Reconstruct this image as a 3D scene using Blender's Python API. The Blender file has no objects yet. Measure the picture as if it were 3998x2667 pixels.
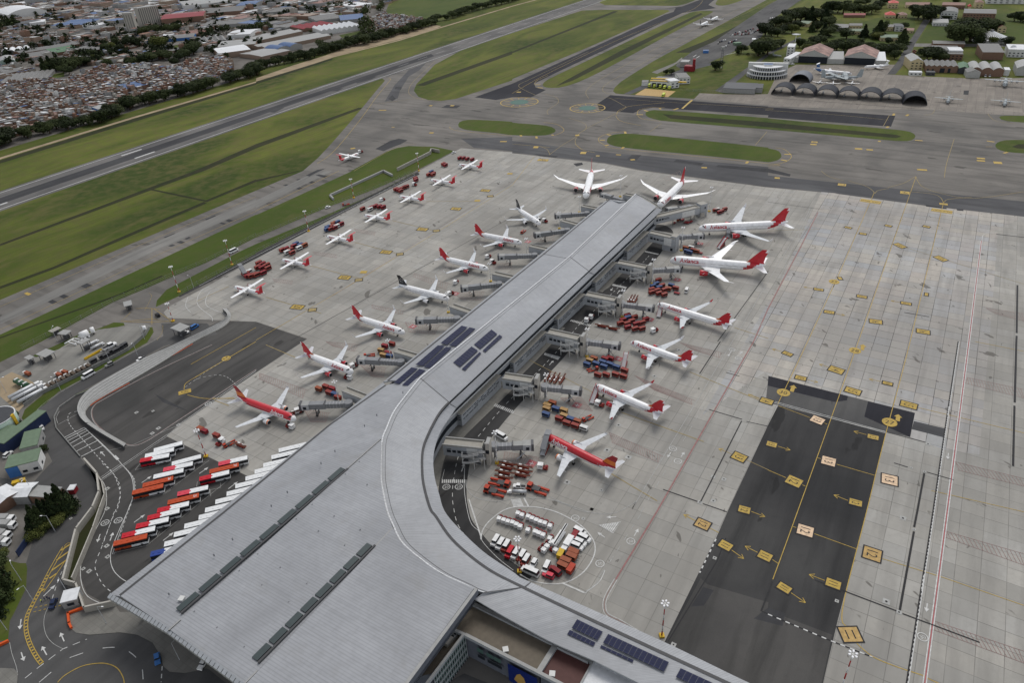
import bpy,math,random
from math import sin,cos,pi,radians,hypot,atan2,sqrt
random.seed(7)
scene=bpy.context.scene
COL=scene.collection
CAMH=205.0
PITCH,ROLL,FPX=0.5673164,-0.0584072,1617.55/0.588044
CX,CY=1175.5/0.588044,784.0/0.588044
cam_d=bpy.data.cameras.new('camera');cam=bpy.data.objects.new('camera',cam_d);COL.objects.link(cam)
fw=(0,cos(PITCH),-sin(PITCH));rr=(1,0,0);uu=(0,sin(PITCH),cos(PITCH))
cr,sr=cos(ROLL),sin(ROLL)
RT=tuple(rr[i]*cr+uu[i]*sr for i in range(3))
UP=tuple(-rr[i]*sr+uu[i]*cr for i in range(3))
from mathutils import Matrix,Vector
cam.matrix_world=Matrix(((RT[0],UP[0],-fw[0],0),(RT[1],UP[1],-fw[1],0),(RT[2],UP[2],-fw[2],CAMH),(0,0,0,1)))
cam_d.sensor_width=36;cam_d.lens=36*FPX/3998.0
cam_d.clip_end=60000;cam_d.clip_start=1
scene.camera=cam
scene.view_settings.view_transform='Standard';scene.view_settings.look='None'
scene.view_settings.gamma=1;scene.view_settings.exposure=EXPOSURE=0.42
SUN_EL,SUN_AZ=radians(52),radians(20)
world=bpy.data.worlds.new('World');scene.world=world;world.use_nodes=True
wn=world.node_tree;bgn=wn.nodes['Background']
sky=wn.nodes.new('ShaderNodeTexSky');sky.sky_type='NISHITA';sky.sun_disc=False
sky.sun_elevation=SUN_EL;sky.sun_rotation=SUN_AZ;sky.altitude=2600;sky.air_density=1.0;sky.dust_density=4.0;sky.ozone_density=0.6
hsv=wn.nodes.new('ShaderNodeHueSaturation');hsv.inputs['Saturation'].default_value=0.22
wn.links.new(sky.outputs[0],hsv.inputs['Color']);wn.links.new(hsv.outputs[0],bgn.inputs[0]);bgn.inputs[1].default_value=0.15
sd=bpy.data.lights.new('sun','SUN');sd.energy=1.35;sd.angle=radians(28);sd.color=(1,0.96,0.9)
sun=bpy.data.objects.new('sun',sd);COL.objects.link(sun)
dv=Vector((sin(SUN_AZ)*cos(SUN_EL),cos(SUN_AZ)*cos(SUN_EL),sin(SUN_EL)))
sun.rotation_euler=dv.to_track_quat('Z','Y').to_euler();sun.location=(0,0,300)
VW={'a':(2200,700,.25521),'b':(2000,1000,.25521),'c':(1700,1650,.25521),'d':(400,1700,.29787),'e':(1800,1950,.25521),
      'f':(1700,2300,.25521),'g':(0,1200,.25521),'h':(0,1600,.19141),'i':(0,1850,.19141),'j':(2850,150,.29787),
      'k':(3450,0,.23309),'l':(0,200,.25521),'D':(0,0,1/.588044),'p':(0,0,1.0)}
for _c in range(4):
    for _r in range(4):VW['%d%d'%(_c,_r)]=([0,1000,2000,2998][_c],[0,667,1334,2000][_r],.42535)
def G(v,x,y,z=0.0):
    o=VW[v];a=(o[0]+x*o[2]-CX)/FPX;b=-(o[1]+y*o[2]-CY)/FPX
    d=[fw[i]+RT[i]*a+UP[i]*b for i in range(3)]
    t=(z-CAMH)/d[2]
    return (d[0]*t,d[1]*t,z)
def S(s,z=0.0):
    out=[];v='D'
    for t in s.split():
        if ',' in t:
            x,y=t.split(',');out.append(G(v,float(x),float(y),z))
        else:v=t
    return out
AP=radians(56.96);U=(cos(AP),sin(AP));W=(-sin(AP),cos(AP))
AR=radians(58.36)
M={}
def nmat(name,rough=0.6,metal=0.0):
    m=bpy.data.materials.new(name);m.use_nodes=True;nt=m.node_tree;b=nt.nodes['Principled BSDF']
    b.inputs['Roughness'].default_value=rough;b.inputs['Metallic'].default_value=metal;b.inputs['Specular IOR Level'].default_value=.5 if 'glass' in name or 'plane' in name else .15
    M[name]=m;return m,nt,b
def node(nt,typ,**kw):
    n=nt.nodes.new(typ)
    for k,v in kw.items():
        if k in n.inputs:n.inputs[k].default_value=v
        else:setattr(n,k,v)
    return n
def c4(c):return (c[0],c[1],c[2],1)
def mixc(nt,fac,a,b,mode='MIX'):
    n=nt.nodes.new('ShaderNodeMix');n.data_type='RGBA';n.blend_type=mode;n.clamp_factor=True
    for sock,val in ((n.inputs[0],fac),(n.inputs[6],a),(n.inputs[7],b)):
        if hasattr(val,'links'):nt.links.new(val,sock)
        else:sock.default_value=val if sock==n.inputs[0] else c4(val)
    return n.outputs[2]
def noise(nt,scale,vec=None,detail=4,dist=0.0,rough=.55):
    n=node(nt,'ShaderNodeTexNoise');n.inputs['Scale'].default_value=scale;n.inputs['Detail'].default_value=detail
    n.inputs['Distortion'].default_value=dist;n.inputs['Roughness'].default_value=rough
    if vec:nt.links.new(vec,n.inputs['Vector'])
    return n
def ramp(nt,fac,stops,interp='LINEAR'):
    n=nt.nodes.new('ShaderNodeValToRGB');cr_=n.color_ramp;cr_.interpolation=interp
    while len(cr_.elements)<len(stops):cr_.elements.new(.5)
    for e,(p,c) in zip(cr_.elements,stops):
        e.position=p;e.color=c4(c) if hasattr(c,'__len__') else (c,c,c,1)
    nt.links.new(fac,n.inputs[0]);return n.outputs[0]
def mathn(nt,op,a,b=None):
    n=nt.nodes.new('ShaderNodeMath');n.operation=op
    for i,v in enumerate((a,b)):
        if v is None:continue
        if hasattr(v,'links'):nt.links.new(v,n.inputs[i])
        else:n.inputs[i].default_value=v
    return n.outputs[0]
def pos(nt,rot=0.0,sc=(1,1,1)):
    g=nt.nodes.new('ShaderNodeNewGeometry');mp=nt.nodes.new('ShaderNodeMapping')
    mp.vector_type='POINT';mp.inputs['Rotation'].default_value=(0,0,-rot)
    nt.links.new(g.outputs['Position'],mp.inputs[0])
    if sc==(1,1,1):return mp.outputs[0]
    m2=nt.nodes.new('ShaderNodeMapping');m2.inputs['Scale'].default_value=sc
    nt.links.new(mp.outputs[0],m2.inputs[0]);return m2.outputs[0]
def simple(name,col,rough=.6,metal=0.0,var=.12,sc=.5):
    m,nt,b=nmat(name,rough,metal)
    tc=nt.nodes.new('ShaderNodeTexCoord')
    n=noise(nt,sc,tc.outputs['Object'],5)
    lo=[max(0,c*(1-var)) for c in col];hi=[min(1,c*(1+var)) for c in col]
    nt.links.new(ramp(nt,n.outputs[0],[(.3,lo),(.7,hi)]),b.inputs['Base Color']);return m
def sr2(r,g,b):
    f=lambda c:((c/255+.055)/1.055) ** 2.4 if c>10 else c/255/12.92
    return (f(r),f(g),f(b))
def grass(name,cols,seedoff=0,drain=False):
    m,nt,b=nmat(name,.95)
    v=pos(nt,AR,(.35,1,1));v1=pos(nt)
    n1=noise(nt,.012,v,6,.6);n2=noise(nt,.11,v1,5);n3=noise(nt,1.1,v1,3)
    c=ramp(nt,n1.outputs[0],[(.36,cols[0]),(.46,cols[1]),(.54,cols[2]),(.64,cols[3])])
    c=mixc(nt,ramp(nt,n2.outputs[0],[(.42,0),(.62,.6)]),c,cols[4])
    w=node(nt,'ShaderNodeTexWave');w.inputs['Scale'].default_value=.055;w.inputs['Distortion'].default_value=1.5;w.inputs['Detail'].default_value=2
    w.bands_direction='Y';nt.links.new(pos(nt,AR),w.inputs['Vector'])
    c=mixc(nt,mathn(nt,'MULTIPLY',w.outputs[0],.22),c,cols[1])
    c=mixc(nt,ramp(nt,n3.outputs[0],[(.35,.22),(.65,0)]),c,(.02,.03,.008))
    n5=noise(nt,.0035,v1,3,.3);c=mixc(nt,ramp(nt,n5.outputs[0],[(.42,.38),(.56,0)]),c,cols[0])  # broad darker drifts painted into the grass, imitating uneven light through cloud
    n6=noise(nt,.045,v,5,.8);c=mixc(nt,ramp(nt,n6.outputs[0],[(.55,0),(.7,.5)]),c,cols[4])
    nt.links.new(c,b.inputs['Base Color'])
GR=[(.030,.052,.006),(.074,.098,.012),(.135,.150,.024),(.060,.088,.009),(.120,.102,.038)]
grass('grass',GR)
grass('grass_lush',[(.036,.062,.008),(.056,.086,.011),(.078,.104,.015),(.046,.074,.009),(.09,.09,.03)])
grass('ditch_grass',[(.016,.022,.007),(.024,.030,.009),(.034,.036,.013),(.02,.026,.008),(.04,.034,.018)])
grass('dry_grass',[(.12,.115,.045),(.14,.125,.055),(.17,.145,.075),(.10,.11,.03),(.16,.13,.07)])
def asphalt(name,base,lo,hi,rot,crack=.25,spots=True):
    m,nt,b=nmat(name,.9)
    v=pos(nt,rot,(.06,.6,1));v1=pos(nt)
    n1=noise(nt,.25,v,6,.3);n2=noise(nt,.018,v1,6,.5);n3=noise(nt,.35,v1,6)
    c=ramp(nt,n2.outputs[0],[(.35,lo),(.5,base),(.66,hi)])
    c=mixc(nt,ramp(nt,n1.outputs[0],[(.45,0),(.72,crack+.25)]),c,[x*.55 for x in lo])
    c=mixc(nt,ramp(nt,n3.outputs[0],[(.3,.18),(.5,0)]),c,lo)
    if spots:
        vo=node(nt,'ShaderNodeTexNoise');vo.inputs['Scale'].default_value=.09;vo.inputs['Detail'].default_value=3;vo.inputs['Distortion'].default_value=.2
        nt.links.new(pos(nt,rot,(.35,1,1)),vo.inputs['Vector'])
        c=mixc(nt,ramp(nt,vo.outputs[0],[(.655,0),(.675,.6)]),c,[x*.35 for x in base])
    fine=noise(nt,2.5,v1,2)
    c=mixc(nt,ramp(nt,fine.outputs[0],[(.3,.10),(.7,0)]),c,(.01,.01,.01))
    nt.links.new(c,b.inputs['Base Color'])
asphalt('taxiway_asphalt',(.165,.154,.140),(.118,.112,.104),(.205,.190,.172),AP+pi/2,.3)
asphalt('asphalt_pale',(.20,.195,.182),(.165,.16,.15),(.235,.228,.212),AR,.3,False)
asphalt('runway_asphalt',(.135,.130,.125),(.10,.097,.096),(.17,.162,.155),AR,.35,False)
asphalt('road_asphalt',(.088,.087,.086),(.068,.067,.067),(.115,.112,.108),AP,.2)
asphalt('dark_asphalt',(.050,.049,.049),(.038,.038,.039),(.066,.065,.063),AP,.45)
asphalt('ramp_asphalt',(.076,.073,.070),(.056,.055,.053),(.098,.094,.088),AP,.45)
asphalt('new_asphalt',(.024,.024,.030),(.019,.019,.025),(.032,.032,.038),AP,.2,False)
asphalt('patch_asphalt',(.050,.050,.053),(.038,.038,.041),(.062,.062,.064),AP,.2,False)
asphalt('taxiway_band',(.088,.088,.092),(.070,.070,.073),(.11,.11,.112),AP+pi/2,.3,False)
def slabs(name,cols,sx,sy,rot,joint=.5,spots=.72,off=0.0,contrast=1.0,jcol=(.07,.066,.06)):
    m,nt,b=nmat(name,.85)
    v=pos(nt,rot);s=node(nt,'ShaderNodeSeparateXYZ');nt.links.new(v,s.inputs[0])
    fx=mathn(nt,'DIVIDE',s.outputs[0],sx);fy=mathn(nt,'DIVIDE',s.outputs[1],sy)
    def cell(k,seed):
        cx=mathn(nt,'FLOOR',mathn(nt,'DIVIDE',fx,k[0]));cy=mathn(nt,'FLOOR',mathn(nt,'DIVIDE',fy,k[1]))
        cb=node(nt,'ShaderNodeCombineXYZ');nt.links.new(cx,cb.inputs[0]);nt.links.new(cy,cb.inputs[1]);cb.inputs[2].default_value=seed
        wn_=node(nt,'ShaderNodeTexWhiteNoise');nt.links.new(cb.outputs[0],wn_.inputs[0]);return wn_.outputs['Value']
    st=[((i+.0)/len(cols),c) for i,c in enumerate(cols)]
    c1=ramp(nt,cell((1,1),1.5),st,'CONSTANT');c2=ramp(nt,cell((5,2),4.5),st,'CONSTANT');c3=ramp(nt,cell((2,9),9.5),st,'CONSTANT')
    mid=[sum(c[i] for c in cols)/len(cols) for i in range(3)]
    c=mixc(nt,.5,c2,c3);c=mixc(nt,.45,c,c1);c=mixc(nt,1-contrast,c,mid)
    v1=pos(nt)
    big=noise(nt,.012,v1,5,.4)
    c=mixc(nt,ramp(nt,big.outputs[0],[(.36,.55),(.58,0)]),c,[x*.62 for x in mid])
    strk=noise(nt,.22,pos(nt,rot,(.10,.8,1)),6,.3)
    c=mixc(nt,ramp(nt,strk.outputs[0],[(.46,0),(.72,.55)]),c,[x*.55 for x in mid])
    fn_=noise(nt,.5,v1,6)
    c=mixc(nt,ramp(nt,fn_.outputs[0],[(.32,.25),(.55,0)]),c,[x*.7 for x in mid])
    sp=noise(nt,.11,pos(nt,rot+.9,(.5,1,1)),3,.15)
    c=mixc(nt,ramp(nt,sp.outputs[0],[(spots,0),(spots+.02,.7)]),c,(.085,.078,.068))
    sp2=noise(nt,.3,pos(nt,rot+.2,(.5,1,1)),2,.3)
    c=mixc(nt,ramp(nt,sp2.outputs[0],[(spots+.03,0),(spots+.05,.6)]),c,(.08,.073,.065))
    ex=mathn(nt,'ABSOLUTE',mathn(nt,'SUBTRACT',mathn(nt,'FRACT',fx),.5));ey=mathn(nt,'ABSOLUTE',mathn(nt,'SUBTRACT',mathn(nt,'FRACT',fy),.5))
    jx=mathn(nt,'GREATER_THAN',ex,.5-.11/sx);jy=mathn(nt,'GREATER_THAN',ey,.5-.11/sy)
    j=mathn(nt,'MULTIPLY',mathn(nt,'MAXIMUM',jx,jy),ramp(nt,noise(nt,.05,v1,3).outputs[0],[(.35,joint*.35),(.65,joint)]))
    c=mixc(nt,j,c,jcol)
    nt.links.new(c,b.inputs['Base Color'])
slabs('apron_concrete',[(.325,.310,.280),(.41,.39,.35),(.28,.272,.25),(.35,.335,.305),(.37,.362,.34),(.30,.29,.265)],7.2,7.6,AP,.6,.678,contrast=.9)
slabs('north_concrete',[(.41,.38,.335),(.32,.312,.292),(.43,.395,.35),(.315,.322,.33),(.385,.35,.32),(.37,.38,.392),(.44,.41,.36)],7.2,7.6,AP,1.0,.668,contrast=1.0,jcol=(.05,.046,.042))
slabs('military_concrete',[(.235,.21,.18),(.28,.25,.215),(.195,.175,.155),(.255,.228,.197)],8,8,AP+.02,.8,.66)
slabs('yard_concrete',[(.24,.235,.215),(.28,.27,.245),(.21,.205,.19)],6,6,AP+.4,.35,.74)
slabs('pavement',[(.20,.195,.175),(.225,.215,.195),(.18,.175,.16)],2,2,AP,.25,.76)
simple('rust_roof',(.27,.17,.145),.7,var=.5,sc=.12);simple('sand',(.30,.235,.155),.95,var=.25,sc=.05);simple('city_ground',(.13,.12,.108),.95,var=.4,sc=.03)
for nm,c,r in [('white_paint',(.50,.50,.485),.6),('yellow_paint',(.40,.275,.06),.6),('cream_paint',(.62,.45,.30),.6),('red_paint',(.36,.11,.115),.6),('black_paint',(.018,.018,.02),.6),
                 ('faded_white',(.34,.34,.325),.7),('faded_red',(.27,.185,.17),.7),('green_paint',(.07,.14,.115),.7),('tan_paint',(.42,.28,.11),.7),('faded_yellow',(.30,.23,.10),.7)]:
    simple(nm,c,r,var=.22,sc=.8)
PAL=dict(plane_white=(.78,.78,.78),plane_red=(.46,.014,.024),plane_dkred=(.30,.012,.02),plane_orange=(.65,.16,.02),plane_black=(.02,.02,.023),plane_grey=(.50,.52,.54),
    wing_grey=(.56,.58,.60),mil_grey=(.30,.33,.34),mil_dark=(.07,.08,.09),plane_blue=(.03,.10,.26),dark_glass=(.015,.018,.022),tyre=(.015,.015,.015),engine_metal=(.45,.45,.46),
    bus_white=(.72,.73,.73),bus_red=(.48,.018,.03),bus_pink=(.58,.06,.09),bus_orange=(.42,.065,.022),bus_blue=(.03,.06,.25),bus_dark=(.02,.02,.022),
    cart_red=(.235,.042,.032),cart_dkred=(.22,.02,.025),cart_rust=(.27,.075,.035),cart_blue=(.05,.085,.19),cart_tan=(.36,.22,.09),cart_white=(.6,.6,.58),orange_red=(.40,.05,.025),truck_yellow=(.55,.36,.03),
    vehicle_white=(.74,.74,.73),lime=(.52,.60,.08),steel=(.42,.43,.44),dark_steel=(.10,.10,.105),bridge_grey=(.22,.225,.235),bridge_dark=(.07,.07,.072),link_wall=(.33,.345,.36),link_roof=(.30,.285,.25),
    panel_wall=(.34,.355,.37),pale_concrete=(.40,.38,.34),window_dark=(.018,.022,.028),green_glass=(.07,.13,.115),glass_strip=(.035,.05,.05),roof_brown=(.125,.105,.080),roof_redbrown=(.085,.038,.034),
    white_roof=(.62,.63,.64),slate_wall=(.125,.135,.16),banner_blue=(.010,.022,.13),gold=(.45,.28,.08),solar=(.007,.011,.045),solar_frame=(.09,.095,.12),shelter=(.026,.028,.036),
    hangar_wall=(.36,.36,.34),brick=(.18,.110,.078),brick_pale=(.25,.185,.14),cream_wall=(.48,.40,.24),roof_red=(.45,.045,.035),roof_tile=(.21,.105,.08),roof_grey=(.15,.147,.14),roof_pale=(.30,.30,.29),
    roof_green=(.07,.15,.075),roof_sage=(.13,.18,.12),roof_blue=(.07,.12,.24),roof_dark=(.055,.057,.062),wall_white=(.58,.58,.56),wall_blue=(.05,.15,.38),wall_grey=(.26,.26,.25),tank_green=(.33,.42,.36),
    bark=(.09,.065,.045),mast_red=(.35,.03,.03),mast_white=(.62,.62,.60),lamp_white=(.75,.75,.76),barrier_orange=(.60,.09,.02),fence_grey=(.20,.20,.19),silver=(.50,.51,.52),dark_green=(.035,.09,.045),
    wall_conc=(.30,.285,.25),water=(.02,.03,.03),skin=(.3,.18,.12),hivis=(.6,.65,.1),navy=(.02,.03,.07),roof_terra=(.24,.135,.095),tower_pale=(.34,.32,.28))
for k,c in PAL.items():simple(k,c,.3 if k.startswith('plane') or 'glass' in k else .55,var=.10,sc=.6)
M['shelter'].node_tree.nodes['Principled BSDF'].inputs['Specular IOR Level'].default_value=.05
M['silver'].node_tree.nodes['Principled BSDF'].inputs['Metallic'].default_value=.5
def leafmat(name,cols):
    m,nt,b=nmat(name,.9);g=nt.nodes.new('ShaderNodeNewGeometry');oi=nt.nodes.new('ShaderNodeObjectInfo')
    n=noise(nt,.45,None,3);tc=nt.nodes.new('ShaderNodeTexCoord');nt.links.new(tc.outputs['Object'],n.inputs['Vector'])
    f=mathn(nt,'ADD',mathn(nt,'MULTIPLY',n.outputs[0],.6),mathn(nt,'MULTIPLY',g.outputs['Random Per Island'],.4))
    f=mathn(nt,'ADD',f,mathn(nt,'MULTIPLY',mathn(nt,'SUBTRACT',oi.outputs['Random'],.45),.5))
    nt.links.new(ramp(nt,f,[(.3,cols[0]),(.5,cols[1]),(.72,cols[2])]),b.inputs['Base Color'])
leafmat('leaf',[(.014,.021,.008),(.028,.040,.014),(.055,.070,.026)])
leafmat('leaf_conifer',[(.012,.020,.009),(.022,.034,.013),(.04,.055,.02)])
leafmat('leaf_light',[(.045,.055,.015),(.075,.09,.022),(.11,.12,.035)])
def seam(name,col,period,depth,dark=.5,lines=True):
    m,nt,b=nmat(name,.55,.1)
    tc=nt.nodes.new('ShaderNodeUVMap');s=node(nt,'ShaderNodeSeparateXYZ');nt.links.new(tc.outputs[0],s.inputs[0])
    f=mathn(nt,'FRACT',mathn(nt,'DIVIDE',s.outputs[0],period))
    e=ramp(nt,f,[(0,depth),(.10,depth),(.22,0),(.80,0),(.95,depth*.8)])
    v1=pos(nt);n1=noise(nt,.03,v1,5,.4);n2=noise(nt,.4,v1,5)
    c=ramp(nt,n1.outputs[0],[(.32,[x*.86 for x in col]),(.65,[x*1.1 for x in col])])
    wn_=node(nt,'ShaderNodeTexWhiteNoise');wn_.noise_dimensions='1D';nt.links.new(mathn(nt,'FLOOR',mathn(nt,'DIVIDE',s.outputs[0],period)),wn_.inputs['W'])
    c=mixc(nt,mathn(nt,'MULTIPLY',wn_.outputs['Value'],.07),c,[x*.72 for x in col])
    c=mixc(nt,ramp(nt,n2.outputs[0],[(.35,.18),(.55,0)]),c,[x*.6 for x in col])
    g2=mathn(nt,'FRACT',mathn(nt,'DIVIDE',s.outputs[1],6.1))
    c=mixc(nt,mathn(nt,'MULTIPLY',mathn(nt,'LESS_THAN',g2,.02),.2),c,[x*.5 for x in col])
    sv=nt.nodes.new('ShaderNodeMapping');sv.inputs['Scale'].default_value=(.9,.05,1);nt.links.new(tc.outputs[0],sv.inputs[0])
    n3=noise(nt,1.0,sv.outputs[0],5,.1);c=mixc(nt,ramp(nt,n3.outputs[0],[(.46,0),(.7,.24)]),c,[x*.6 for x in col])
    n4=noise(nt,.09,v1,4,.5);c=mixc(nt,ramp(nt,n4.outputs[0],[(.58,0),(.72,.3)]),c,[.75*col[0],.72*col[1],.66*col[2]])
    c=mixc(nt,e,c,[x*dark for x in col])
    nt.links.new(c,b.inputs['Base Color'])
seam('hall_roof',(.305,.313,.328),1.0,.30,.5)
seam('pier_roof',(.30,.309,.326),.9,.35,.5)
seam('wing_roof',(.325,.333,.347),.85,.38,.5)
seam('far_roof',(.30,.30,.30),3.2,.5,.5)
seam('ramp_canopy',(.30,.32,.34),30,.2,.5)
class MB:
    def __init__(s):s.v=[];s.f=[];s.m=[];s.mats=[];s.uv={};s.sm=[]
    def mi(s,mat):
        if mat not in s.mats:s.mats.append(mat)
        return s.mats.index(mat)
    def face(s,pts,mat,uv=None,smooth=False):
        i=len(s.v);s.v +=[tuple(p) for p in pts];s.f.append(tuple(range(i,i+len(pts))));s.m.append(s.mi(mat));s.sm.append(smooth)
        if uv:s.uv[len(s.f)-1]=uv
    def box(s,c,d,mat,rot=0.0,top=None,taper=1.0,skew=0.0):
        x,y,z=c;a,b,h=d[0]/2,d[1]/2,d[2];k=s.mi(mat);kt=s.mi(top or mat);i=len(s.v);cs,sn=cos(rot),sin(rot)
        for zz,t in ((z,1),(z+h,taper)):
            for px,py in ((-a,-b),(a,-b),(a,b),(-a,b)):
                px=px*t+(skew if zz>z else 0);py *= t
                s.v.append((x+px*cs-py*sn,y+px*sn+py*cs,zz))
        for q,kk in (((3,2,1,0),k),((4,5,6,7),kt),((0,1,5,4),k),((1,2,6,5),k),((2,3,7,6),k),((3,0,4,7),k)):
            s.f.append(tuple(i+j for j in q));s.m.append(kk);s.sm.append(False)
    def prism(s,poly,z0,z1,mat,top=None):
        n=len(poly);ar=sum(poly[i][0]*poly[(i+1)%n][1]-poly[(i+1)%n][0]*poly[i][1] for i in range(n))
        if ar<0:poly=poly[::-1]
        g=lambda z,p:z(p) if callable(z) else z
        i=len(s.v);s.v +=[(p[0],p[1],g(z0,p)) for p in poly]+[(p[0],p[1],g(z1,p)) for p in poly];k=s.mi(mat)
        s.f.append(tuple(i+n+j for j in range(n)));s.m.append(s.mi(top or mat));s.sm.append(False)
        s.f.append(tuple(i+j for j in reversed(range(n))));s.m.append(k);s.sm.append(False)
        for j in range(n):
            q=(j+1)%n;s.f.append((i+j,i+q,i+n+q,i+n+j));s.m.append(k);s.sm.append(False)
    def tube(s,p0,p1,r0,r1,mat,n=8,cap=True,capmat=None):
        p0,p1=Vector(p0),Vector(p1);d=(p1-p0).normalized();a=d.orthogonal().normalized();b=d.cross(a);i=len(s.v);k=s.mi(mat)
        for p,r in ((p0,r0),(p1,r1)):
            for j in range(n):t=2*pi*j/n;s.v.append(tuple(p+a*cos(t)*r+b*sin(t)*r))
        for j in range(n):q=(j+1)%n;s.f.append((i+j,i+q,i+n+q,i+n+j));s.m.append(k);s.sm.append(n>6)
        if cap:
            kc=s.mi(capmat or mat)
            s.f.append(tuple(i+j for j in reversed(range(n))));s.m.append(kc);s.sm.append(False)
            s.f.append(tuple(i+n+j for j in range(n)));s.m.append(kc);s.sm.append(False)
    def loft(s,rings,matf,closed=True,smooth=True,caps=True,uv=None):
        n=len(rings[0]);i=len(s.v)
        for r in rings:s.v +=[tuple(p) for p in r]
        for a in range(len(rings)-1):
            for j in range(n if closed else n-1):
                q=(j+1)%n;mt=matf(a,j) if callable(matf) else matf
                s.f.append((i+a*n+j,i+a*n+q,i+(a+1)*n+q,i+(a+1)*n+j));s.m.append(s.mi(mt));s.sm.append(smooth)
                if uv:s.uv[len(s.f)-1]=[uv[a][j],uv[a][q],uv[a+1][q],uv[a+1][j]]
        if caps and closed:
            for a,rv in ((0,True),(len(rings)-1,False)):
                idx=[i+a*n+j for j in range(n)]
                s.f.append(tuple(reversed(idx) if rv else idx));s.m.append(s.mi(matf(min(a,len(rings)-2),0) if callable(matf) else matf));s.sm.append(False)
    def build(s,name,parent=None,**tags):
        me=bpy.data.meshes.new(name);me.from_pydata(s.v,[],s.f);me.validate
        for mt in s.mats:me.materials.append(M[mt])
        me.polygons.foreach_set('material_index',s.m);me.polygons.foreach_set('use_smooth',s.sm)
        if s.uv:
            ul=me.uv_layers.new(name='UVMap')
            for fi,uvs in s.uv.items():
                ls=me.polygons[fi].loop_start
                for j,t in enumerate(uvs):ul.data[ls+j].uv=t
        me.update();o=bpy.data.objects.new(name,me);COL.objects.link(o)
        if parent:o.parent=parent
        for k,v in tags.items():o[k]=v
        return o
def thing(name,label,cat,loc=(0,0,0),rz=0.0,group=None):
    o=bpy.data.objects.new(name,None);COL.objects.link(o);o.location=loc;o.rotation_euler=(0,0,rz);o.empty_display_size=.5
    o['label']=label;o['category']=cat
    if group:o['group']=group
    return o
CH={}
def reg(root):
    def kids(o):return [k for k in bpy.data.objects if k.parent==o]
    def rec(o):return (o,[rec(k) for k in kids(o)])
    return rec(root)
class Kind:
    """first placement uses the built object itself, later ones copy it with its parts"""
    def __init__(s,fn,*a):s.root=fn(*a);s.used=False;s.tree=reg(s.root)
    def put(s,loc,rz,label=None,group=None,scale=None):
        if not s.used:s.used=True;r=s.root
        else:
            def cp(t,par):
                c=t[0].copy();COL.objects.link(c)
                if par:c.parent=par
                for k in t[1]:cp(k,c)
                return c
            r=cp(s.tree,None)
        r.location=loc;r.rotation_euler=(0,0,rz)
        if label:r['label']=label
        if group:r['group']=group
        if scale:r.scale=(scale,)*3 if not hasattr(scale,'__len__') else scale
        return r
KC={}
def kind(fn,*a):
    k=(fn.__name__,)+a
    if k not in KC:KC[k]=Kind(fn,*a)
    return KC[k]
ORD=['first','second','third','fourth','fifth','sixth','seventh','eighth','ninth','tenth','eleventh','twelfth','thirteenth','fourteenth','fifteenth','sixteenth','seventeenth','eighteenth','nineteenth','twentieth']
def nth(i):return ORD[i] if i<20 else str(i+1)+('th' if (i+1)%100 in (11,12,13) else {1:'st',2:'nd',3:'rd'}.get((i+1)%10,'th'))
SHN=[0]
def sheet(name,pts,z,mat,smooth=0,**t):
    SHN[0] +=1;z +=SHN[0]*.00037
    if isinstance(pts,str):pts=S(pts)
    p=[(q[0],q[1]) for q in pts]
    for _ in range(smooth):
        n=[]
        for i in range(len(p)):
            a,b=p[i],p[(i+1)%len(p)]
            n +=[(a[0]*.75+b[0]*.25,a[1]*.75+b[1]*.25),(a[0]*.25+b[0]*.75,a[1]*.25+b[1]*.75)]
        p=n
    ar=sum(p[i][0]*p[(i+1)%len(p)][1]-p[(i+1)%len(p)][0]*p[i][1] for i in range(len(p)))
    if ar<0:p=p[::-1]
    b=MB();b.face([(x,y,z) for x,y in p],mat);return b.build(name,kind='structure',**t)
def dedup(p):
    o=[p[0]]
    for q in p[1:]:
        if hypot(q[0]-o[-1][0],q[1]-o[-1][1])>.004*hypot(q[0],q[1]):o.append(q)
    return o if len(o)>1 else p
def crv(pts,n=6):
    """Catmull-Rom through the points"""
    if isinstance(pts,str):pts=dedup(S(pts))
    P_=[pts[0]]+list(pts)+[pts[-1]];out=[]
    for i in range(1,len(P_)-2):
        for k in range(n):
            t=k/n;r=[]
            for c in range(2):
                a,b,d,e=P_[i-1][c],P_[i][c],P_[i+1][c],P_[i+2][c]
                r.append(.5*(2*b+(d-a)*t+(2*a-5*b+4*d-e)*t*t+(3*b-a-3*d+e)*t ** 3))
            out.append(tuple(r))
    out.append((pts[-1][0],pts[-1][1]));return out
RN=[0,0]
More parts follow.
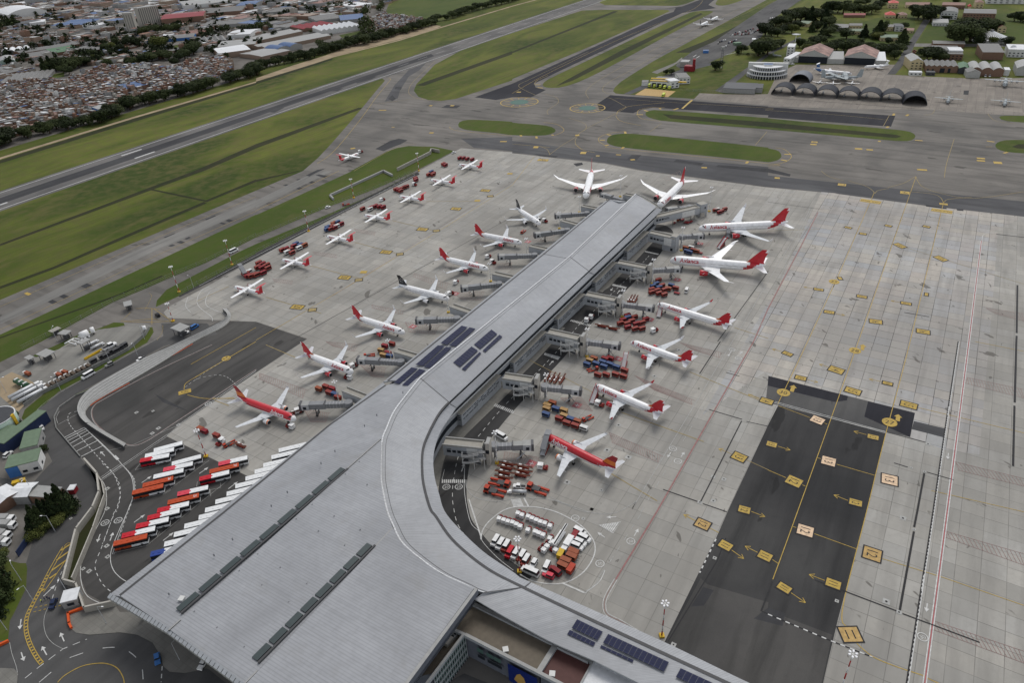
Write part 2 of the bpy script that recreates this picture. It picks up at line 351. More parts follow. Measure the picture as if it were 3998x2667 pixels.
def ribbon(mb,pts,w,z,mat,dash=None,off=0.0,closed=False):
    RN[0] +=1;z +=(RN[0]%300)*.0002
    if isinstance(pts,str):pts=dedup(S(pts))
    p=[(q[0],q[1]) for q in pts]
    if closed:p=p+[p[0]]
    if dash:
        acc=0.0;on,offl=dash
        for a,b in zip(p,p[1:]):
            L=hypot(b[0]-a[0],b[1]-a[1]);t=0.0
            while t<L:
                ph=acc%(on+offl);
                if ph<on:
                    st=min(on-ph,L-t)
                    if st>.02:_q(mb,(a[0]+(b[0]-a[0])*t/L,a[1]+(b[1]-a[1])*t/L),(a[0]+(b[0]-a[0])*(t+st)/L,a[1]+(b[1]-a[1])*(t+st)/L),w,z,mat)
                else:st=min(on+offl-ph,L-t)
                st=max(st,1e-3);t +=st;acc +=st
        return
    L_,R_=[],[]
    for i in range(len(p)):
        a=p[max(i-1,0)];b=p[min(i+1,len(p)-1)]
        if closed and i in (0,len(p)-1):a,b=p[-2],p[1]
        dx,dy=b[0]-a[0],b[1]-a[1];l=hypot(dx,dy) or 1
        nx,ny=-dy/l,dx/l
        L_.append((p[i][0]+nx*(off+w/2),p[i][1]+ny*(off+w/2),z));R_.append((p[i][0]+nx*(off-w/2),p[i][1]+ny*(off-w/2),z))
    for i in range(len(p)-1):mb.face([R_[i],R_[i+1],L_[i+1],L_[i]],mat)
def _q(mb,a,b,w,z,mat):
    RN[1] +=1;z +=(RN[1]%60)*.0002
    dx,dy=b[0]-a[0],b[1]-a[1];l=hypot(dx,dy) or 1;nx,ny=-dy/l*w/2,dx/l*w/2
    mb.face([(a[0]-nx,a[1]-ny,z),(b[0]-nx,b[1]-ny,z),(b[0]+nx,b[1]+ny,z),(a[0]+nx,a[1]+ny,z)],mat)
def arrow(mb,a,b,w,z,mat,hl=None,hw=None,filled=False):
    dx,dy=b[0]-a[0],b[1]-a[1];l=hypot(dx,dy);dx /= l;dy /= l;hl=hl or 1.8;hw=hw or 1.2
    if filled:
        m=(b[0]-dx*hl,b[1]-dy*hl);_q(mb,a,m,w,z,mat)
        mb.face([(m[0]+dy*hw,m[1]-dx*hw,z),(b[0],b[1],z),(m[0]-dy*hw,m[1]+dx*hw,z)],mat)
    else:
        _q(mb,a,b,w,z,mat);m=(b[0]-dx*hl,b[1]-dy*hl)
        for s_ in (1,-1):_q(mb,(m[0]+dy*hw*s_,m[1]-dx*hw*s_),b,w,z+.003,mat)
TX={}
def txt(string,bold=0.0):
    """the letters as a flat mesh: (verts, faces) centred on 0, cap height 1"""
    if (string,bold) in TX:return TX[(string,bold)]
    cu=bpy.data.curves.new('t','FONT');cu.body=string;cu.resolution_u=2;cu.offset=bold
    o=bpy.data.objects.new('t',cu);COL.objects.link(o);dg=bpy.context.evaluated_depsgraph_get();dg.update()
    me=bpy.data.meshes.new_from_object(o.evaluated_get(dg))
    v=[(p.co.x,p.co.y) for p in me.vertices];f=[tuple(q.vertices) for q in me.polygons]
    bpy.data.objects.remove(o);bpy.data.curves.remove(cu);bpy.data.meshes.remove(me)
    x0,x1=min(p[0] for p in v),max(p[0] for p in v);y0=0.0;k=1/.69
    v=[((p[0]-(x0+x1)/2)*k,(p[1]-y0)*k-.5) for p in v];TX[(string,bold)]=(v,f);return v,f
def gtext(mb,string,c,dirv,h,z,mat,sx=1.0,bold=.0):
    v,f=txt(string,bold);l=hypot(*dirv);dx,dy=dirv[0]/l,dirv[1]/l
    for q in f:
        mb.face([(c[0]+v[i][0]*h*sx*dx-v[i][1]*h*dy,c[1]+v[i][0]*h*sx*dy+v[i][1]*h*dx,z) for i in q],mat)
def xf(o,x,y,rz):cs,sn=cos(rz),sin(rz);return (o[0]+x*cs-y*sn,o[1]+x*sn+y*cs)
def heading(a,b):return atan2(b[1]-a[1],b[0]-a[0])
g=MB();g.face([(-9000,-3000,0),(9000,-3000,0),(9000,16000,0),(-9000,16000,0)],'grass');g.build('ground',kind='structure')
sheet('city_ground','00 -400,1500 2351,680 10 0,640 960,360 1000,300 1640,190 1500,150 1180,150 1180,130 1230,0 D 1050,-90 300,-110 -700,-120 -900,380',.01,'city_ground')
sheet('green_field','10 1180,135 1205,60 1260,20 1400,-40 D 1180,-40 1290,-40 10 2300,-20 1900,90 1640,170 1500,185',.02,'grass_lush',1)
sheet('taxiway','D -60,714 0,688.7 588,437 695.6,392 730,362 760,330 795,290 832,246.4 870,200 884,184 876,178 950,150 1063,112 1176,70 1391,0 1500,-40 1800,-40 20 2380,-30 1300,555 1100,680 1000,745 940,800 925,835 950,855 1020,862 1670,905 D 1900,210 2450,270 2500,1750 1500,1900 200,1750 -250,1800 -200,850',.01,'taxiway_asphalt')
e1a,e1b,e2a,e2b=G('D',0,438.6),G('D',1336,0),G('D',0,485),G('D',1391,0)
ext=lambda a,b,k0,k1:((a[0]+(a[0]-b[0])*k0,a[1]+(a[1]-b[1])*k0,0),(b[0]+(b[0]-a[0])*k1,b[1]+(b[1]-a[1])*k1,0))
A1,B1=ext(e1a,e1b,.5,.8);A2,B2=ext(e2a,e2b,.5,.8)
sheet('runway',[A1,B1,B2,A2],.015,'runway_asphalt')
rwc=lambda t,s_:(A1[0]+(B1[0]-A1[0])*t+(A2[0]-A1[0])*s_,A1[1]+(B1[1]-A1[1])*t+(A2[1]-A1[1])*s_,0)
sheet('runway_wheel_track',[rwc(.05,.33),rwc(.45,.36),rwc(.45,.64),rwc(.05,.67)],.02,'patch_asphalt')
for nm,s_,sm in [('grass_field','10 1880,460 1640,590 1470,770 1448,830 1490,885 1580,915 1700,922 1830,905 2000,850 2351,735 20 0,722 700,430 1400,120 1445,98 1425,86 850,86 640,92 0,300',0),
    ('grass_field','20 270,785 300,740 420,680 1600,120 1700,95 1850,95 1830,118 1500,280 870,625 640,740 460,800 330,805',1),
    ('grass_field','20 830,-10 800,20 850,42 1500,50 1590,32 1720,-20',0),('grass_field','20 1870,45 1865,20 1900,-20 2150,-20 2050,20 1950,48',1),
    ('grass_island','10 1850,1150 1870,1110 1960,1095 2100,1100 2351,1113 20 0,1125 200,1138 350,1155 405,1190 380,1222 280,1245 0,1240 10 2200,1218 1960,1195 1880,1178',1),
    ('grass_island','20 1215,1045 1240,1015 1330,1005 2351,1080 30 0,1085 1100,1180 1290,1200 1360,1235 1340,1280 1260,1297 1000,1277 0,1185 20 2351,1185 1400,1112 1260,1082',1),
    ('grass_island','20 865,1290 885,1250 960,1225 1150,1225 2351,1350 30 0,1360 90,1375 130,1420 110,1460 50,1482 0,1487 20 2351,1487 1900,1440 1200,1372 960,1345 880,1318',1),
    ('grass_island','30 2115,1065 2200,1057 2500,1065 2500,1130 2351,1124 2150,1105',1),('grass_island','30 2082,1335 2110,1300 2200,1280 2500,1285 2500,1412 2200,1397 2110,1370',1),
    ('grass_verge','01 -400,1680 0,1505 2351,400 11 0,405 880,0 10 870,1568 1200,1388 1300,1355 1400,1338 1640,1345 1820,1383 11 1420,22 1080,170 650,335 0,612 01 2351,610 1900,840 1520,1000 1350,1075 1040,1205 650,1420 380,1568 02 0,190 -400,350',0),
    ('grass_verge','11 1480,10 1000,250 0,752 01 2351,757 1640,1150 1430,1250 1440,1190 1530,1090 2200,740 2351,670 11 0,670 700,380 1100,200 1430,26',0),
    ('grass_verge','g 500,740 900,560 1200,420 1500,330 1740,230 1890,238 1915,275 1800,300 1500,340 1200,445 900,640 560,760',0),
    ('grass_verge','g 380,1567 700,1300 1450,915 1980,640 2250,400 2280,310 2330,300 2351,380 2250,540 1450,995 900,1290 600,1567 430,1800 330,1700',0),
    ('grass_verge','02 1930,-120 1330,172 950,385 700,480 545,600 505,690 520,740 530,690 570,620 760,505 960,405 1340,190 1950,-100',0),
    ('grass_verge','03 -100,300 60,440 180,470 240,470 250,520 240,700 130,930 90,1000 75,1180 -100,1230',0)]:
    sheet(nm,s_,.025,'grass_lush' if 'island' in nm or 'verge' in nm else 'grass',sm)
for s_ in ['01 0,690 1350,190 1870,0 10 0,1360 960,1000 975,985 940,985 0,1320 01 1780,0 1350,160 0,670',
           '01 1380,175 1900,285 2351,100 11 0,100 400,0 11 380,0 0,80 01 2351,75 1890,268 1400,165','01 0,1085 500,900 1100,640 1900,295 1870,282 1080,620 500,875 0,1060',
           '10 1470,780 1540,785 2351,495 20 0,485 950,110 970,98 930,98 0,470 10 2351,465 1560,745','20 400,790 560,735 1750,125 1730,115 1000,460 480,740',
           '00 0,1500 1200,1125 2351,775 10 0,770 700,545 700,530 0,745 00 2351,755 1200,1095 0,1470',
           '20 1380,1045 2351,1120 30 0,1120 1180,1235 1225,1250 1180,1265 0,1165 20 2351,1165 1450,1085','02 0,-40 1100,-440 1500,-600 01 1480,960 1000,1180 0,1540',
           '30 2240,1345 2300,1320 2500,1325 2500,1370 2290,1360','20 1500,480 1680,480 2351,120 2351,95 1800,360']:
    sheet('ditch',s_,.03,'ditch_grass')
mk=MB()
ribbon(mk,'00 -300,1560 0,1452 1200,1085 2351,750 10 0,752 700,520 1300,370 1650,262 2351,52 D 1300,-20',7,.035,'sand')
mk.build('dirt_path',kind='structure')
sheet('sand_bank','10 0,715 330,600 640,505 960,375 1300,300 1640,225 1700,235 1640,262 1300,362 700,515 0,745',.022,'sand')
sheet('apron','10 1880,1358 2351,1395 20 0,1405 850,1500 1200,1568 31 0,150 640,210 1450,320 2351,420 D 2500,545 2500,1750 1950,1900 1100,1300 620,1090 d 1920,545 02 1530,870 1640,770 2351,265 11 470,1540 0,1385 01 1990,1370 1540,1350 1500,1300 1560,1240 1900,1060 2351,800 11 0,800 1500,32 10 1490,1568',.015,'apron_concrete')
sheet('apron_slabs','31 500,170 640,210 1450,320 2351,420 D 2280,532 31 2110,560 2060,1250 32 1940,1040 1600,985 32 1310,880 1350,655 10,315 -30,280 31 -600,2240 100,1040',.02,'north_concrete')
sheet('apron_edge_road','11 1500,30 1000,275 0,805 01 2351,805 1850,1060 1650,1160 1640,1150 2351,757 11 0,755 1000,250 1480,12',.02,'dark_asphalt')
sheet('asphalt_ramp','01 2020,1380 11 0,1385 465,1545 12 430,0 0,285 02 1640,770 1530,870 d 1920,545 D 620,1110 600,1250 400,1500 03 1400,1000 1140,860 1000,860 800,750 740,600 740,450 850,200 02 960,1500 970,1420 930,1270 520,800 500,700 540,600 700,500 830,430 1500,60',.02,'ramp_asphalt')
sheet('asphalt_stand','32 95,585 1085,835 905,1566 33 905,0 640,1000 490,1640 D 1900,1700 1480,1560 23 1400,1190 1870,240 1975,0 22 2005,1500 2351,760',.02,'dark_asphalt')
sheet('asphalt_strip','32 5,315 1350,655 1305,878 1090,830 95,583 -20,560',.022,'road_asphalt')
for s_ in ['32 920,548 1350,655 1305,878 885,690','32 5,315 735,500 725,540 615,555 0,405']:sheet('asphalt_patch',s_,.026,'new_asphalt')
sheet('asphalt_patch','32 1340,730 1635,800 1610,880 1320,805',.026,'taxiway_band')
sheet('taxiway_resurfaced','10 2005,890 20 0,765 700,450 1400,130 1480,105 1500,70 1390,75 1560,55 1720,-5 1860,-10 1800,40 1870,70 1560,115 880,440 400,665 270,730 200,765 215,800 310,822 170,892 0,890 10 2200,915',.02,'new_asphalt')
sheet('taxiway_resurfaced','20 900,870 2351,975 30 0,980 1170,1060 1130,1160 0,1075 20 2351,1055 1300,985 1200,1000 1110,1035 800,1010 780,950',.02,'new_asphalt')
sheet('taxiway_band','10 1880,1270 2351,1255 20 0,1290 900,1400 2351,1530 31 0,40 1450,190 2351,280 D 2450,470 31 2351,418 1450,316 640,206 0,145 20 1200,1560 850,1493 0,1398 10 2351,1385 2000,1355',.018,'taxiway_band')
sheet('military_apron','20 1670,905 1720,852 1930,862 2250,862 30 0,860 60,730 150,640 260,590 1190,590 1100,680 1290,692 1830,716 2250,716 2500,700 2500,1062 2000,1045 1500,1002 800,1000 0,970 20 2351,965',.02,'military_concrete')
sheet('fuel_yard','g 0,1010 150,935 390,800 560,765 900,640 1200,450 1500,340 1800,305 1915,290 1890,235 2270,262 2330,300 2280,310 2240,400 1980,625 1450,900 700,1280 380,1480 300,1567 0,1700 -200,1700',.028,'yard_concrete')
sheet('sand_bank','g 0,1090 180,990 350,1060 580,1190 190,1380 380,1490 280,1600 0,1360',.032,'sand')
sheet('parking_lot','20 1500,600 1530,560 1650,470 1850,380 2351,40 2500,-40 2700,-40 2351,200 2290,330 2230,390 2100,440 1990,490 1700,620 1560,640',.03,'road_asphalt')
sheet('road','30 1430,175 1490,180 1350,400 1290,540 1170,680 1095,680 1190,560 1290,390',.03,'road_asphalt')
sheet('road','30 1340,395 2351,400 2351,425 1340,425',.026,'pavement')
sheet('road','20 1860,830 2351,478 30 300,330 310,352 0,505 20 2351,508 1930,850',.032,'road_asphalt')
sheet('road','20 1020,862 1300,730 1640,600 1900,560 1900,575 1650,640 1330,770 1080,864',.032,'taxiway_band')
sheet('fire_station_apron','20 1125,868 1220,810 1500,835 1430,888',.034,'tan_paint')
sheet('pavement','20 1280,660 1500,570 1560,520 1560,545 1480,600 1330,675',.033,'pavement')
sheet('lawn','30 250,380 1000,160 1350,120 1350,330 1100,395 600,400 250,430',.005,'grass_lush');sheet('lawn','30 1370,390 1500,190 2351,100 2351,390',.005,'grass_lush')
sheet('landside_road','02 280,760 350,620 600,440 1500,-50 01 1480,1400 1900,1400 2000,1500 02 1500,40 830,410 700,480 540,590 500,700 520,790 900,1270 930,1420 860,1566 03 720,200 610,660 640,760 580,860 620,960 640,1060 700,1110 820,1130 1100,1105 1260,1130 1400,1200 1490,1350 1500,1420 1560,1470 1700,1480 1900,1430 2351,1800 -300,1900 -300,1200 75,1180 90,1000 130,930 240,700 250,520 240,470 300,270 02 700,1566 740,1480 700,1400 640,1380 200,1400 0,1300 -300,1300 0,1250 300,1300 480,1100 430,1000',.018,'road_asphalt')
sheet('pavement','03 640,930 780,920 800,930 1060,860 1100,920 1240,920 1560,1100 1800,1300 2200,1560 1900,1440 1700,1482 1560,1470 1500,1420 1480,1330 1400,1200 1260,1130 1100,1108 820,1130 700,1112 640,1062',.12,'pavement')
sheet('pavement','03 0,1435 130,1440 165,1480 150,1700 -200,1700',.12,'pavement')
sheet('pavement','12 1790,780 2300,450 2351,470 1900,880 1720,950',.02,'pavement');
for s_ in ['b 1300,560 1600,240 1680,260 1480,480 1290,590','12 2351,440 2240,430 1800,760 1770,880 1900,880','b 770,1120 1090,760 850,1010 740,1130','a 980,1245 1250,960 1370,960 1080,1275']:
    sheet('pavement',s_,.024,'pavement')
for s_ in ['01 390,1180 440,1162 530,1205 480,1222','01 495,1130 540,1115 640,1155 590,1175','01 690,1040 750,1012 855,1055 795,1082','01 1195,768 1235,757 1275,775 1235,788','01 1418,650 1455,640 1610,680 1570,697','01 1500,610 1600,572 1755,610 1715,630 1600,600 1540,620','01 1620,655 1660,640 1700,655 1665,668','01 1600,600 1640,590 1590,660 1560,640','01 1880,445 1970,408 2005,420 1915,458','01 2015,435 2045,425 2145,455 2105,470','01 1965,468 1985,460 2075,482 2055,492',
    '11 245,130 280,122 430,155 395,172','11 360,80 400,70 545,100 510,116','11 455,42 560,-10 640,-25 545,20 490,50','11 545,40 580,30 665,48 630,62','10 1095,1365 1160,1330 1230,1290 1310,1270 1390,1285 1330,1320 1250,1350 1170,1385','10 900,750 1040,700 1110,698 1060,725 930,762','10 665,835 730,805 800,808 745,835','10 80,1025 180,985 260,985 170,1030','10 1270,815 1280,795 1340,795 1330,820','10 1210,905 1250,870 1285,905 1250,925','10 1700,985 1750,960 1880,965 1840,990','20 1050,1460 1100,1418 1185,1422 1140,1470','20 1480,1480 1510,1462 1760,1495 1730,1517','20 1865,1530 1890,1512 2351,1545 31 210,30 200,50 0,12','20 200,1410 420,1430 400,1445 250,1430','20 560,1500 640,1490 650,1510 590,1525','32 1340,-2000 1341,-2000 1341,-1999','30 1795,865 1798,828 1845,828 1840,868','31 1450,310 1640,340 1640,350 1450,325','31 1735,348 1795,352 1795,368 1735,362','32 1600,1100 1601,1100 1601,1101','02 1420,480 1700,625 1730,640 1500,560']:
    if '-2000' not in s_ and '1601,1101' not in s_:sheet('asphalt_patch',s_,.028,'patch_asphalt')
for s_ in ['01 0,1340 1180,760 2351,255 11 0,270 560,0 700,0 0,340 01 2351,330 1200,840 0,1410','10 1180,930 1270,780 1400,640 1560,575 1500,640 1400,700 1320,830 1300,900']:sheet('taxiway_band',s_,.021,'asphalt_pale' if s_[0]=='0' else 'taxiway_band')
SR=crv('a 1450,965 1350,1118 1190,1300 b 1640,460 1215,870 1045,1025 620,1530 12 2270,600 1990,930 c 370,480 275,900 262,1150 278,1300 340,1560 e 110,620 250,790 450,985 700,1170 950,1330',6)
b_=MB();ribbon(b_,SR,11.5,.045,'dark_asphalt');ribbon(b_,crv('b 1400,560 1170,760 930,980 850,1100',5),6,.049,'dark_asphalt');b_.build('service_road',kind='structure')
b_=MB();ribbon(b_,crv('a 1350,960 1060,1270 b 1540,380 880,1000 300,1560 12 2130,640 1850,860 1700,1000 1690,1250 1680,1330',6),7,.04,'pavement');b_.build('pavement',kind='structure')
sheet('service_road','a 1370,700 1420,685 1560,700 1650,760 1690,820 1600,810 1420,780 1370,760',.03,'dark_asphalt',1)
sheet('planting_strip','02 800,1120 910,1250 935,1420 870,1566 03 720,200 610,655 675,640 870,180 02 930,1566 970,1440 945,1320 915,1265',.06,'ditch_grass')
sheet('asphalt_patch','23 1730,610 1790,665 2351,830 33 0,905 590,1130 480,1640 D 1900,1720 1490,1570 23 1410,1200',.03,'ramp_asphalt')
sheet('asphalt_patch','23 1755,690 1850,720 1760,860 1640,870',.033,'patch_asphalt')
sheet('asphalt_patch','33 0,880 160,930 135,1050 -130,980',.035,'patch_asphalt')
Z=.09
m=MB()
for off,w in ((.10,.95),(.90,.95)):_q(m,rwc(0,off),rwc(1,off),w,Z,'white_paint')
for s_ in ['00 1115,1428 1300,1368','00 1238,1452 1420,1390','01 0,312 68,288']:
    a,b=S(s_);_q(m,a,b,2.6,Z,'white_paint')
c0=rwc(.5,.5)
for i in range(46):_q(m,rwc(.42+i*.0165,.5),rwc(.42+i*.0165+.0085,.5),.6,Z,'faded_white')
m.build('runway_markings',kind='structure')
m=MB();Y='yellow_paint';F='faded_yellow'
yl=lambda s_,w=.45,mt=Y,**k:ribbon(m,crv(s_,8) if k.pop('cv',1) else s_,w*.72,Z,mt,**k)
for s_ in ['01 -300,1600 0,1460 1360,812 2351,370','11 0,365 760,0','10 900,1568 1250,1370 1470,1315','01 -300,1375 0,1248 1600,545 2351,235','10 560,1500 720,1380 960,1090 1110,880 1225,740 1232,720 1210,712',
    '10 1060,960 1480,900 1530,910','10 1640,560 1450,740 1400,830 1430,880 1530,912 1700,930','20 0,855 350,660 1000,350 1640,90 1750,0','20 700,900 680,830 800,730 1100,560 1600,300 2260,0','20 830,830 840,790 920,730 1000,690 1500,420 2351,20',
    '20 210,870 70,800 70,770 130,740 700,470','20 930,860 870,855 830,830','20 330,1050 325,1010 420,940 400,890 300,860','20 580,1320 580,1280 620,1220 675,1180 660,1130 520,1080','20 580,1320 640,1370 760,1400','20 340,1420 460,1330 560,1270 680,1180 1020,1000 1010,960 900,900 840,893',
    '20 940,900 1500,940 2351,990 30 0,1010 600,1050 1110,1100','20 960,1050 980,1010 1100,970 1400,940','20 950,1060 1000,1110 1180,1150','30 2020,1040 2040,1070 2100,1110 2270,1135','30 1710,1275 1640,1500 31 1620,60','30 1440,1055 1510,1040 1530,1005',
    '20 250,1340 320,1370 345,1420','31 490,0 560,50 700,90','31 740,90 900,140 960,180 980,205','31 985,205 1010,180 1110,160','31 1105,150 1250,110 1355,50','31 1360,55 1380,100 1430,150 1600,210 1900,250 2351,190','31 1610,290 1580,240 1500,210 1300,190','31 1620,285 1660,260 1870,240',
    '20 1560,990 1655,922','20 1260,1210 1370,1130','20 2230,1330 2340,1205','30 1060,1155 1115,1055','11 0,1150 2351,-500']:
    if s_.startswith('11 0,1150'):continue
    yl(s_,.55,F if ('30' in s_ or '31' in s_ or s_.startswith('20 2')) else Y)
for s_ in ['D 1176,330 1262,338','31 1360,50 830,1568 32 825,0 270,1568 33 270,0 45,620','31 1615,285 1590,380 1305,1568 32 1300,0 1085,835 905,1566 33 905,0 690,860 720,1060 740,1100','31 975,200 630,1000 610,1040 350,1600 32 90,575',
    '33 800,1190 860,1250 980,1340 1200,1430 1440,1510 1550,1568 2351,1900','11 0,1555 930,1010 1760,500 2351,130 21 200,-130','12 -600,210 0,-130']:
    yl(s_,.4,Y,cv=0 if '2351,130' in s_ else 1)
for s_ in ['23 1570,25 1895,190','22 2170,485 2270,520','22 1900,985 2200,1110 2351,1180','32 0,1180 345,1330','33 35,435 95,475','33 230,135 275,150','33 410,195 810,340','33 1020,420 1600,600 2351,860','32 455,1070 500,1080','32 620,1125 980,1230','32 510,745 545,760','32 95,590 400,705',
    '32 1350,600 2351,840','32 1500,1370 2351,1566','31 1220,690 2351,1040','31 0,550 480,535','32 1900,0 2351,90','22 0,90 1000,600' ]:
    yl(s_,.35,F if s_[:2] in ('31','22') else Y,cv=0)
for v1,a_,v2,b_2 in [('11',(90,1160),'11',(600,1310)),('11',(500,870),'11',(960,990)),('11',(905,655),'11',(1330,770)),('11',(1250,455),'11',(1660,555)),('11',(1560,280),'11',(2040,280)),('12',(-380,540),'12',(-250,590)),('01',(1800,1200),'01',(2100,1060)),
     ('22',(1000,650),'22',(1760,920)),('22',(1630,280),'22',(2270,540)),('22',(850,1180),'22',(1330,1465)),('21',(2040,1440),'21',(2351,1540)),('12',(90,30),'12',(370,150)),('12',(-400,520),'12',(-100,530))]:
    _q(m,G(v1,*a_),G(v2,*b_2),.4,Z+.002,F)
_q(m,*S('02 2350,0 1790,330'),.45,Z,Y);yl('02 1790,330 1705,385 1690,440',.45);yl('02 1720,490 1850,520 2000,525 2150,515',.45)
def board(v,cx,cy,ux,uy,w,h,s_,mt='yellow_paint',border=True,th=None,flip=False):
    """board centred at a point, its long side along the pixel direction (ux,uy)"""
    z0=Z+.06;c=G(v,cx,cy);d=G(v,cx+ux,cy+uy);L=hypot(d[0]-c[0],d[1]-c[1]);e=((d[0]-c[0])/L,(d[1]-c[1])/L);n=(-e[1],e[0])
    def q(hw,hh,z,mt_):m.face([(c[0]+e[0]*i*hw+n[0]*j*hh,c[1]+e[1]*i*hw+n[1]*j*hh,z) for i,j in ((-1,-1),(1,-1),(1,1),(-1,1))],mt_)
    if border:q(w/2+.5,h/2+.5,z0+.004,'black_paint')
    q(w/2,h/2,z0+.008,mt)
    if s_:gtext(m,s_,c,(n[0]*(-1 if n[1]>0 else 1),n[1]*(-1 if n[1]>0 else 1)) if len(s_)<4 else (-e[0],-e[1]),(w*.62 if len(s_)<4 else 1.9),z0+.012,'black_paint',sx=min(1.0,h*.8/(w*.62*.8*max(1,len(s_)))) if len(s_)<4 else 1.0)
for v,x,y,ux,uy,w,h,s_,mt in [('32',627,262,60,20,6.5,4.6,'14',Y),('32',780,455,60,18,6.5,4.2,'15',Y),('32',1293,583,60,16,6.5,4.2,'15',Y),('32',180,112,60,24,4.6,2.6,'14',Y),('32',301,335,60,14,4.8,3,'15',Y),
    ('32',455,722,60,24,5.2,4.6,'13','cream_paint'),('32',557,1100,60,16,5.2,5,'13','cream_paint'),('32',240,1285,60,26,5.6,5,'12',Y),('32',1117,1270,60,14,5.6,5.6,'13','cream_paint'),('32',965,878,60,14,4.2,2.8,'13',Y),('32',805,1480,60,16,4.4,3.2,'12',Y),('32',35,945,60,16,4.0,3,'13',Y),
    ('32',1098,385,60,14,4,2.2,'14',Y),('33',343,172,60,18,5.4,5,'12','cream_paint'),('33',957,388,60,20,5.6,5.6,'12','tan_paint'),('33',757,1127,30,66,5.2,5.8,'11','tan_paint'),('33',150,698,60,36,4.2,3,'11',Y),('33',600,660,60,22,4.6,3.4,'11',Y),
    ('22',2335,548,60,18,5.4,3.6,'14',Y),('22',2083,1062,60,26,5.4,4.4,'13',Y),('22',2130,1545,60,16,4.2,3.4,'12',Y),('23',1748,113,60,26,5.0,4.2,'12','tan_paint'),('23',1957,308,60,32,4.4,3.6,'11',Y),('23',2320,405,60,28,4.4,3.6,'11',Y),
    ('31',465,1090,60,10,5,2.4,'17',Y),('31',862,1155,60,10,5,2.6,'16',Y),('31',1268,1218,60,10,5,2.6,'16',Y),('31',563,1298,60,10,5,3,'15',Y),('31',990,1385,60,8,6,4,'16',Y),('31',1425,1477,60,10,6,4,'16',Y),('31',1212,687,50,24,7,4,'18',Y),('31',1587,806,50,24,7,4,'17',Y),
    ('31',737,521,60,14,4,2.4,'20',Y),('31',872,578,60,10,4,2.6,'19',Y),('31',1105,505,60,14,4,2.4,'19',Y),('31',1455,512,60,14,4,2.6,'18',Y),('31',1455,1135,10,-60,3.6,1.6,'',Y),('31',662,988,60,0,2,3.4,'',Y)]:
    board(v,x,y,ux,uy,w,h,s_,mt)
for v,x,y,ux,uy,w,h,s_ in [('31',680,127,60,6,9,7,'T'),('31',1257,200,60,6,9.5,8,'4'),('31',943,280,60,9,21,8,'MAX SPAN'),('31',1597,368,60,9,20,8,'MAX SPAN'),('31',1612,305,60,6,8,5,'11'),('21',0,0,60,0,0.1,.1,''),
    ('20',283,1468,60,4,15,8,'A9'),('20',217,1350,60,2,7,8,''),('20',652,1402,60,2,8,9,''),('20',597,1240,60,0,6,6,''),('20',785,1430,60,0,5,6,''),('20',60,843,60,0,8,6,''),('20',975,1420,60,4,7,3,''),('20',1105,1465,60,-6,6,4,''),('20',1762,1538,60,2,7,4,''),
    ('30',427,1303,60,4,8,6,'A'),('30',418,1325,60,4,8,5,''),('30',832,1365,60,4,9,6,''),('30',934,1374,60,4,8,5,''),('30',1955,1453,60,4,9,5,''),('30',1955,1475,60,4,9,5,''),('30',2110,1493,60,4,9,8,''),('30',1415,1558,60,4,11,5,''),('31',85,65,60,4,6,5,''),
    ('10',1800,968,60,4,7,6,''),('10',1603,968,60,4,6,5,''),('10',1160,1010,60,0,14,4,''),('10',888,1361,60,-10,7,5,''),('10',1610,1218,60,0,7,5,''),('10',2270,1298,60,0,10,4,''),('10',1258,1166,60,0,5,4,''),('32',2100,-2000,60,0,.1,.1,'')]:
    if w>.2:board(v,x,y,ux,uy,w*.66,h*.72,s_,Y if w>5.5 else F,border=False)
for v,x,y in [('11',2105,180),('11',1835,348),('11',1527,537),('11',1193,746),('11',812,980),('11',380,1251)]:board(v,x,y,60,6,7.5,4.6,'20',Y)
for v,x,y in [('11',2150,232),('11',1655,550),('11',1320,765),('11',943,1002),('11',517,1277)]:board(v,x,y,60,-6,4.4,3.4,'',F)
for v,x,y in [('11',2031,273),('11',987,930),('11',2330,25)]:board(v,x,y,60,0,4.5,3.6,'',Y,border=False)
board('02',1697,463,60,-16,6,3.4,'8 9',Y,border=False)
def disc(c,r,z,mt,n=24):m.face([(c[0]+cos(2*pi*i/n)*r,c[1]+sin(2*pi*i/n)*r,z) for i in range(n)],mt)
for v,x,y,s_,r in [('32',143,468,'30',3),('32',800,83,'28',2.9),('32',1117,742,'27',3.1),('31',608,1018,'27',3),('02',2077,155,'21',2.4)]:
    c=G(v,x,y);disc(c,r,Z+.01,Y);
    if s_:gtext(m,s_,c,(W[0]*-1,W[1]*-1),2.6,Z+.014,'black_paint')
for v,x,y,x2,y2 in [('32',218,460,240,400),('32',865,78,875,25),('32',1190,730,1198,668)]:arrow(m,G(v,x,y),G(v,x2,y2),1.7,Z+.01,Y,2.2,1.7,True)
for v,a_,b_2 in [('32',(920,860),(788,825)),('32',(745,1465),(605,1410)),('32',(75,957),(205,998)),('33',(200,735),(345,835)),('33',(540,638),(378,575)),('23',(2005,345),(2125,430)),('23',(2265,380),(2137,315)),('22',(2351,560),(2165,485)),('23',(1690,85),(1575,25)),
     ('32',(580,242),(472,208)),('32',(345,347),(460,375)),('32',(1058,372),(930,345)),('31',(430,1082),(330,1066)),('31',(600,1305),(705,1328)),('31',(1232,1212),(1130,1192)),('32',(140,95),(40,68)),('23',(2165,-15),(2320,45)),('22',(2020,1035),(1895,985))]:
    arrow(m,G(v,*a_),G(v,*b_2),.26,Z+.006,Y,1.7,1.1)
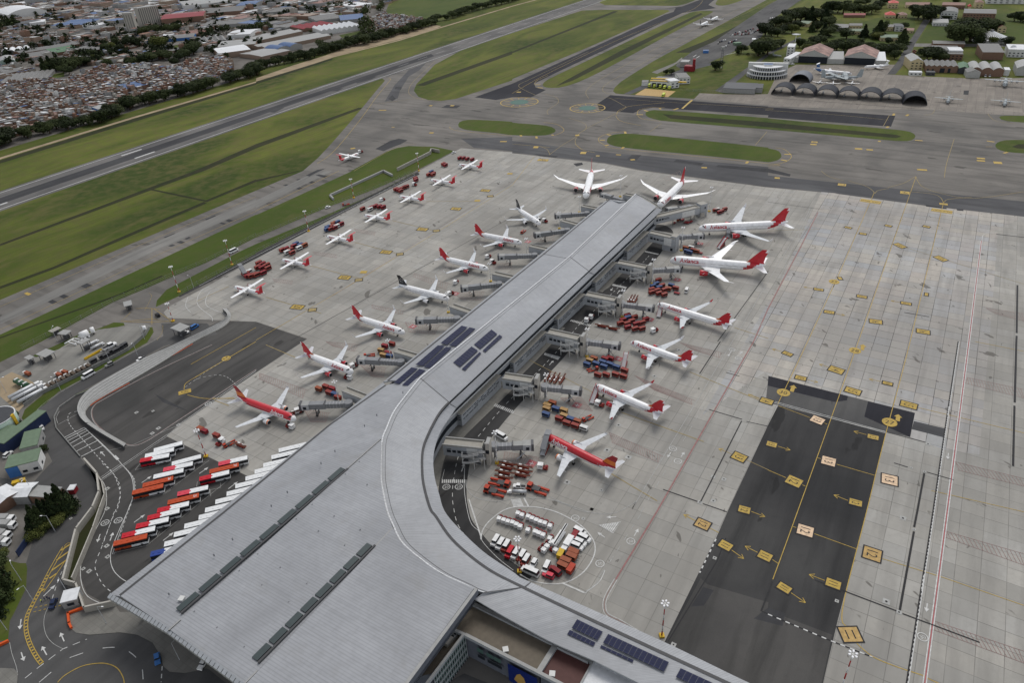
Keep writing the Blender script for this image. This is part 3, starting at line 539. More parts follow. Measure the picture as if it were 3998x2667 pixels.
for v,x,y,rx in [('20',65,935,85),('20',690,990,80)]:
    c=G(v,x,y);r=abs(G(v,x+rx,y)[0]-c[0]);disc(c,r,Z,'green_paint',32)
    R2=r*2.05;ribbon(m,[(c[0]+cos(2*pi*i/48)*R2,c[1]+sin(2*pi*i/48)*R2) for i in range(48)],1.1,Z+.01,Y,closed=True)
    for i in range(12):
        a_=2*pi*i/12;_q(m,(c[0]+cos(a_)*r*1.2,c[1]+sin(a_)*r*1.2),(c[0]+cos(a_)*R2*.93,c[1]+sin(a_)*R2*.93),1.0,Z+.012,Y if i%3 else F)
for s_,cv in [('20 200,770 230,735 330,690',1),('20 1150,1050 1160,1010 1260,985 1400,985',1),('20 1150,1060 1200,1090 1360,1110',1),('20 870,1340 800,1300 800,1260 900,1220 1040,1205',1),('20 390,1240 460,1210 470,1180 410,1140 290,1120',1),('30 70,1355 150,1370 215,1430 170,1480 60,1510',1),('10 1780,1160 1790,1180 1900,1205 2351,1245',1),('20 860,1345 1000,1365 2351,1500 30 0,1520',1),('30 2000,1345 2060,1345',0)]:
    yl(s_,.6,cv=cv)
for s_ in ['20 1140,1050 1200,1050','20 1210,1010 1245,1020','20 1350,990 1365,1000','20 1500,1000 1520,992','20 210,775 260,775','20 230,800 280,805','20 805,1285 850,1285','20 850,1335 885,1328','20 870,1232 905,1240','20 1035,1205 1040,1225','20 1005,1362 1025,1348','20 75,1238 85,1250','20 220,1250 225,1268','20 360,1235 380,1240','30 150,1415 215,1415','30 120,1465 175,1475','30 1090,1170 1105,1158','30 1150,1058 1160,1040','30 1270,1062 1290,1048','30 1020,1300 1025,1290','30 2165,1405 2200,1395','30 2010,1292 2080,1302','30 1350,1285 1420,1290','20 1480,1006 1525,992','20 2145,1498 2165,1480','20 1650,915 1560,995','01 235,1120 275,1138']:
    a_,b_2=S(s_);_q(m,a_,b_2,2.2,Z+.004,Y)
m.build('taxiway_markings',kind='structure')
m=MB();Wp,Fw,Rp,Fr,Bk='white_paint','faded_white','red_paint','faded_red','black_paint'
def L_(s_,w,mt,cv=False,**k):ribbon(m,crv(s_,8) if cv else s_,w*.8,k.pop('z',Z),mt,**k)
L_('31 2095,567 2020,570 1975,590 1965,640',.35,Wp,True)
for dx,mt in ((-.45,Wp),(0,Rp),(.4,Wp)):L_('31 1960,640 1845,1568 32 1845,0 1645,1568 33 1645,0 1440,1568 1400,1900',.4,mt,off=dx)
for dx,mt in ((-.45,Wp),(0,Rp),(.4,Wp)):
    L_('31 460,380 300,700 0,1270 22 2215,0 1325,1568 23 1325,0 950,620',.22,mt if mt==Rp else Fr,off=dx*.6);
for dx,mt in ((-.5,Wp),(0,Fr),(.5,Wp)):L_('23 950,620 870,760 845,850 870,940 1000,1010 1200,1130',.28,mt,True,off=dx)
L_('31 385,340 330,460 0,1020 22 2020,0 1200,1370 1130,1470 1000,1550 23 930,10 820,15 700,0 650,-20 c 1900,1210 1700,1100',.3,Fw,True)
L_('21 2351,1330 2160,1560 22 2110,0 1180,1568',.25,Fw,dash=(4,4));L_('31 385,340 400,360 160,840',.25,Fw)
L_('23 1180,20 870,500',.3,Fw,dash=(3,3));L_('23 850,540 800,640 700,720 650,742 470,655',.35,Wp,True)
for k_ in (0,1):L_('32 1750,0 1620,870 1520,1566 33 1520,0 1280,1568 1250,1800',.45,Wp if k_ else 'black_paint',z=Z+.003*k_,off=-.25,dash=(.9,.9) if k_ else None)
for k_ in (0,1):L_('32 1750,0 1620,870 1520,1566 33 1520,0 1280,1568 1250,1800',.45,'black_paint' if k_ else Wp,z=Z+.003*k_,off=.25,dash=(.9,.9) if k_ else None)
for s_,w in [('31 2290,1050 2283,1490',1.1),('31 2283,1515 2280,1568 32 2280,0 2265,560',1.1),('32 2263,590 2250,1145',1.0),('32 1435,1210 1370,1566 33 1370,0 1342,140',.9),('33 1340,180 1210,905',.9),('33 655,710 1180,910',.6),('33 1235,935 1945,1200',.6),('32 1090,832 1445,925',.5),('32 1158,1115 1285,1155',.5),('32 1460,1200 1705,1272',.5),
    ('22 2105,730 1730,1470',.6),('22 1805,625 2110,715',.55),('22 1385,1360 1700,1470',.6),('22 1750,1490 1970,1566',.55),('22 1910,0 1720,295',.6),('21 2351,920 1885,1568',.5),('22 1965,285 2085,318',.5),('23 1960,240 1880,450 1430,1190',.5),('23 2351,740 2285,910 2351,940',.7),('33 0,760 40,640',.6),('22 2150,735 2351,780',.4),('33 430,625 720,730',.5),
    ('31 1250,1300 1480,1340',.6),('31 0,285 500,355',.4),('31 2095,580 2351,610',.8),('11 320,1560 2351,420',.35),('12 0,1000 200,960',.01)]:L_(s_,w,Bk,z=Z+.005)
for s_ in ['32 50,548 1080,828','32 50,560 1080,842']:L_(s_,.3,Wp)
L_('33 0,940 590,1190 960,1335',.55,'black_paint',z=Z+.002);L_('33 0,940 590,1190 960,1335',.55,Wp,z=Z+.006,dash=(1.4,1.4))
L_('23 1870,250 1720,560',.6,'black_paint',z=Z+.002);L_('23 1870,250 1720,560',.6,Wp,z=Z+.006,dash=(1.4,1.4))
L_('11 2351,60 1800,370 1170,770 480,1200',.3,Fw,dash=(5,5));L_('11 2351,170 1700,590 900,1110 500,1380',.2,Fw);L_('11 2351,100 1750,480 700,1150',.25,Fr)
L_('10 1560,1550 11 1400,50 500,560 0,850',.35,Fw,dash=(3,4));L_('11 1460,40 960,290 0,780',.35,Wp)
L_('10 2110,1440 2200,1480 2200,1530 2100,1560',.25,Fw,True);L_('10 2150,1440 2240,1480 2230,1540 2130,1568',.25,Fw,True)
L_('01 1920,1060 1850,1100 1810,1180 1830,1250 1940,1340 1950,1380',.35,Wp,True);L_('01 2010,1080 1930,1110 1890,1180 1900,1240 2000,1290 2070,1310',.35,Wp,True);L_('01 1725,1160 1705,1240 1750,1300',.3,Wp,True)
def hatch(s_,n,mt=Fr,w=.17):
    a_,b_2,c_,d_=S(s_)
    lp=lambda p,q,t:(p[0]+(q[0]-p[0])*t,p[1]+(q[1]-p[1])*t)
    for i in range(n):t=i/(n-1);_q(m,lp(a_,b_2,max(0,t-.06)),lp(d_,c_,min(1,t+.03)),w,Z+.001,mt)
    _q(m,a_,b_2,w,Z+.002,mt);_q(m,d_,c_,w,Z+.0025,mt)
for s_,n in [('22 890,835 1390,1060 1340,1110 910,925',22),('22 1120,310 1680,545 1650,580 1290,440',24),('22 1540,10 1940,110 1900,150 1640,70',18),('c 1060,450 1600,540 1640,690 1010,600',22),('22 440,520 640,510 740,640 540,600',15),('21 1540,0 1380,70 1420,90 1560,40',5),('21 1560,680 1850,655 1790,690 1600,720',16),('21 1300,960 1530,960 1560,1010 1320,1000',14),('12 30,290 480,450 430,520 20,340',24),
    ('12 950,210 1200,240 1170,330 1060,320',14),('12 440,620 680,660 640,740 500,740',14),('12 640,0 950,30 900,90 700,40',14),('11 1370,1390 1700,1420 1640,1500 1400,1480',16),('11 1800,1110 2110,1110 2060,1190 1880,1180',16),('11 2170,860 2351,840 2351,900 2180,900',12),('11 1450,940 1780,1040 1740,1090 1440,970',16),('11 1060,1230 1370,1290 1340,1320 1060,1260',14),('21 90,600 400,590 380,640 130,650',14),
    ('32 1830,330 2351,440 2351,520 1800,380',20),('32 1720,1105 2351,1260 2351,1330 1740,1180',18),('33 1640,180 2351,385 2351,490 1620,230',18),('33 1520,1000 2351,1280 2351,1390 1510,1080',20),('31 2000,1260 2351,1310 2351,1380 2080,1310',14),('11 520,740 740,770 740,800 540,770',12),('11 900,530 1100,565 1090,590 920,560',12),('11 150,990 340,1010 330,1040 170,1020',10)]:hatch(s_,n)
for v,x,y in [('c',1470,630),('22',595,585),('22',975,158),('21',1265,1365),('21',1515,1000),('21',1725,668),('12',500,990),('11',1440,1430),('11',1830,1128),('21',145,650)]:
    c=G(v,x,y);L1=[(c[0]+(U[0]*i+W[0]*j)*1.9,c[1]+(U[1]*i+W[1]*j)*1.9,Z+.006) for i,j in ((-1,-1),(-1,1),(1,1),(1,-1))]
    m.face(L1[::-1],Rp)
    for i in (0,1):
        d=U if i else W;_q(m,(c[0]-d[0]*1.1,c[1]-d[1]*1.1),(c[0]+d[0]*1.1,c[1]+d[1]*1.1),.35,Z+.009+.002*i,Wp)
L_('e 310,600 330,480 430,340 620,190 800,125 1030,115 1250,140 1500,215 1800,380 1980,560 2050,720 2020,900 1880,1110 1650,1260 1400,1300 1100,1255 900,1150',.55,Wp,True)
L_('e 120,0 300,560 310,620',.7,Wp);L_('c 470,880 485,1020 620,1150 900,1210 1080,1190 1250,1160 1700,1170 2000,1260 2180,1340 2351,1380',.35,Fw,True)
L_('c 450,640 440,930 455,1150 500,1400 560,1567 e 300,520 330,650 560,900 800,1090',.25,Wp,True);L_('c 140,720 100,880',.2,Wp)
L_(SR[8:-6],.3,Wp,dash=(2.2,2.2));L_('e 1555,1290 1880,1430',.8,Wp);L_('e 1880,1430 2050,1310 2120,1180 2200,1080',.3,Fw,True);L_('c 1355,1160 1425,1290',.8,Wp)
def zebra(s_,n,w):
    a_,b_2,c_,d_=S(s_)
    for i in range(n):
        t=(i+.5)/n;_q(m,(a_[0]+(b_2[0]-a_[0])*t,a_[1]+(b_2[1]-a_[1])*t),(d_[0]+(c_[0]-d_[0])*t,d_[1]+(c_[1]-d_[1])*t),w,Z+.004,Wp)
zebra('12 1703,1268 1922,1268 1920,1300 1700,1300',12,.55);zebra('12 2195,568 2380,640 2360,665 2175,590',12,.5);zebra('b 900,970 1215,1050 1190,1080 880,995',14,.55);zebra('b 1540,425 1755,475 1740,500 1525,450',14,.5);zebra('a 1250,1095 1460,1140 1445,1155 1240,1110',14,.5);zebra('b 500,1480 740,1545 700,1590 480,1510',13,.5)
zebra('c 1150,1180 1200,1300 1350,1280 1300,1165',6,.55)
for v,a_,b_2 in [('c',(400,755),(440,630)),('23',(955,45),(862,50)),('23',(850,235),(780,185)),('23',(1118,222),(1158,155)),('22',(1455,1020),(1425,1065)),('22',(1548,1060),(1582,1015)),('22',(2010,90),(1980,135)),('22',(2085,120),(2112,90)),('33',(1463,838),(1453,920)),('32',(1657,1025),(1650,1080)),('d',(1270,505),(1390,420)),('d',(1650,705),(1775,610)),('d',(515,625),(645,535)),('d',(415,1145),(560,1040)),('d',(795,1385),(935,1275)),('d',(100,1385),(140,1275)),('03',(920,205),(893,280)),('h',(2140,945),(2050,855)),('03',(430,1315),(385,1235)),('03',(590,1190),(555,1110)),('03',(195,1290),(222,1370)),('03',(195,985),(182,1080)),('b',(1605,575),(1650,520)),('b',(1540,485),(1505,530)),('22',(340,215),(380,175)),('03',(400,775),(510,670))]:
    arrow(m,G(v,*a_),G(v,*b_2),.35,Z+.006,Wp,1.7,.8,True)
def ringmark(v,x,y,s_,r=1.5,mt=Wp):
    c=G(v,x,y);ribbon(m,[(c[0]+cos(2*pi*i/20)*r,c[1]+sin(2*pi*i/20)*r) for i in range(20)],.3,Z+.004,mt,closed=True);gtext(m,s_,c,(sin(AP+.6),-cos(AP+.6)),1.3,Z+.006,mt)
for v,x,y,s_ in [('03',965,100,'20'),('03',1085,78,'20'),('23',1088,270,'30'),('23',805,475,'30'),('23',578,57,'30'),('33',1420,1150,'30'),('12',1747,1337,'20'),('12',1860,1335,'20'),('22',1475,985,'30'),('22',1520,1100,'30'),('22',2017,75,'30'),('22',2075,152,'30'),('02',1912,572,'30')]:ringmark(v,x,y,s_)
a_,b_2,c_=S('23 795,122 995,92 925,195')
ribbon(m,[a_,b_2,c_],.3,Z,Wp,closed=True)
for i in range(1,9):t=i/9;_q(m,(a_[0]+(b_2[0]-a_[0])*t,a_[1]+(b_2[1]-a_[1])*t),(a_[0]+(c_[0]-a_[0])*t,a_[1]+(c_[1]-a_[1])*t),.5,Z+.003,Wp)
for v,x,y,sz in [('33',1240,57,1.9),('33',1087,823,2),('33',633,818,1.1),('33',1203,921,1.5),('33',1342,161,1.0),('32',1470,940,1.7),('22',1843,1242,1.6),('22',1943,1265,1.6),('22',1722,1477,1.6),('22',1845,1463,1.6),('22',503,1292,2.2),('22',870,997,2.2),('22',1067,1062,2.2),('22',976,767,2),('22',1305,317,2),('22',1530,78,2),('22',818,1366,1.2),('22',730,1542,1.3),('23',1858,423,1.2),('23',1480,1220,1.4),('02',1253,652,1.5),('02',1405,638,1.2),('02',1455,796,1.7),('02',1398,843,1.6),('02',1640,765,1.6),('02',985,1352,1.6),('02',983,1536,1.5),('03',980,312,1.5),('03',990,411,1.5),('03',818,545,1.5),('03',765,522,1.2),('03',650,60,1),('e',2000,155,1.2),('e',1870,297,1.2),('32',1437,1195,1),('32',1315,1160,.9)]:
    c=G(v,x,y);sz *= .7;board_=[(c[0]+(U[0]*i+W[0]*j)*sz*.8,c[1]+(U[1]*i+W[1]*j)*sz*.8) for i,j in ((-1,-1),(1,-1),(1,1),(-1,1))]
    m.face([(p[0],p[1],Z+.006) for p in board_[::1]],'faded_white');disc_=[(c[0]+cos(k*pi/5)*sz*.3,c[1]+sin(k*pi/5)*sz*.3,Z+.012) for k in range(10)];m.face(disc_,'black_paint')
L_('d 0,570 830,5 1000,-90',.25,Wp);L_('d 0,590 860,10',.2,Wp);L_('d 260,390 385,530 420,640 410,780 330,1000 130,1567',.25,Wp,True);L_('d 275,400 400,540 432,640 420,790 340,1010 150,1567',.3,Fw,True,dash=(1.2,1.2))
L_('d 0,370 130,490 215,620 235,760 200,920 120,1120 0,1430',.3,Wp,True,dash=(1.8,1.8));L_('03 1050,0 940,310 880,460 880,540 940,660 1020,735',.3,Wp,True,dash=(1.8,1.8));L_('03 1170,0 1040,300 1015,430 1040,530 1100,600 1160,640',.3,Wp,True)
L_('03 870,180 770,420 740,520 750,660 800,770 900,830 1000,862',.3,Wp,True);L_('02 930,1270 965,1330 980,1440 960,1566 03 870,180',.25,Wp,True)
L_('02 840,850 1000,1000 1120,1130 1200,1230 1225,1330 1215,1450 1170,1566',.3,Wp,True);L_('02 1000,1000 1200,955 1330,900 1640,770',.25,Fw,True);L_('02 1640,765 2351,270',.3,Wp)
L_('02 715,640 640,660 625,720 660,790 760,900 900,1060 1030,1200 1080,1300 1105,1420 1070,1566',.35,Wp,True,dash=(1.6,1.4));L_('02 530,765 715,665',.25,Fw);L_('02 530,750 515,700 545,640',.25,Fw)
for s_ in ['02 595,880 775,790','02 605,895 795,800','02 620,915 810,815','02 640,940 830,835','02 665,970 860,865','02 700,1010 905,905','02 740,1060 950,955']:L_(s_,.5,Wp)
L_('02 775,790 950,960 1050,1060',.35,Wp);L_('02 1050,1050 1085,1085',1.4,Wp);L_('02 1120,1130 920,1270',.25,Wp);L_('02 1105,1125 905,1262',.2,Wp)
for s_ in ['d 430,455 740,390','d 430,455 500,370','d 410,850 800,770 1400,330','d 150,1545 580,1450 1650,590','d 1200,400 1350,350','d 790,780 900,720','d 1420,720 1420,800','d 1550,620 1550,690 1410,720','d 1245,610 1235,680','d 700,1240 750,1270 720,1330','02 1640,765 1530,870']:L_(s_,.2,Fw)
for s_ in ['02 1870,300 1600,360 1740,340 ',]:pass
L_('02 1700,420 1800,350 1900,320 2000,308 2080,325 2140,370 2165,400',.25,Wp,True,dash=(1.5,1.2));L_('02 1800,350 1900,270 2100,150',.2,Wp,dash=(1.2,1.4))
for dx,mt in ((0,Fr),(.35,Fw)):L_('02 2351,255 1640,720 1350,910 1190,950 1000,850 880,750 845,660 870,590 960,530 1400,290 1950,30',.3,mt,True,off=dx)
L_('02 1190,380 1000,480 870,560 830,590',.5,'barrier_orange',True);L_('02 1770,20 1480,190',.5,'barrier_orange')
for o_ in (-.55,.55):L_('03 385,1395 330,1320 270,1200 240,1080 250,960 300,850 380,700 450,560 540,400 590,320',.35,Y,True,off=o_)
L_('03 385,1395 330,1320 270,1200 240,1080 250,960 300,850 380,700 450,560',.8,Y,True,z=Z+.004,dash=(.6,.9))
L_('03 590,320 620,290 670,290 685,320 620,420 500,600 400,740',.3,Y,True)
for s_ in ['03 560,355 655,292','03 520,445 660,345','03 475,540 615,440','03 455,612 520,568','03 370,735 410,708']:L_(s_,.85,Y,z=Z+.007)
for s_,d in [('03 320,880 570,825',(.8,.8)),('03 310,920 580,855',(.8,.8))]:L_(s_,.35,Y,dash=d)
L_('03 530,1568 600,1500 750,1420 900,1392 1000,1400 1080,1440 1130,1520 1145,1600',.35,Y,True)
for s_ in ['03 440,880 410,960 405,1050 430,1140 490,1210 580,1260','03 90,1200 110,1300 150,1420 165,1500']:L_(s_,.2,Fw,True)
L_('03 720,100 620,430 540,620 470,830',.3,Wp,True,dash=(1.8,1.8));L_('03 230,1530 380,1410 580,1260 800,1170',.35,Wp,dash=(2.2,1.6));L_('03 360,1568 600,1370 700,1320 900,1260 1100,1250 1230,1320 1300,1420 1315,1540',.35,Wp,True,dash=(4,6));L_('03 1490,1420 1480,1568',.4,Wp,dash=(1.6,1.2))
L_('03 940,1118 1000,1070 1060,1058 1180,1060 1225,1072 1245,1112 1060,1100',.2,Y);
pv=S('03 945,1118 1000,1068 1060,1058 1190,1060 1230,1075 1248,1112 1150,1102 1050,1104',.125)
m.face(pv if sum(pv[i][0]*pv[(i+1)%8][1]-pv[(i+1)%8][0]*pv[i][1] for i in range(8))>0 else pv[::-1],Y)
for s_ in ['01 1395,1265 1395,1410','01 1410,1265 1590,1390 1390,1360 1110,1385 1200,1300','01 1130,1385 1390,1390 1590,1380','01 1250,1265 1335,1260 1470,1270']:L_(s_,.3,Y)
L_('01 1330,1280 1390,1160 1370,1120',.25,Y,True,dash=(1,1));L_('01 1495,1420 1490,1480 1440,1560',.25,Y,True,dash=(1,1));L_('01 1830,1055 2351,780',.3,Wp)
L_('02 280,760 350,620 600,440 1200,110 1500,-60',.2,Fw,True);L_('01 400,1568 800,1350 1240,1150 1390,1080',.5,'pavement',z=.088)
for i in range(8):
    t=i/7;a_=G('g',1530+640*t ** .8,1190-370*t ** .9);b_2=G('g',1600+640*t ** .8,1210-350*t ** .9);_q(m,a_,b_2,.35,Z,Wp)
L_('30 1110,690 1500,690',.3,Fw);L_('30 640,640 1300,1000',.01,Fw);L_('30 1440,995 2351,1040',.35,Fw,dash=(3,3))
L_('30 30,895 1350,995',.8,'black_paint');
for s_ in ['20 1660,520 1690,500','20 1690,530 1720,510','20 1960,500 2050,480','20 1990,335 2250,335']:L_(s_,1.2,Wp)
m.build('apron_markings',kind='structure')
def resample(pts,n):
    d=[0]
    for a,b in zip(pts,pts[1:]):d.append(d[-1]+hypot(b[0]-a[0],b[1]-a[1]))
    out=[];j=0
    for i in range(n):
        t=d[-1]*i/(n-1)
        while j<len(d)-2 and d[j+1]<t:j +=1
        k=(t-d[j])/((d[j+1]-d[j]) or 1);out.append((pts[j][0]+(pts[j+1][0]-pts[j][0])*k,pts[j][1]+(pts[j+1][1]-pts[j][1])*k))
    return out
term=thing('airport_terminal','large airport terminal with ribbed grey metal roofs, a long straight pier and a curved wing','terminal building',(0,0,0))
H1,H2,H3,H0,H0g=17.5,16.0,13.0,12.5,14.0
NS=[10,12,44,22]
def line4(z,segs):
    out=[]
    for s_,n in zip(segs,NS):
        p=crv(S(s_,z),6);r=resample(p,n);out +=r if not out else r[1:]
    return out
C1=line4(H1,['D 1458.8,444.6 1307,588.7','D 1307,588.7 963.3,867','12 1500,330 1380,480 1260,640 1190,800 1150,900 1140,1100 1140,1250 1160,1380 1200,1566 13 1250,120 1330,280 1500,430 1700,570 1900,662 2000,715','D 1088,1351 1290,1452 1500,1560 1620,1622'])
C2=line4(H2,['D 1507.5,474 1351.5,621.7','D 1351.5,621.7 1030.9,923.4','12 1770,555 1680,660 1580,850 1530,1000 1525,1200 1545,1350 1600,1540 13 1650,40 1780,230 1960,400 2160,545 23 0,645','D 1176,1337.5 1326,1408.8 1488.9,1485 1700,1583 1800,1630'])
C3=line4(H3,['D 1520.3,480.7 1363.5,629.2','D 1363.5,629.2 1047.2,935.9','12 1835,605 1760,720 1690,830 1640,970 1625,1100 1640,1250 1680,1400 1735,1566 13 1900,190 2100,375 2351,545 23 70,600','D 1193,1326 1338.8,1391 1533.9,1478.9 1714,1566 1840,1622'])
C0=line4(H0,['D 1391,460.4 1240,583.5','D 1240,583.5 879.5,877','D 879.5,877 870,885 860,892','D 860,892 850,900'])[:21]
def cum(p):
    d=[0.0]
    for a,b in zip(p,p[1:]):d.append(d[-1]+hypot(b[0]-a[0],b[1]-a[1]))
    return d
def roofstrip(name,A_,zA,B_,zB,mat,th=.5,across=None,par=term):
    n=len(A_);d=[(x+y)/2 for x,y in zip(cum(A_),cum(B_))];w=hypot(A_[0][0]-B_[0][0],A_[0][1]-B_[0][1]);b=MB()
    ra=[(p[0],p[1],zA[i] if isinstance(zA,list) else zA) for i,p in enumerate(A_)];rb=[(p[0],p[1],zB) for p in B_]
    for i in range(n-1):
        b.face([ra[i],ra[i+1],rb[i+1],rb[i]],mat,[(d[i],0),(d[i+1],0),(d[i+1],w),(d[i],w)])
    lo=lambda r:[(x,y,z-th) for x,y,z in r]
    for P_,Q_ in ((ra,lo(ra)),(lo(rb),rb) if 0 else (rb,lo(rb))):
        for i in range(n-1):b.face([P_[i],P_[i+1],Q_[i+1],Q_[i]],'link_wall')
    la,lb=lo(ra),lo(rb)
    for i in range(n-1):b.face([la[i],lb[i],lb[i+1],la[i+1]],'bridge_dark')
    for i in (0,n-1):b.face([ra[i],rb[i],lb[i],la[i]],'link_wall')
    o=b.build(name,par);return o
def shift(Cx,Cy,k):return [(a[0]+(b[0]-a[0])*k,a[1]+(b[1]-a[1])*k) for a,b in zip(Cx,Cy)]
N1=21
roofstrip('roof',C1[:N1],H1,shift(C2,C1,.012)[:N1],H2,'pier_roof');roofstrip('roof',C1[N1-1:65],H1,shift(C2,C1,.012)[N1-1:65],H2,'wing_roof')
C4a=[C1[64]]+S('D 1090,1384 1176,1428.9 1276,1480 1361.3,1516.4 1463.9,1568 1600,1632',15.2)
C4=resample(C4a,23)
roofstrip('roof',C4,[H1,17,16.6,16.3,16,15.8,15.6,15.4]+[15.2]*15,[(p[0],p[1]) for p in resample(C2[62:],23)],H2,'wing_roof')
roofstrip('eave_roof',shift(C2,C3,.06)[:65],H2-.9,C3[:65],H3,'pier_roof');roofstrip('eave_roof',shift(C2,C3,.06)[64:],H2-.9,C3[64:],H3,'wing_roof')
g_=MB();gA,gB=shift(C2,C1,.02),shift(C2,C3,.12)
for i in range(len(C2)-1):g_.face([(gA[i][0],gA[i][1],H2-1.3),(gA[i+1][0],gA[i+1][1],H2-1.3),(gB[i+1][0],gB[i+1][1],H2-1.3),(gB[i][0],gB[i][1],H2-1.3)],'bridge_dark')
g_.build('gutter',term)
def strip(name,pts,w,zs,mt):
    b=MB()
    for i in range(len(pts)-1):
        a,c_=pts[i],pts[i+1];z0,z1=(zs[i],zs[i+1]) if isinstance(zs,list) else (zs,zs);l=hypot(c_[0]-a[0],c_[1]-a[1]) or 1;nx_,ny_=-(c_[1]-a[1])/l*w/2,(c_[0]-a[0])/l*w/2
        b.face([(a[0]-nx_,a[1]-ny_,z0),(c_[0]-nx_,c_[1]-ny_,z1),(c_[0]+nx_,c_[1]+ny_,z1),(a[0]+nx_,a[1]+ny_,z0)],mt)
    b.build(name,term)
strip('gutter',C2[20:],1.0,H2+.12,'bridge_dark')
cp=MB();d_=cum(C1[:65]);P1=resample(C1[:65],int(d_[-1]/1.7));P2=resample(shift(C1,C2,.035)[:65],len(P1))
for i in range(len(P1)-1):
    z=H1+.25;a,b_2,c_,e_=P1[i],P1[i+1],P2[i+1],P2[i];k=.08
    b1=(a[0]+(b_2[0]-a[0])*k,a[1]+(b_2[1]-a[1])*k);b2=(e_[0]+(c_[0]-e_[0])*k,e_[1]+(c_[1]-e_[1])*k)
    cp.face([(b1[0],b1[1],z),(b_2[0],b_2[1],z),(c_[0],c_[1],z),(b2[0],b2[1],z)],'white_roof');cp.face([(b1[0],b1[1],z-1.4),(b_2[0],b_2[1],z-1.4),(b_2[0],b_2[1],z),(b1[0],b1[1],z)],'link_wall')
cp.build('roof_edge_caps',term)
HW=15.9
CW=shift(C1,C2,-.0)[:N1]
CW1=[(p[0],p[1]) for p in CW];C0r=C0[:N1];C0g=shift(C0r,CW1,.13)
NW=G('D',1421,463,HW);CW1[0]=(NW[0],NW[1])
roofstrip('roof',CW1,HW,C0g,H0+.9,'pier_roof');roofstrip('eave_roof',shift(C0r,CW1,.115),H0+.45,C0r,H0,'pier_roof')
def inp(p,P_):
    c=False;j=len(P_)-1
    for i in range(len(P_)):
        if (P_[i][1]>p[1]) != (P_[j][1]>p[1]) and p[0]<(P_[j][0]-P_[i][0])*(p[1]-P_[i][1])/(P_[j][1]-P_[i][1])+P_[i][0]:c=not c
        j=i
    return c
HH=19.0
edgeL=[G('D',252.2,1365.1,15.5),G('D',588,1107,14.5),G('D',879.5,877,H0)]
gutL=[G('D',275,1368,17),G('D',512.8,1178,16.5),G('D',655.7,1060,16),G('D',755.7,977,15),G('D',885.8,884.6,13.6)]
def poly3(name,pts,mat,dirv,par=term,drop=.6):
    """sheet through 3-D points, seams square to dirv"""
    b=MB();uv=[(p[0]*dirv[0]+p[1]*dirv[1],-p[0]*dirv[1]+p[1]*dirv[0]) for p in pts]
    ar=sum(pts[i][0]*pts[(i+1)%len(pts)][1]-pts[(i+1)%len(pts)][0]*pts[i][1] for i in range(len(pts)))
    if ar<0:pts=pts[::-1];uv=uv[::-1]
    n=len(pts);cx_,cy_,cz_=[sum(p[k] for p in pts)/n for k in range(3)]
    tri=__import__('mathutils').geometry.tessellate_polygon([[Vector((p[0],p[1],0)) for p in pts]])
    for t in tri:
        q=[pts[i] for i in t];u_=[uv[i] for i in t]
        if (q[1][0]-q[0][0])*(q[2][1]-q[0][1])-(q[2][0]-q[0][0])*(q[1][1]-q[0][1])<0:q=q[::-1];u_=u_[::-1]
        b.face(q,mat,u_)
    for i in range(n):a,c_=pts[i],pts[(i+1)%n];b.face([a,(a[0],a[1],a[2]-drop),(c_[0],c_[1],c_[2]-drop),c_],'link_wall')
    return b.build(name,par)
p390,p562,p795,p1090=G('D',390.2,1446.4,HH),G('D',562,1573,HH),G('D',795.5,1749,HH),G('D',1090.5,1351,HH)
s1t,s2t=G('D',874.5,1008.4,HH),G('D',902,1212.5,HH)
hd=heading(p390,s1t);dv_=(cos(hd),sin(hd))
p275=gutL[0]
c1z=lambda k0,k1,z:[G('D',x,y,z) for x,y in [(963.3,867),(933.3,904.6),(903.3,944.6),(885.8,984.6),(876.5,1006),(873.3,1059.7),(873.3,1097),(878,1129.7),(888,1176),(900.8,1206),(920.8,1246),(963.3,1283.8),(1013.4,1318.8),(1088.4,1351.3)][k0:k1]]
bayA=[gutL[0],gutL[1],gutL[2],gutL[3],gutL[4]]+[G('D',963.3,867,15.9)]+c1z(1,4,16.4)+[G('D',874.8,1007,HH-.8),G('D',391,1446.0,HH)]
poly3('roof',bayA,'hall_roof',dv_);strip('gutter',gutL,.9,[p[2]+.12 for p in gutL],'bridge_dark');strip('gutter',C0g,.9,H0+1.05,'bridge_dark')
poly3('eave_roof',[edgeL[0],edgeL[1],edgeL[2],(gutL[4][0],gutL[4][1],gutL[4][2]-.5)]+[(p[0],p[1],p[2]-.5) for p in (gutL[3],gutL[2],gutL[1],gutL[0])],'hall_roof',dv_)
HB=HH+.35
bayB=[G('D',390.2,1446.4,HB),G('D',875,1008.2,HB)]+c1z(5,9,HB-.3)+[G('D',902,1212.3,HB),G('D',562,1573,HB)]
poly3('roof',bayB,'hall_roof',dv_)
HC=HH+.7
bayC=[G('D',562.4,1573.2,HC),G('D',902.4,1212.5,HC)]+c1z(10,14,HC-.2)+[G('D',795.5,1749,HC)]
poly3('roof',bayC,'hall_roof',dv_)
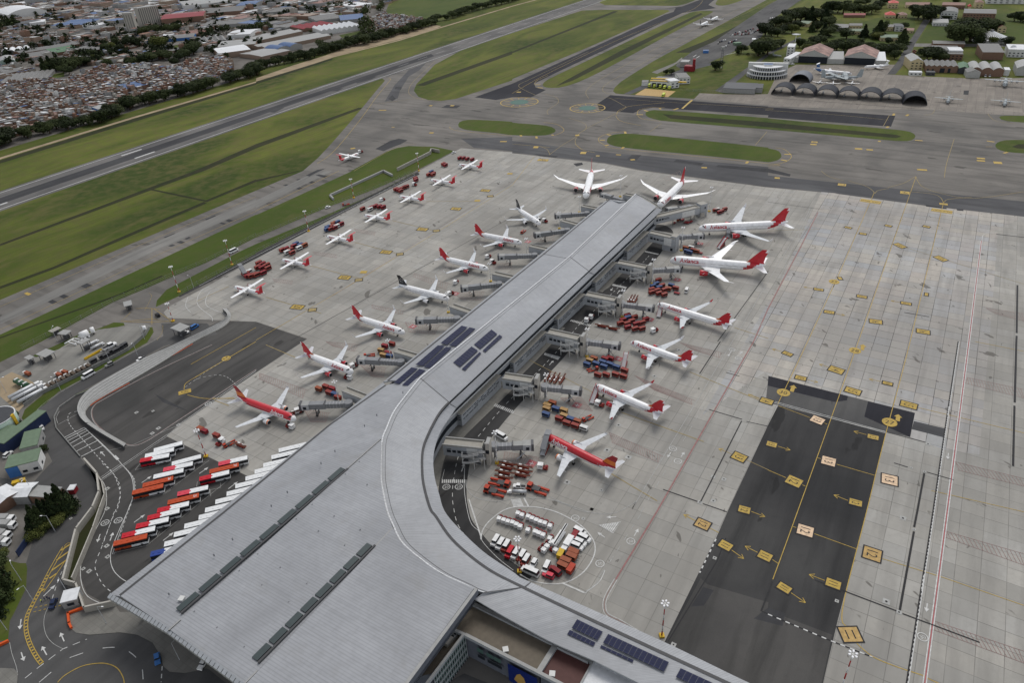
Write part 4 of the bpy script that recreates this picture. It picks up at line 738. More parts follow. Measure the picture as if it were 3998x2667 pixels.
def skylights(a,b_,n,z,wd):
    A,B=G('D',*a,z),G('D',*b_,z);L=hypot(B[0]-A[0],B[1]-A[1]);e=((B[0]-A[0])/L,(B[1]-A[1])/L);nx=(-e[1],e[0])
    for i in range(n):
        t0,t1=L*(i+.04)/n,L*(i+.90)/n;k=MB();off=wd*.25
        q=[(A[0]+e[0]*t+nx[0]*s_,A[1]+e[1]*t+nx[1]*s_) for t,s_ in ((t0,off),(t1,off),(t1,off+wd),(t0,off+wd))]
        k.prism(q,z-.3,z+.15,'bridge_dark','glass_strip');so=k.build('skylight',term)
    k=MB();q=[(A[0]+e[0]*t+nx[0]*s_,A[1]+e[1]*t+nx[1]*s_) for t,s_ in ((0,-.6),(L,-.6),(L,.1),(0,.1))];k.prism(q,z-.3,z+.35,'bridge_dark');k.build('roof_slot',term)
    k=MB();q=[(A[0]+e[0]*t+nx[0]*s_,A[1]+e[1]*t+nx[1]*s_) for t,s_ in ((-40,-.9),(L+25,-.9),(L+25,-.6),(-40,-.6))];k.prism(q,z-.2,z+.45,'roof_pale');k.build('roof_curb',term) if 0 else None
skylights((415,1408),(798,1076),9,HH+.3,2.3) ;skylights((592,1522),(860,1252),8,HH+.65,2.3)
for a,b_ in (((388,1448),(415,1424)),((798,1076),(875,1008)),((558,1576),(592,1541)),((862,1256),(903,1212))):
    k=MB();A,B=G('D',*a,HH+.6),G('D',*b_,HH+.6);L=hypot(B[0]-A[0],B[1]-A[1]);e=((B[0]-A[0])/L,(B[1]-A[1])/L);nx=(-e[1],e[0])
    k.prism([(A[0]+e[0]*t+nx[0]*s_,A[1]+e[1]*t+nx[1]*s_) for t,s_ in ((0,0),(L,0),(L,.5),(0,.5))],HH-.5,HH+.62,'bridge_dark','roof_pale');k.build('roof_curb',term)
for fr in (.12,.30,.45,.62,.78,.92):
    for t_ in range(12):
        q0=Vector(p390).lerp(Vector(p795),fr*1.0-.28);d_=Vector((dv_[0],dv_[1],0))*(8+t_*13+5*(t_%2));q=q0+d_
        if inp((q.x,q.y),bayA) or inp((q.x,q.y),bayB) or inp((q.x,q.y),bayC):b=MB();b.box((q.x,q.y,HH-.6),(.4,.25,1.15),'bridge_grey',hd);b.build('roof_anchor',term)
fa=MB();A,B=G('D',252.2,1365.1,17),G('D',562,1573,HH)
E_=[G('D',252.2,1365.1,15.5),G('D',390.2,1446.4,HH),G('D',562,1573,HH+.4),G('D',795.5,1749,HH+.7)]
for a,b_ in zip(E_,E_[1:]):
    L=hypot(b_[0]-a[0],b_[1]-a[1]);n=int(L/1.8);e=((b_[0]-a[0])/L,(b_[1]-a[1])/L)
    for i in range(n):
        lp=lambda t,s_,dz:(a[0]+(b_[0]-a[0])*t+e[1]*s_,a[1]+(b_[1]-a[1])*t-e[0]*s_,a[2]+(b_[2]-a[2])*t+dz)
        t0,t1=i/n,(i+.88)/n;fa.face([lp(t0,1.1,-.3),lp(t1,1.1,-.3),lp(t1,-.3,.35),lp(t0,-.3,.35)],'link_wall');fa.face([lp(t0,1.1,-1.4),lp(t1,1.1,-1.4),lp(t1,1.1,-.3),lp(t0,1.1,-.3)],'roof_pale')
    fa.face([lp(0,1.0,-1.5),lp(1,1.0,-1.5),lp(1,.9,-.5),lp(0,.9,-.5)],'link_wall')
fa.build('fascia',term)
k=MB();A,B=G('D',1091,1351,HC),G('D',780,1770,HC);k.face([A,B,(B[0],B[1],HC-6),(A[0],A[1],HC-6)],'slate_wall');k.face([(A[0],A[1],HC-6),(B[0],B[1],HC-6),B,A],'slate_wall')
h_=heading(A,B);nx=(-sin(h_),cos(h_));
k.prism([(A[0],A[1]),(B[0],B[1]),(B[0]+nx[0]*1.1,B[1]+nx[1]*1.1),(A[0]+nx[0]*1.1,A[1]+nx[1]*1.1)],HC-2.2,HC+.3,'slate_wall','roof_pale');k.build('fascia',term)
def wallring(name,pts,z0,z1,mat,close=False,band=None):
    b=MB();pts=list(pts)+([pts[0]] if close else [])
    for a,c_ in zip(pts,pts[1:]):
        b.face([(a[0],a[1],z0),(c_[0],c_[1],z0),(c_[0],c_[1],z1(a,c_) if callable(z1) else z1),(a[0],a[1],z1(a,c_) if callable(z1) else z1)],mat)
        if band:
            L=hypot(c_[0]-a[0],c_[1]-a[1]);e=((c_[1]-a[1])/L*.06,-(c_[0]-a[0])/L*.06)
            for s_ in (1,-1):
                for zb0,zb1,mt in band:b.face([(a[0]+e[0]*s_,a[1]+e[1]*s_,zb0),(c_[0]+e[0]*s_,c_[1]+e[1]*s_,zb0),(c_[0]+e[0]*s_,c_[1]+e[1]*s_,zb1),(a[0]+e[0]*s_,a[1]+e[1]*s_,zb1)],mt)
    return b.build(name,term)
CI3,CI0=shift(C3,C2,.9),shift(C0r,CW1,.2)
wallring('wall',CI3,0,H3-.3,'link_wall',band=[(7.6,8.2,'wall_white'),(8.4,11.0,'window_dark'),(3.0,5.6,'window_dark')])
wallring('wall',CI0+[(edgeL[1][0]+6,edgeL[1][1]-3),(edgeL[0][0]+22,edgeL[0][1]+3)],0,H0-.3,'link_wall',band=[(6.8,11.2,'green_glass')])
wallring('wall',[CI3[0],shift(C1,C2,.5)[1],CI0[0]],0,H0+1.4,'link_wall',band=[(6,12.5,'green_glass')])
wallring('wall',[(edgeL[0][0]+22,edgeL[0][1]+3),(p562[0]+8,p562[1]+10),(p795[0]+6,p795[1]+12)],0,16,'link_wall',band=[(1,6,'window_dark'),(7,15,'green_glass')])
k=MB()
for i in range(6):
    t=(i+.3)/6;a=E_[0];b_=E_[2];x=a[0]+(b_[0]-a[0])*t;y=a[1]+(b_[1]-a[1])*t;L=hypot(b_[0]-a[0],b_[1]-a[1]);e=((b_[0]-a[0])/L,(b_[1]-a[1])/L);x -=e[1]*5;y +=e[0]*5
    c_=MB();c_.tube((x,y,0),(x,y,16),.6,.5,'pale_concrete',10);c_.build('column',term)
k=MB()
def seamline(a,za,b_,zb,w=.35):
    dx,dy=b_[0]-a[0],b_[1]-a[1];l=hypot(dx,dy);nx_,ny_=-dy/l*w/2,dx/l*w/2
    k.face([(a[0]-nx_,a[1]-ny_,za),(b_[0]-nx_,b_[1]-ny_,zb),(b_[0]+nx_,b_[1]+ny_,zb),(a[0]+nx_,a[1]+ny_,za)],'bridge_dark')
for i in (9,20,64):seamline(C1[i],H1+.06,C2[i],H2+.06);seamline(gB[i],H2-.7,C3[i],H3+.06)
for i in (9,):seamline(CW1[i],HW+.05,C0g[i],H0+.98)
seamline(CW1[20],HW+.08,C0g[20],H0+.98)
a_,b_2=shift(C1,C2,.12),None
for i in range(0,64):seamline(a_[i],H1-.12,a_[i+1],H1-.12,.15)
k.build('roof_joint',term)
k=MB();a_,b_=C1[0],C3[0]
for i in range(18):
    t=i/18;t1=(i+.7)/18;p,q=(a_[0]+(b_[0]-a_[0])*t,a_[1]+(b_[1]-a_[1])*t),(a_[0]+(b_[0]-a_[0])*t1,a_[1]+(b_[1]-a_[1])*t1);z=H1+(H3-H1)*t ** 2+.15
    k.box(((p[0]+q[0])/2+U[0]*.3,(p[1]+q[1])/2+U[1]*.3,z-.5),(hypot(q[0]-p[0],q[1]-p[1]),.8,.6),'roof_pale',heading(p,q))
k.build('roof_edge_caps',term)
def flat(nm,s_,z,drop,mt,wall_='slate_wall'):
    p=[(q[0],q[1]) for q in S(s_,z)];b=MB();b.prism(p,z-drop,z,wall_,mt);return b.build(nm,term)
flat('flat_roof','f 560,225 1810,845 1560,1262 455,690 265,590',11.5,11.4,'roof_brown')
flat('flat_roof','f 1850,885 2351,1125 23 740,1375 620,1566 540,1700 270,1470 f 1610,1275',11.3,11,'roof_redbrown')
flat('white_roof','23 735,1372 1180,1568 1400,1700 560,1700 630,1566',11.8,11,'white_roof')
flat('flat_roof','f 250,620 430,690 -60,1300 -500,1400 -300,1200',9.6,9.5,'roof_brown')
k=MB()
for s_,w in [('f 455,692 1900,1438 2351,1680',1.0),('f 560,215 1840,850',1.2),('f 1840,850 2351,1095 23 760,1360 1180,1560',1.4),('f 1840,850 1580,1265',1.6),('f 250,600 460,700',.8),('f 430,690 -20,1290 -300,1660',.7),('23 740,1370 560,1700',.5)]:
    p=S(s_,12.3)
    for a,c_ in zip(p,p[1:]):
        l=hypot(c_[0]-a[0],c_[1]-a[1]);nx_,ny_=-(c_[1]-a[1])/l*w/2,(c_[0]-a[0])/l*w/2
        k.prism([(a[0]-nx_,a[1]-ny_),(c_[0]-nx_,c_[1]-ny_),(c_[0]+nx_,c_[1]+ny_),(a[0]+nx_,a[1]+ny_)],11.0,12.3+.01*w,'link_wall','roof_pale')
k.build('parapet',term)
wa,wb=G('f',462,705,12),G('f',1900,1450,12);Lw=hypot(wb[0]-wa[0],wb[1]-wa[1]);ew=((wb[0]-wa[0])/Lw,(wb[1]-wa[1])/Lw);nw=(ew[1],-ew[0])
def onwall(nm,t0,t1,z0,z1,mt,d=.55):
    b=MB();p=lambda t,z:(wa[0]+ew[0]*Lw*t+nw[0]*d,wa[1]+ew[1]*Lw*t+nw[1]*d,z)
    b.face([p(t0,z0),p(t1,z0),p(t1,z1),p(t0,z1)],mt);return b.build(nm,term)
for t0,t1 in ((.13,.20),(.235,.31),(.32,.395)):onwall('window',t0,t1,7.4,9.4,'green_glass')
for t0,t1 in ((.13,.21),(.24,.40)):onwall('window',t0,t1,4.4,6.0,'window_dark')
bn=onwall('banner',.47,.78,.6,9.6,'banner_blue',.6)
b=MB();p=lambda t,z:(wa[0]+ew[0]*Lw*t+nw[0]*.66,wa[1]+ew[1]*Lw*t+nw[1]*.66,z)
b.face([p(.53,3),p(.56,6),p(.60,7.4),p(.64,6.2),p(.66,3.2),p(.60,1.2)],'gold');b.build('banner_emblem',term)
ga,gb=G('f',430,700,11.9),G('f',-50,1330,11.9);Lg=hypot(gb[0]-ga[0],gb[1]-ga[1]);eg=((gb[0]-ga[0])/Lg,(gb[1]-ga[1])/Lg);ng=(-eg[1],eg[0])
b=MB();
for i in range(14):
    z1=11.2-i*.8;mt=['green_glass','window_dark','green_glass','link_wall'][i%4]
    b.face([(ga[0]+ng[0]*.5,ga[1]+ng[1]*.5,z1-.8),(gb[0]+ng[0]*.5,gb[1]+ng[1]*.5,z1-.8),(gb[0]+ng[0]*.5,gb[1]+ng[1]*.5,z1),(ga[0]+ng[0]*.5,ga[1]+ng[1]*.5,z1)],mt)
for i in range(16):
    t=i/15;x,y=ga[0]+(gb[0]-ga[0])*t+ng[0]*.55,ga[1]+(gb[1]-ga[1])*t+ng[1]*.55;b.box((x,y,.2),(.15,.15,11),'link_wall',heading(ga,gb))
b.build('curtain_wall',term)
def ac_unit(s_,z,lab):
    p=S(s_,z);h=heading(p[0],p[1]);L=hypot(p[1][0]-p[0][0],p[1][1]-p[0][1]);c_=((p[0][0]+p[1][0])/2,(p[0][1]+p[1][1])/2,z)
    r=thing('air_handler',lab,'air handler',c_,h);b=MB();b.box((-L*.15,0,0),(L*.6,2.4,1.6),'pale_concrete');b.box((L*.32,0,0),(L*.34,2.4,1.3),'roof_pale');b.build('casing',r)
    for i,j in ((-1,-1),(-1,1),(1,-1),(1,1)):
        q=MB();q.tube((L*.32+i*.7,j*.6,1.3),(L*.32+i*.7,j*.6,1.5),.5,.5,'window_dark',12);q.build('fan',r)
ac_unit('f 130,880 300,700',9.6,'pale air handling unit with four black fans on the narrow flat roof beside the hall')
for s_,lab in [('f 1035,950 1115,935','small pale box vent on the brown flat roof'),('f 1740,1310 1835,1320','white square hatch on the red brown flat roof'),('03 1650,800 1690,805','small white roof vent on the nearest hall roof by the skylight row')]:
    z=11.5 if s_[0]=='f' else 18.6;p=S(s_,z);r=thing('roof_hatch',lab,'roof vent',((p[0][0]+p[1][0])/2,(p[0][1]+p[1][1])/2,z),heading(*p));b=MB();b.box((0,0,0),(1.6,1.6,.6),'pale_concrete' if 'pale' in lab else 'wall_white',top=None);b.build('box',r);b=MB();b.box((0,0,.6),(1.75,1.75,.12),'wall_white');b.build('lid',r)
sheet('pavement','f 440,1300 1900,1900 400,2400 -300,1700',.06,'road_asphalt')
def solar(nu,nv,lab,c4_,z):
    A,B,Cc,Dd=[Vector(p) for p in S(c4_,z)] if not isinstance(z,(list,tuple)) else [Vector(G(c4_.split()[0],*map(float,t.split(',')),zz)) for t,zz in zip(c4_.split()[1:],z)]
    r=thing('solar_array',lab,'solar panels',tuple(A),0,'solar arrays on the roofs');lp=lambda u_,v_:(A*(1-u_)*(1-v_)+B*u_*(1-v_)+Cc*u_*v_+Dd*(1-u_)*v_)-A+Vector((0,0,.35))
    base=MB();base.face([tuple(lp(u_,v_)-Vector((0,0,.06))) for u_,v_ in ((0,0),(1,0),(1,1),(0,1))],'solar_frame')
    bo=base.build('mounting_frame',r)
    for i in range(nu):
        b=MB()
        for j in range(nv):
            q=[tuple(lp((i+e1)/nu,(j+e2)/nv)) for e1,e2 in ((.05,.05),(.95,.05),(.95,.95),(.05,.95))]
            nrm=(Vector(q[1])-Vector(q[0])).cross(Vector(q[2])-Vector(q[0]));b.face(q if nrm.z>0 else q[::-1],'solar')
        b.build('panel',r)
zr=lambda t:H1+(H2-H1)*t
for nu,nv,c4_,z,lab in [(3,9,'D 1060,748.5 1074,752 1027,793 1011,789',14.9,'upper left strip of the western block'),(3,9,'D 1078.4,752.5 1092,755.6 1047,796.6 1030.5,794',15.5,'upper right strip of the western block'),
    (3,10,'p 1710,1350 1737,1353 1652.6,1431 1622,1426',15.0,'middle left strip of the western block'),(3,10,'p 1741.5,1356 1764,1360 1679,1440 1654,1434',15.5,'middle right strip by the pale roof step'),
    (3,7,'p 1607,1436 1632,1441 1560,1502 1537,1496',14.8,'lowest left strip of the western block'),(3,7,'p 1637,1442 1662,1448 1593,1510 1570,1505',15.4,'lowest right strip by the pale roof step'),
    (4,8,'p 1841,1354.5 1866.5,1370.5 1796,1434 1769.5,1417',17.0,'broad array on the upper roof, nearer one'),(1,8,'p 1872.5,1376.5 1879.5,1381 1816,1448 1803,1442',16.7,'thin array beside the broad nearer one'),
    (4,7,'p 1919,1288 1942,1305 1875.5,1363.5 1850.5,1347',17.0,'broad array on the upper roof, farther one'),(2,7,'p 1950,1308.5 1962,1316 1894.5,1376.5 1884.5,1370.5',16.7,'thin array beside the broad farther one'),
    (6,4,'23 595,990 832,1105 782,1183 545,1070',15.9,'first block of panels on the curved wing'),(6,2,'23 528,1088 765,1205 745,1240 503,1128',15.5,'low strip of panels below the first block on the wing'),
    (12,4,'23 880,1125 1438,1385 1392,1473 832,1205',15.9,'longest block of panels on the wing'),(6,1,'23 818,1228 1115,1365 1105,1390 805,1250',15.5,'thin strip of panels below the longest block'),(8,4,'23 1545,1440 2000,1650 1950,1735 1500,1520',15.9,'last block of panels on the wing, cut by the picture edge')]:
    solar(nu,nv,'dark blue solar panels, '+lab,c4_,z)
AN='office blocks under the eastern eave of the pier'
def annex(fr0,fr1,lab,depth=6.5,hz=7.0,grp=AN):
    A,B=G(*fr0),G(*fr1);L=hypot(B[0]-A[0],B[1]-A[1]);h=heading(A,B)
    r=thing('annex_block',lab,'annex',A,h,grp);b=MB();b.box((L/2,-depth/2 if 0 else depth/2,0),(L,depth,hz),'panel_wall',top='roof_grey');b.build('wall',r)
    b=MB();b.box((L/2,depth/2-.1,hz),(L+.5,depth+.5,.25),'link_roof');b.build('roof',r)
    random.seed(int(L*10))
    b=MB()
    for z in (3.2,4.3,5.4):
        x=1.2
        while x<L-2:
            w=random.choice((1.2,2.4,3.6))
            if random.random()<.7:b.face([(x,-.03,z),(x+w,-.03,z),(x+w,-.03,z+.5),(x,-.03,z+.5)],'window_dark')
            x +=w+.5
        for s_ in (-.03,L+.03):
            q=[(s_,.6,z),(s_,depth-.6,z),(s_,depth-.6,z+.5),(s_,.6,z+.5)];b.face(q if s_>1 else q[::-1],'window_dark')
    b.build('window',r);b=MB()
    for i in range(1,int(L/3)):b.box((i*3,-.02,0),(.07,.06,hz),'steel')
    b.build('cladding_joint',r);return r
for f0,f1,lab in [(('b',1275,560),('b',1590,250),'grey clad office block between the first and second crosswalk from the pier tip'),(('a',975,1250),('a',1295,950),'grey clad office block nearest the pier tip'),
    (('b',700,1135),('b',1105,745),'grey clad office block in the middle of the eastern side'),(('22',20,300),('b',520,1330),'grey clad office block fourth from the pier tip'),(('12',1895,780),('12',2250,420),'grey clad office block nearest the curve of the roof')]:
    annex(f0,f1,lab)
def ring(x,yc,zc,r,n=20,ry=1.0):return [(x,yc+cos(2*pi*j/n)*r*ry,zc+sin(2*pi*j/n)*r) for j in range(n)]
def wing_mesh(st,side,mat,tipmat=None):
    """stations: (y, x of leading edge, chord, z, thickness)"""
    b=MB();rs=[]
    for y,xl,c,z,t in st:
        rs.append([(xl,side*y,z),(xl-.25*c,side*y,z+t*.6),(xl-.6*c,side*y,z+t*.45),(xl-c,side*y,z),(xl-.6*c,side*y,z-t*.35),(xl-.25*c,side*y,z-t*.4)])
    if side<0:rs=[r[::-1] for r in rs]
    b.loft(rs,(lambda a,j:tipmat if tipmat and a>=len(rs)-2 else mat),smooth=False);return b
def onbody(b,s_,x0,side,R,zc,h,mat,phi0=.35,read=1,rb=0.0,skew=0):
    """lettering laid on the side of a round body; read=+1 runs towards the tail"""
    v,f=txt(s_)
    for k_ in range(3 if rb else 1):
        sh=(k_-1)*h*.05 if rb else 0;rr_=R+.09+.02*k_
        def P_(i):
            u,w=v[i][0]*h*.98+sh,v[i][1]*h;ph=phi0+w/R;x=x0-read*u
            return (x,side*rr_*cos(ph),zc+rr_*sin(ph))
        for q in f:
            p=[P_(i) for i in q];b.face(p if side*read<0 else p[::-1],mat)
def gear(par,x,y,z,n,r=.55):
    b=MB();b.tube((x,y,r),(x,y,z),.12,.16,'engine_metal',6)
    for i in range(n):
        xx=x+(0 if n<=2 else (i // 2-.5)*1.5)
        for s_ in (-1,1):
            if i%2==(0 if s_<0 else 1) or n==1:b.tube((xx,y+s_*.3-.15,r),(xx,y+s_*.3+.15,r),r,r,'tyre',10)
    return b.build('landing_gear',par)
def airliner(T,liv,side_txt,name='airliner',lbl='',detail=''):
    """nose towards +x, origin on the ground below mid fuselage"""
    D_=dict(a320=(37.6,1.98,3.9,34.6),a319=(34.4,1.98,3.9,34.6),a321=(44.8,1.98,3.9,35.0),b787=(57.0,2.92,5.0,60.0),a330=(60.5,2.85,5.2,60.3))[T]
    L,R,zc,span=D_;big=T in ('b787','a330');X0=L/2;root=thing(name,lbl,'airliner')
    nl=2.9*R;tl=6.2*R;n=24
    prof=[(0,.04,-.34),(.012,.2,-.32),(.05,.42,-.27),(.12,.62,-.2),(.25,.80,-.13),(.45,.93,-.05),(.7,.99,-.01),(1,1,0)]
    xs=[(X0-p*nl,r*R,zc+dz*R) for p,r,dz in prof]
    mid=L-nl-tl;k=int(mid/1.5);xs +=[(X0-nl-mid*i/k,R,zc) for i in range(1,k+1)]
    for p,r,dz in [(.1,.99,.01),(.2,.96,.04),(.3,.91,.09),(.4,.85,.15),(.5,.77,.22),(.6,.67,.30),(.7,.56,.38),(.8,.43,.47),(.9,.28,.56),(.97,.17,.61),(1,.10,.63)]:xs.append((X0-nl-mid-tl*p,r*R,zc+dz*R))
    def fm(a,j):
        x=(xs[a][0]+xs[a+1][0])/2;th=2*pi*(j+.5)/n;s_=sin(th);fr=(X0-x)/L
        if liv=='new':return 'plane_red' if .80+.055*s_<fr<.895+.045*s_ else 'plane_white'
        if liv=='old':return 'plane_red' if (s_>.08+(.9*(fr-.80)/.2 if fr>.8 else 0)) and fr>.035 else 'plane_white'
        return 'plane_white'
    b=MB();b.loft([ring(x,0,z,r,n) for x,r,z in xs],fm)
    b.loft([ring(x,0,zc-R*.62,r,12,1.45) for x,r in ((X0-L*.30,.2*R),(X0-L*.34,.45*R),(X0-L*.42,.55*R),(X0-L*.52,.5*R),(X0-L*.57,.15*R))],'plane_white')
    if big:pass
    b.build('fuselage',root)
    c=MB();xw=X0-.33*nl
    for sd_ in (-1,1):
        for ph0,ph1,dx in ((1.38,1.12,0),(1.08,.80,-.25),(.76,.5,-.75)):
            q=[]
            for xx,ph in ((xw+.45+dx,ph0),(xw-.35+dx,ph0+.02),(xw-.35+dx,ph1),(xw+.45+dx,ph1-.05)):
                p=(X0-xx)/nl;rr_=1.0
                for (p0,r0,d0),(p1,r1,d1) in zip(prof,prof[1:]):
                    if p0<=p<=p1:t=(p-p0)/(p1-p0);rr_=r0+(r1-r0)*t;dz=d0+(d1-d0)*t
                q.append((xx,sd_*(rr_*R+.04)*cos(ph),zc+dz*R+(rr_*R+.04)*sin(ph)))
            c.face(q if sd_>0 else q[::-1],'dark_glass')
    c.build('cockpit_window',root)
    c=MB();x=X0-nl*1.15;st=.56 if not big else .68;ph=.22
    while x>X0-L*.84:
        for sd_ in (-1,1):
            q=[(x+dx,sd_*(R+.025)*cos(ph+dp),zc+(R+.025)*sin(ph+dp)) for dx,dp in ((.13,-.07),(.13,.09),(-.13,.09),(-.13,-.07))]
            c.face(q if sd_>0 else q[::-1],'dark_glass')
        x -=st
    c.build('cabin_windows',root)
    c=MB()
    for sd_ in (-1,1):
        for fx in (.155,.80):
            x=X0-L*fx if fx>.5 else X0-nl*1.0;r_=R+.02;w=.45
            for dx,w_ in ((-.5,.07),(.5,.07)):
                pts=[(x+dx+e,sd_*r_*cos(p),zc+r_*sin(p)) for e,p in ((w_,-.1),(w_,.75 if not big else .5),(-w_,.75 if not big else .5),(-w_,-.1))]
                c.face(pts if sd_>0 else pts[::-1],'engine_metal')
    c.build('door',root)
    hs=span/2;cr_=R*3.35 if not big else R*4.0;ct=1.6 if not big else 2.2;xr=X0-L*(.335 if T != 'a321' else .345);sw=.50 if not big else .66;zr=zc-R*.55;dih=.09 if not big else .115
    wm='wing_grey' if T != 'b787' else 'plane_white';red='plane_red' if (T=='a321' or T=='a320s') else None
    for s_ in (1,-1):
        st=[(R*.4,xr+R*.3,cr_*1.05,zr,.9*R/2),(R*1.0,xr,cr_,zr+.05,.8*R/2)]
        yk=hs*.36;st.append((yk,xr-(yk-R)*sw,cr_*.58,zr+(yk-R)*dih,.45))
        if T=='b787':st +=[(hs*.86,xr-(hs*.86-R)*sw,ct*1.35,zr+(hs*.86-R)*dih+.4,.25),(hs*.95,xr-(hs*.95-R)*sw-.8,ct*.8,zr+hs*dih+.9,.15),(hs,xr-(hs-R)*sw-2.4,ct*.25,zr+hs*dih+1.3,.05)]
        else:st +=[(hs*.97,xr-(hs*.97-R)*sw,ct,zr+(hs-R)*dih,.2),(hs*.985,xr-(hs-R)*sw-.3,ct*.8,zr+(hs-R)*dih+.5,.08)]
        w=wing_mesh(st,s_,wm)
        if T=='b787' or T=='a330':pass
        wo=w.build('wing',root)
        wl=MB();yt=hs*.985;xt=xr-(hs-R)*sw-.3;zt=zr+(hs-R)*dih+.5
        if T != 'b787' and liv != 'old' or T=='a330':
            hgt=1.9;w1=[(xt,s_*yt,zt),(xt-ct*.4,s_*(yt-.06),zt),(xt-ct*.8,s_*yt,zt),(xt-ct*.4,s_*(yt+.06),zt)];w2=[(xt-1.5,s_*(yt+.5),zt+hgt),(xt-1.7,s_*(yt+.46),zt+hgt),(xt-2.0,s_*(yt+.5),zt+hgt),(xt-1.7,s_*(yt+.54),zt+hgt)]
            wl.loft([w1,w2],'plane_red' if T=='a321' or side_txt>0 and T=='a320' else 'plane_white',smooth=False);wl.build('winglet',wo)
        ff=MB()
        for fy in (.30,.50,.70):
            yy=hs*fy;xx=xr-(yy-R)*sw-cr_*(.62-.36*fy);zz=zr+(yy-R)*dih-.35
            ff.tube((xx+.9,s_*yy,zz),(xx-1.3,s_*yy,zz-.05),.22,.05,wm,6)
        ff.build('flap_fairing',wo)
    zt=zc+R*.38;xs_=X0-L*.875
    for s_ in (1,-1):wing_mesh([(R*.2,xs_+.5,R*2.2,zt,.3),(hs*.36,xs_-hs*.36*.55,R*.8,zt+.6,.12)],s_,'plane_white' if big else 'wing_grey').build('tailplane',root)
    fb=zc+R*.8;fh=6.1 if not big else 9.3;xf0=X0-L*.80;fc=R*3.3;fm_={'new':'plane_red','old':'plane_dkred','star':'plane_black'}[liv]
    f=MB();sts=[(0,0,fc*1.12),(.12,.9,fc*.95),(.5,fh*.42,fc*.70),(.8,fh*.70,fc*.54),(1,fh*.90,fc*.40)]
    def sect(t,dx,ch):
        z=fb+fh*t;th=.22*(1-t)+.06;x=xf0-dx
        return [(x,0,z),(x-ch*.3,th,z),(x-ch*.7,th*.7,z),(x-ch,0,z),(x-ch*.7,-th*.7,z),(x-ch*.3,-th,z)]
    f.loft([sect(*t) for t in sts],(lambda a,j:('plane_orange' if liv=='old' and a==1 else 'plane_white' if liv=='new' and a==3 and j in (2,3) else fm_)),smooth=False)
    fin=f.build('tail_fin',root)
    if liv=='new':
        o_=MB()
        for s_ in (1,-1):
            q=[(xf0+1.8,s_*.12,fb-.05),(xf0-1.6,s_*.27,fb+.25),(xf0-1.9,s_*.25,fb+1.3)];o_.face(q if s_<0 else q[::-1],'plane_orange')
        o_.build('orange_flash',fin)
    if liv=='star':
        o_=MB()
        for s_ in (1,-1):
            for i in range(5):
                a_=pi/2+2*pi*i/5;cx_,cz_=xf0-fh*.42-fc*.35,fb+fh*.5
                q=[(cx_+cos(a_+t)*r,s_*.3,cz_+sin(a_+t)*r) for t,r in ((0,1.5),(.45,.62),(0,.95),(-.45,.62))];o_.face(q if s_<0 else q[::-1],'plane_white')
        o_.build('star_emblem',fin)
    ec='plane_white' if liv=='old' or liv=='star' else 'plane_red';er=1.18 if not big else 1.75;ey=hs*.33 if not big else hs*.325;ex=xr-(ey-R)*sw+er*2.6;ez=zr-er*.92+(ey-R)*dih
    for s_ in (1,-1):
        e=MB();prf=[(.0,.86),(-.12,.98),(-.6,1.05),(-1.4,1.04),(-2.2,.92),(-2.9,.72)]
        e.loft([ring(ex+p*er,s_*ey,ez,r*er,16) for p,r in prf],(lambda a,j:'engine_metal' if a==0 else ('plane_orange' if liv=='old' and a==1 and side_txt>0 else ec)),caps=False)
        e.loft([ring(ex-.55*er,s_*ey,ez,.8*er,16),ring(ex,s_*ey,ez,.86*er,16)],'mil_dark',caps=False)
        e.face([p for p in ring(ex-.5*er,s_*ey,ez,.82*er,16)][::1],'dark_glass');e.tube((ex-2.5*er,s_*ey,ez),(ex-3.4*er,s_*ey,ez),er*.62,er*.3,'engine_metal',12)
        eo=e.build('engine',root)
        p=MB();p.loft([[(ex-er*.9,s_*ey-.12,ez+er*.95),(ex-er*.9,s_*ey+.12,ez+er*.95),(ex-er*3.2,s_*ey+.12,ez+er*.6),(ex-er*3.2,s_*ey-.12,ez+er*.6)],
                          [(ex-er*2.0,s_*ey-.12,ez+er*1.45),(ex-er*2.0,s_*ey+.12,ez+er*1.45),(ex-er*4.2,s_*ey+.12,ez+er*1.35),(ex-er*4.2,s_*ey-.12,ez+er*1.35)]],wm,smooth=False);p.build('pylon',eo)
        if liv=='new':
            k_=MB();q=[(ex-er*(1.0+a_),s_*(ey)+s_*er*1.07*cos(p_),ez+er*1.07*sin(p_)) for a_,p_ in ((0,.0),(.35,.25),(.9,.62),(.5,.15))];k_.face(q if s_>0 else q[::-1],'plane_white');k_.build('bird_emblem',eo)
    gear(root,X0-nl*.95,0,zc-R*.7,2,.4 if not big else .55)
    for s_ in (1,-1):gear(root,X0-L*.50,s_*(R*1.9),zr,2 if not big else 4,.55 if not big else .65)
    hcap=1.95 if not big else 2.6
    for s_ in (1,-1):
        t=MB()
        if liv=='star':onbody(t,'STAR ALLIANCE',X0-L*.40,s_,R,zc,1.1,'wing_grey',.72,s_ if s_>0 else -1,.0)
        else:
            onbody(t,'Avianca',X0-L*(.26 if not big else .21),s_,R,zc,hcap,'plane_white' if liv=='old' else 'plane_red',.62 if not big else .52,s_ if s_>0 else -1,.035)
            if liv=='new':
                ph=.7;x=X0-L*(.26 if not big else .21)+s_*hcap*3.2;sg=s_
                for q in ([(1.5,-.7),(.1,.1),(.5,.9),(.7,.1)],[(.4,-.6),(-.3,-.7),(.3,.25)]):
                    pp=[(x+sg*a_*.75,s_*(R+.03)*cos(ph+c_*hcap*.8/R),zc+(R+.03)*sin(ph+c_*hcap*.8/R)) for a_,c_ in q]
                    nrm=(Vector(pp[1])-Vector(pp[0])).cross(Vector(pp[2])-Vector(pp[0]));t.face(pp if nrm.y*s_+nrm.z>0 else pp[::-1],'plane_red')
        t.build('lettering',root)
    return root
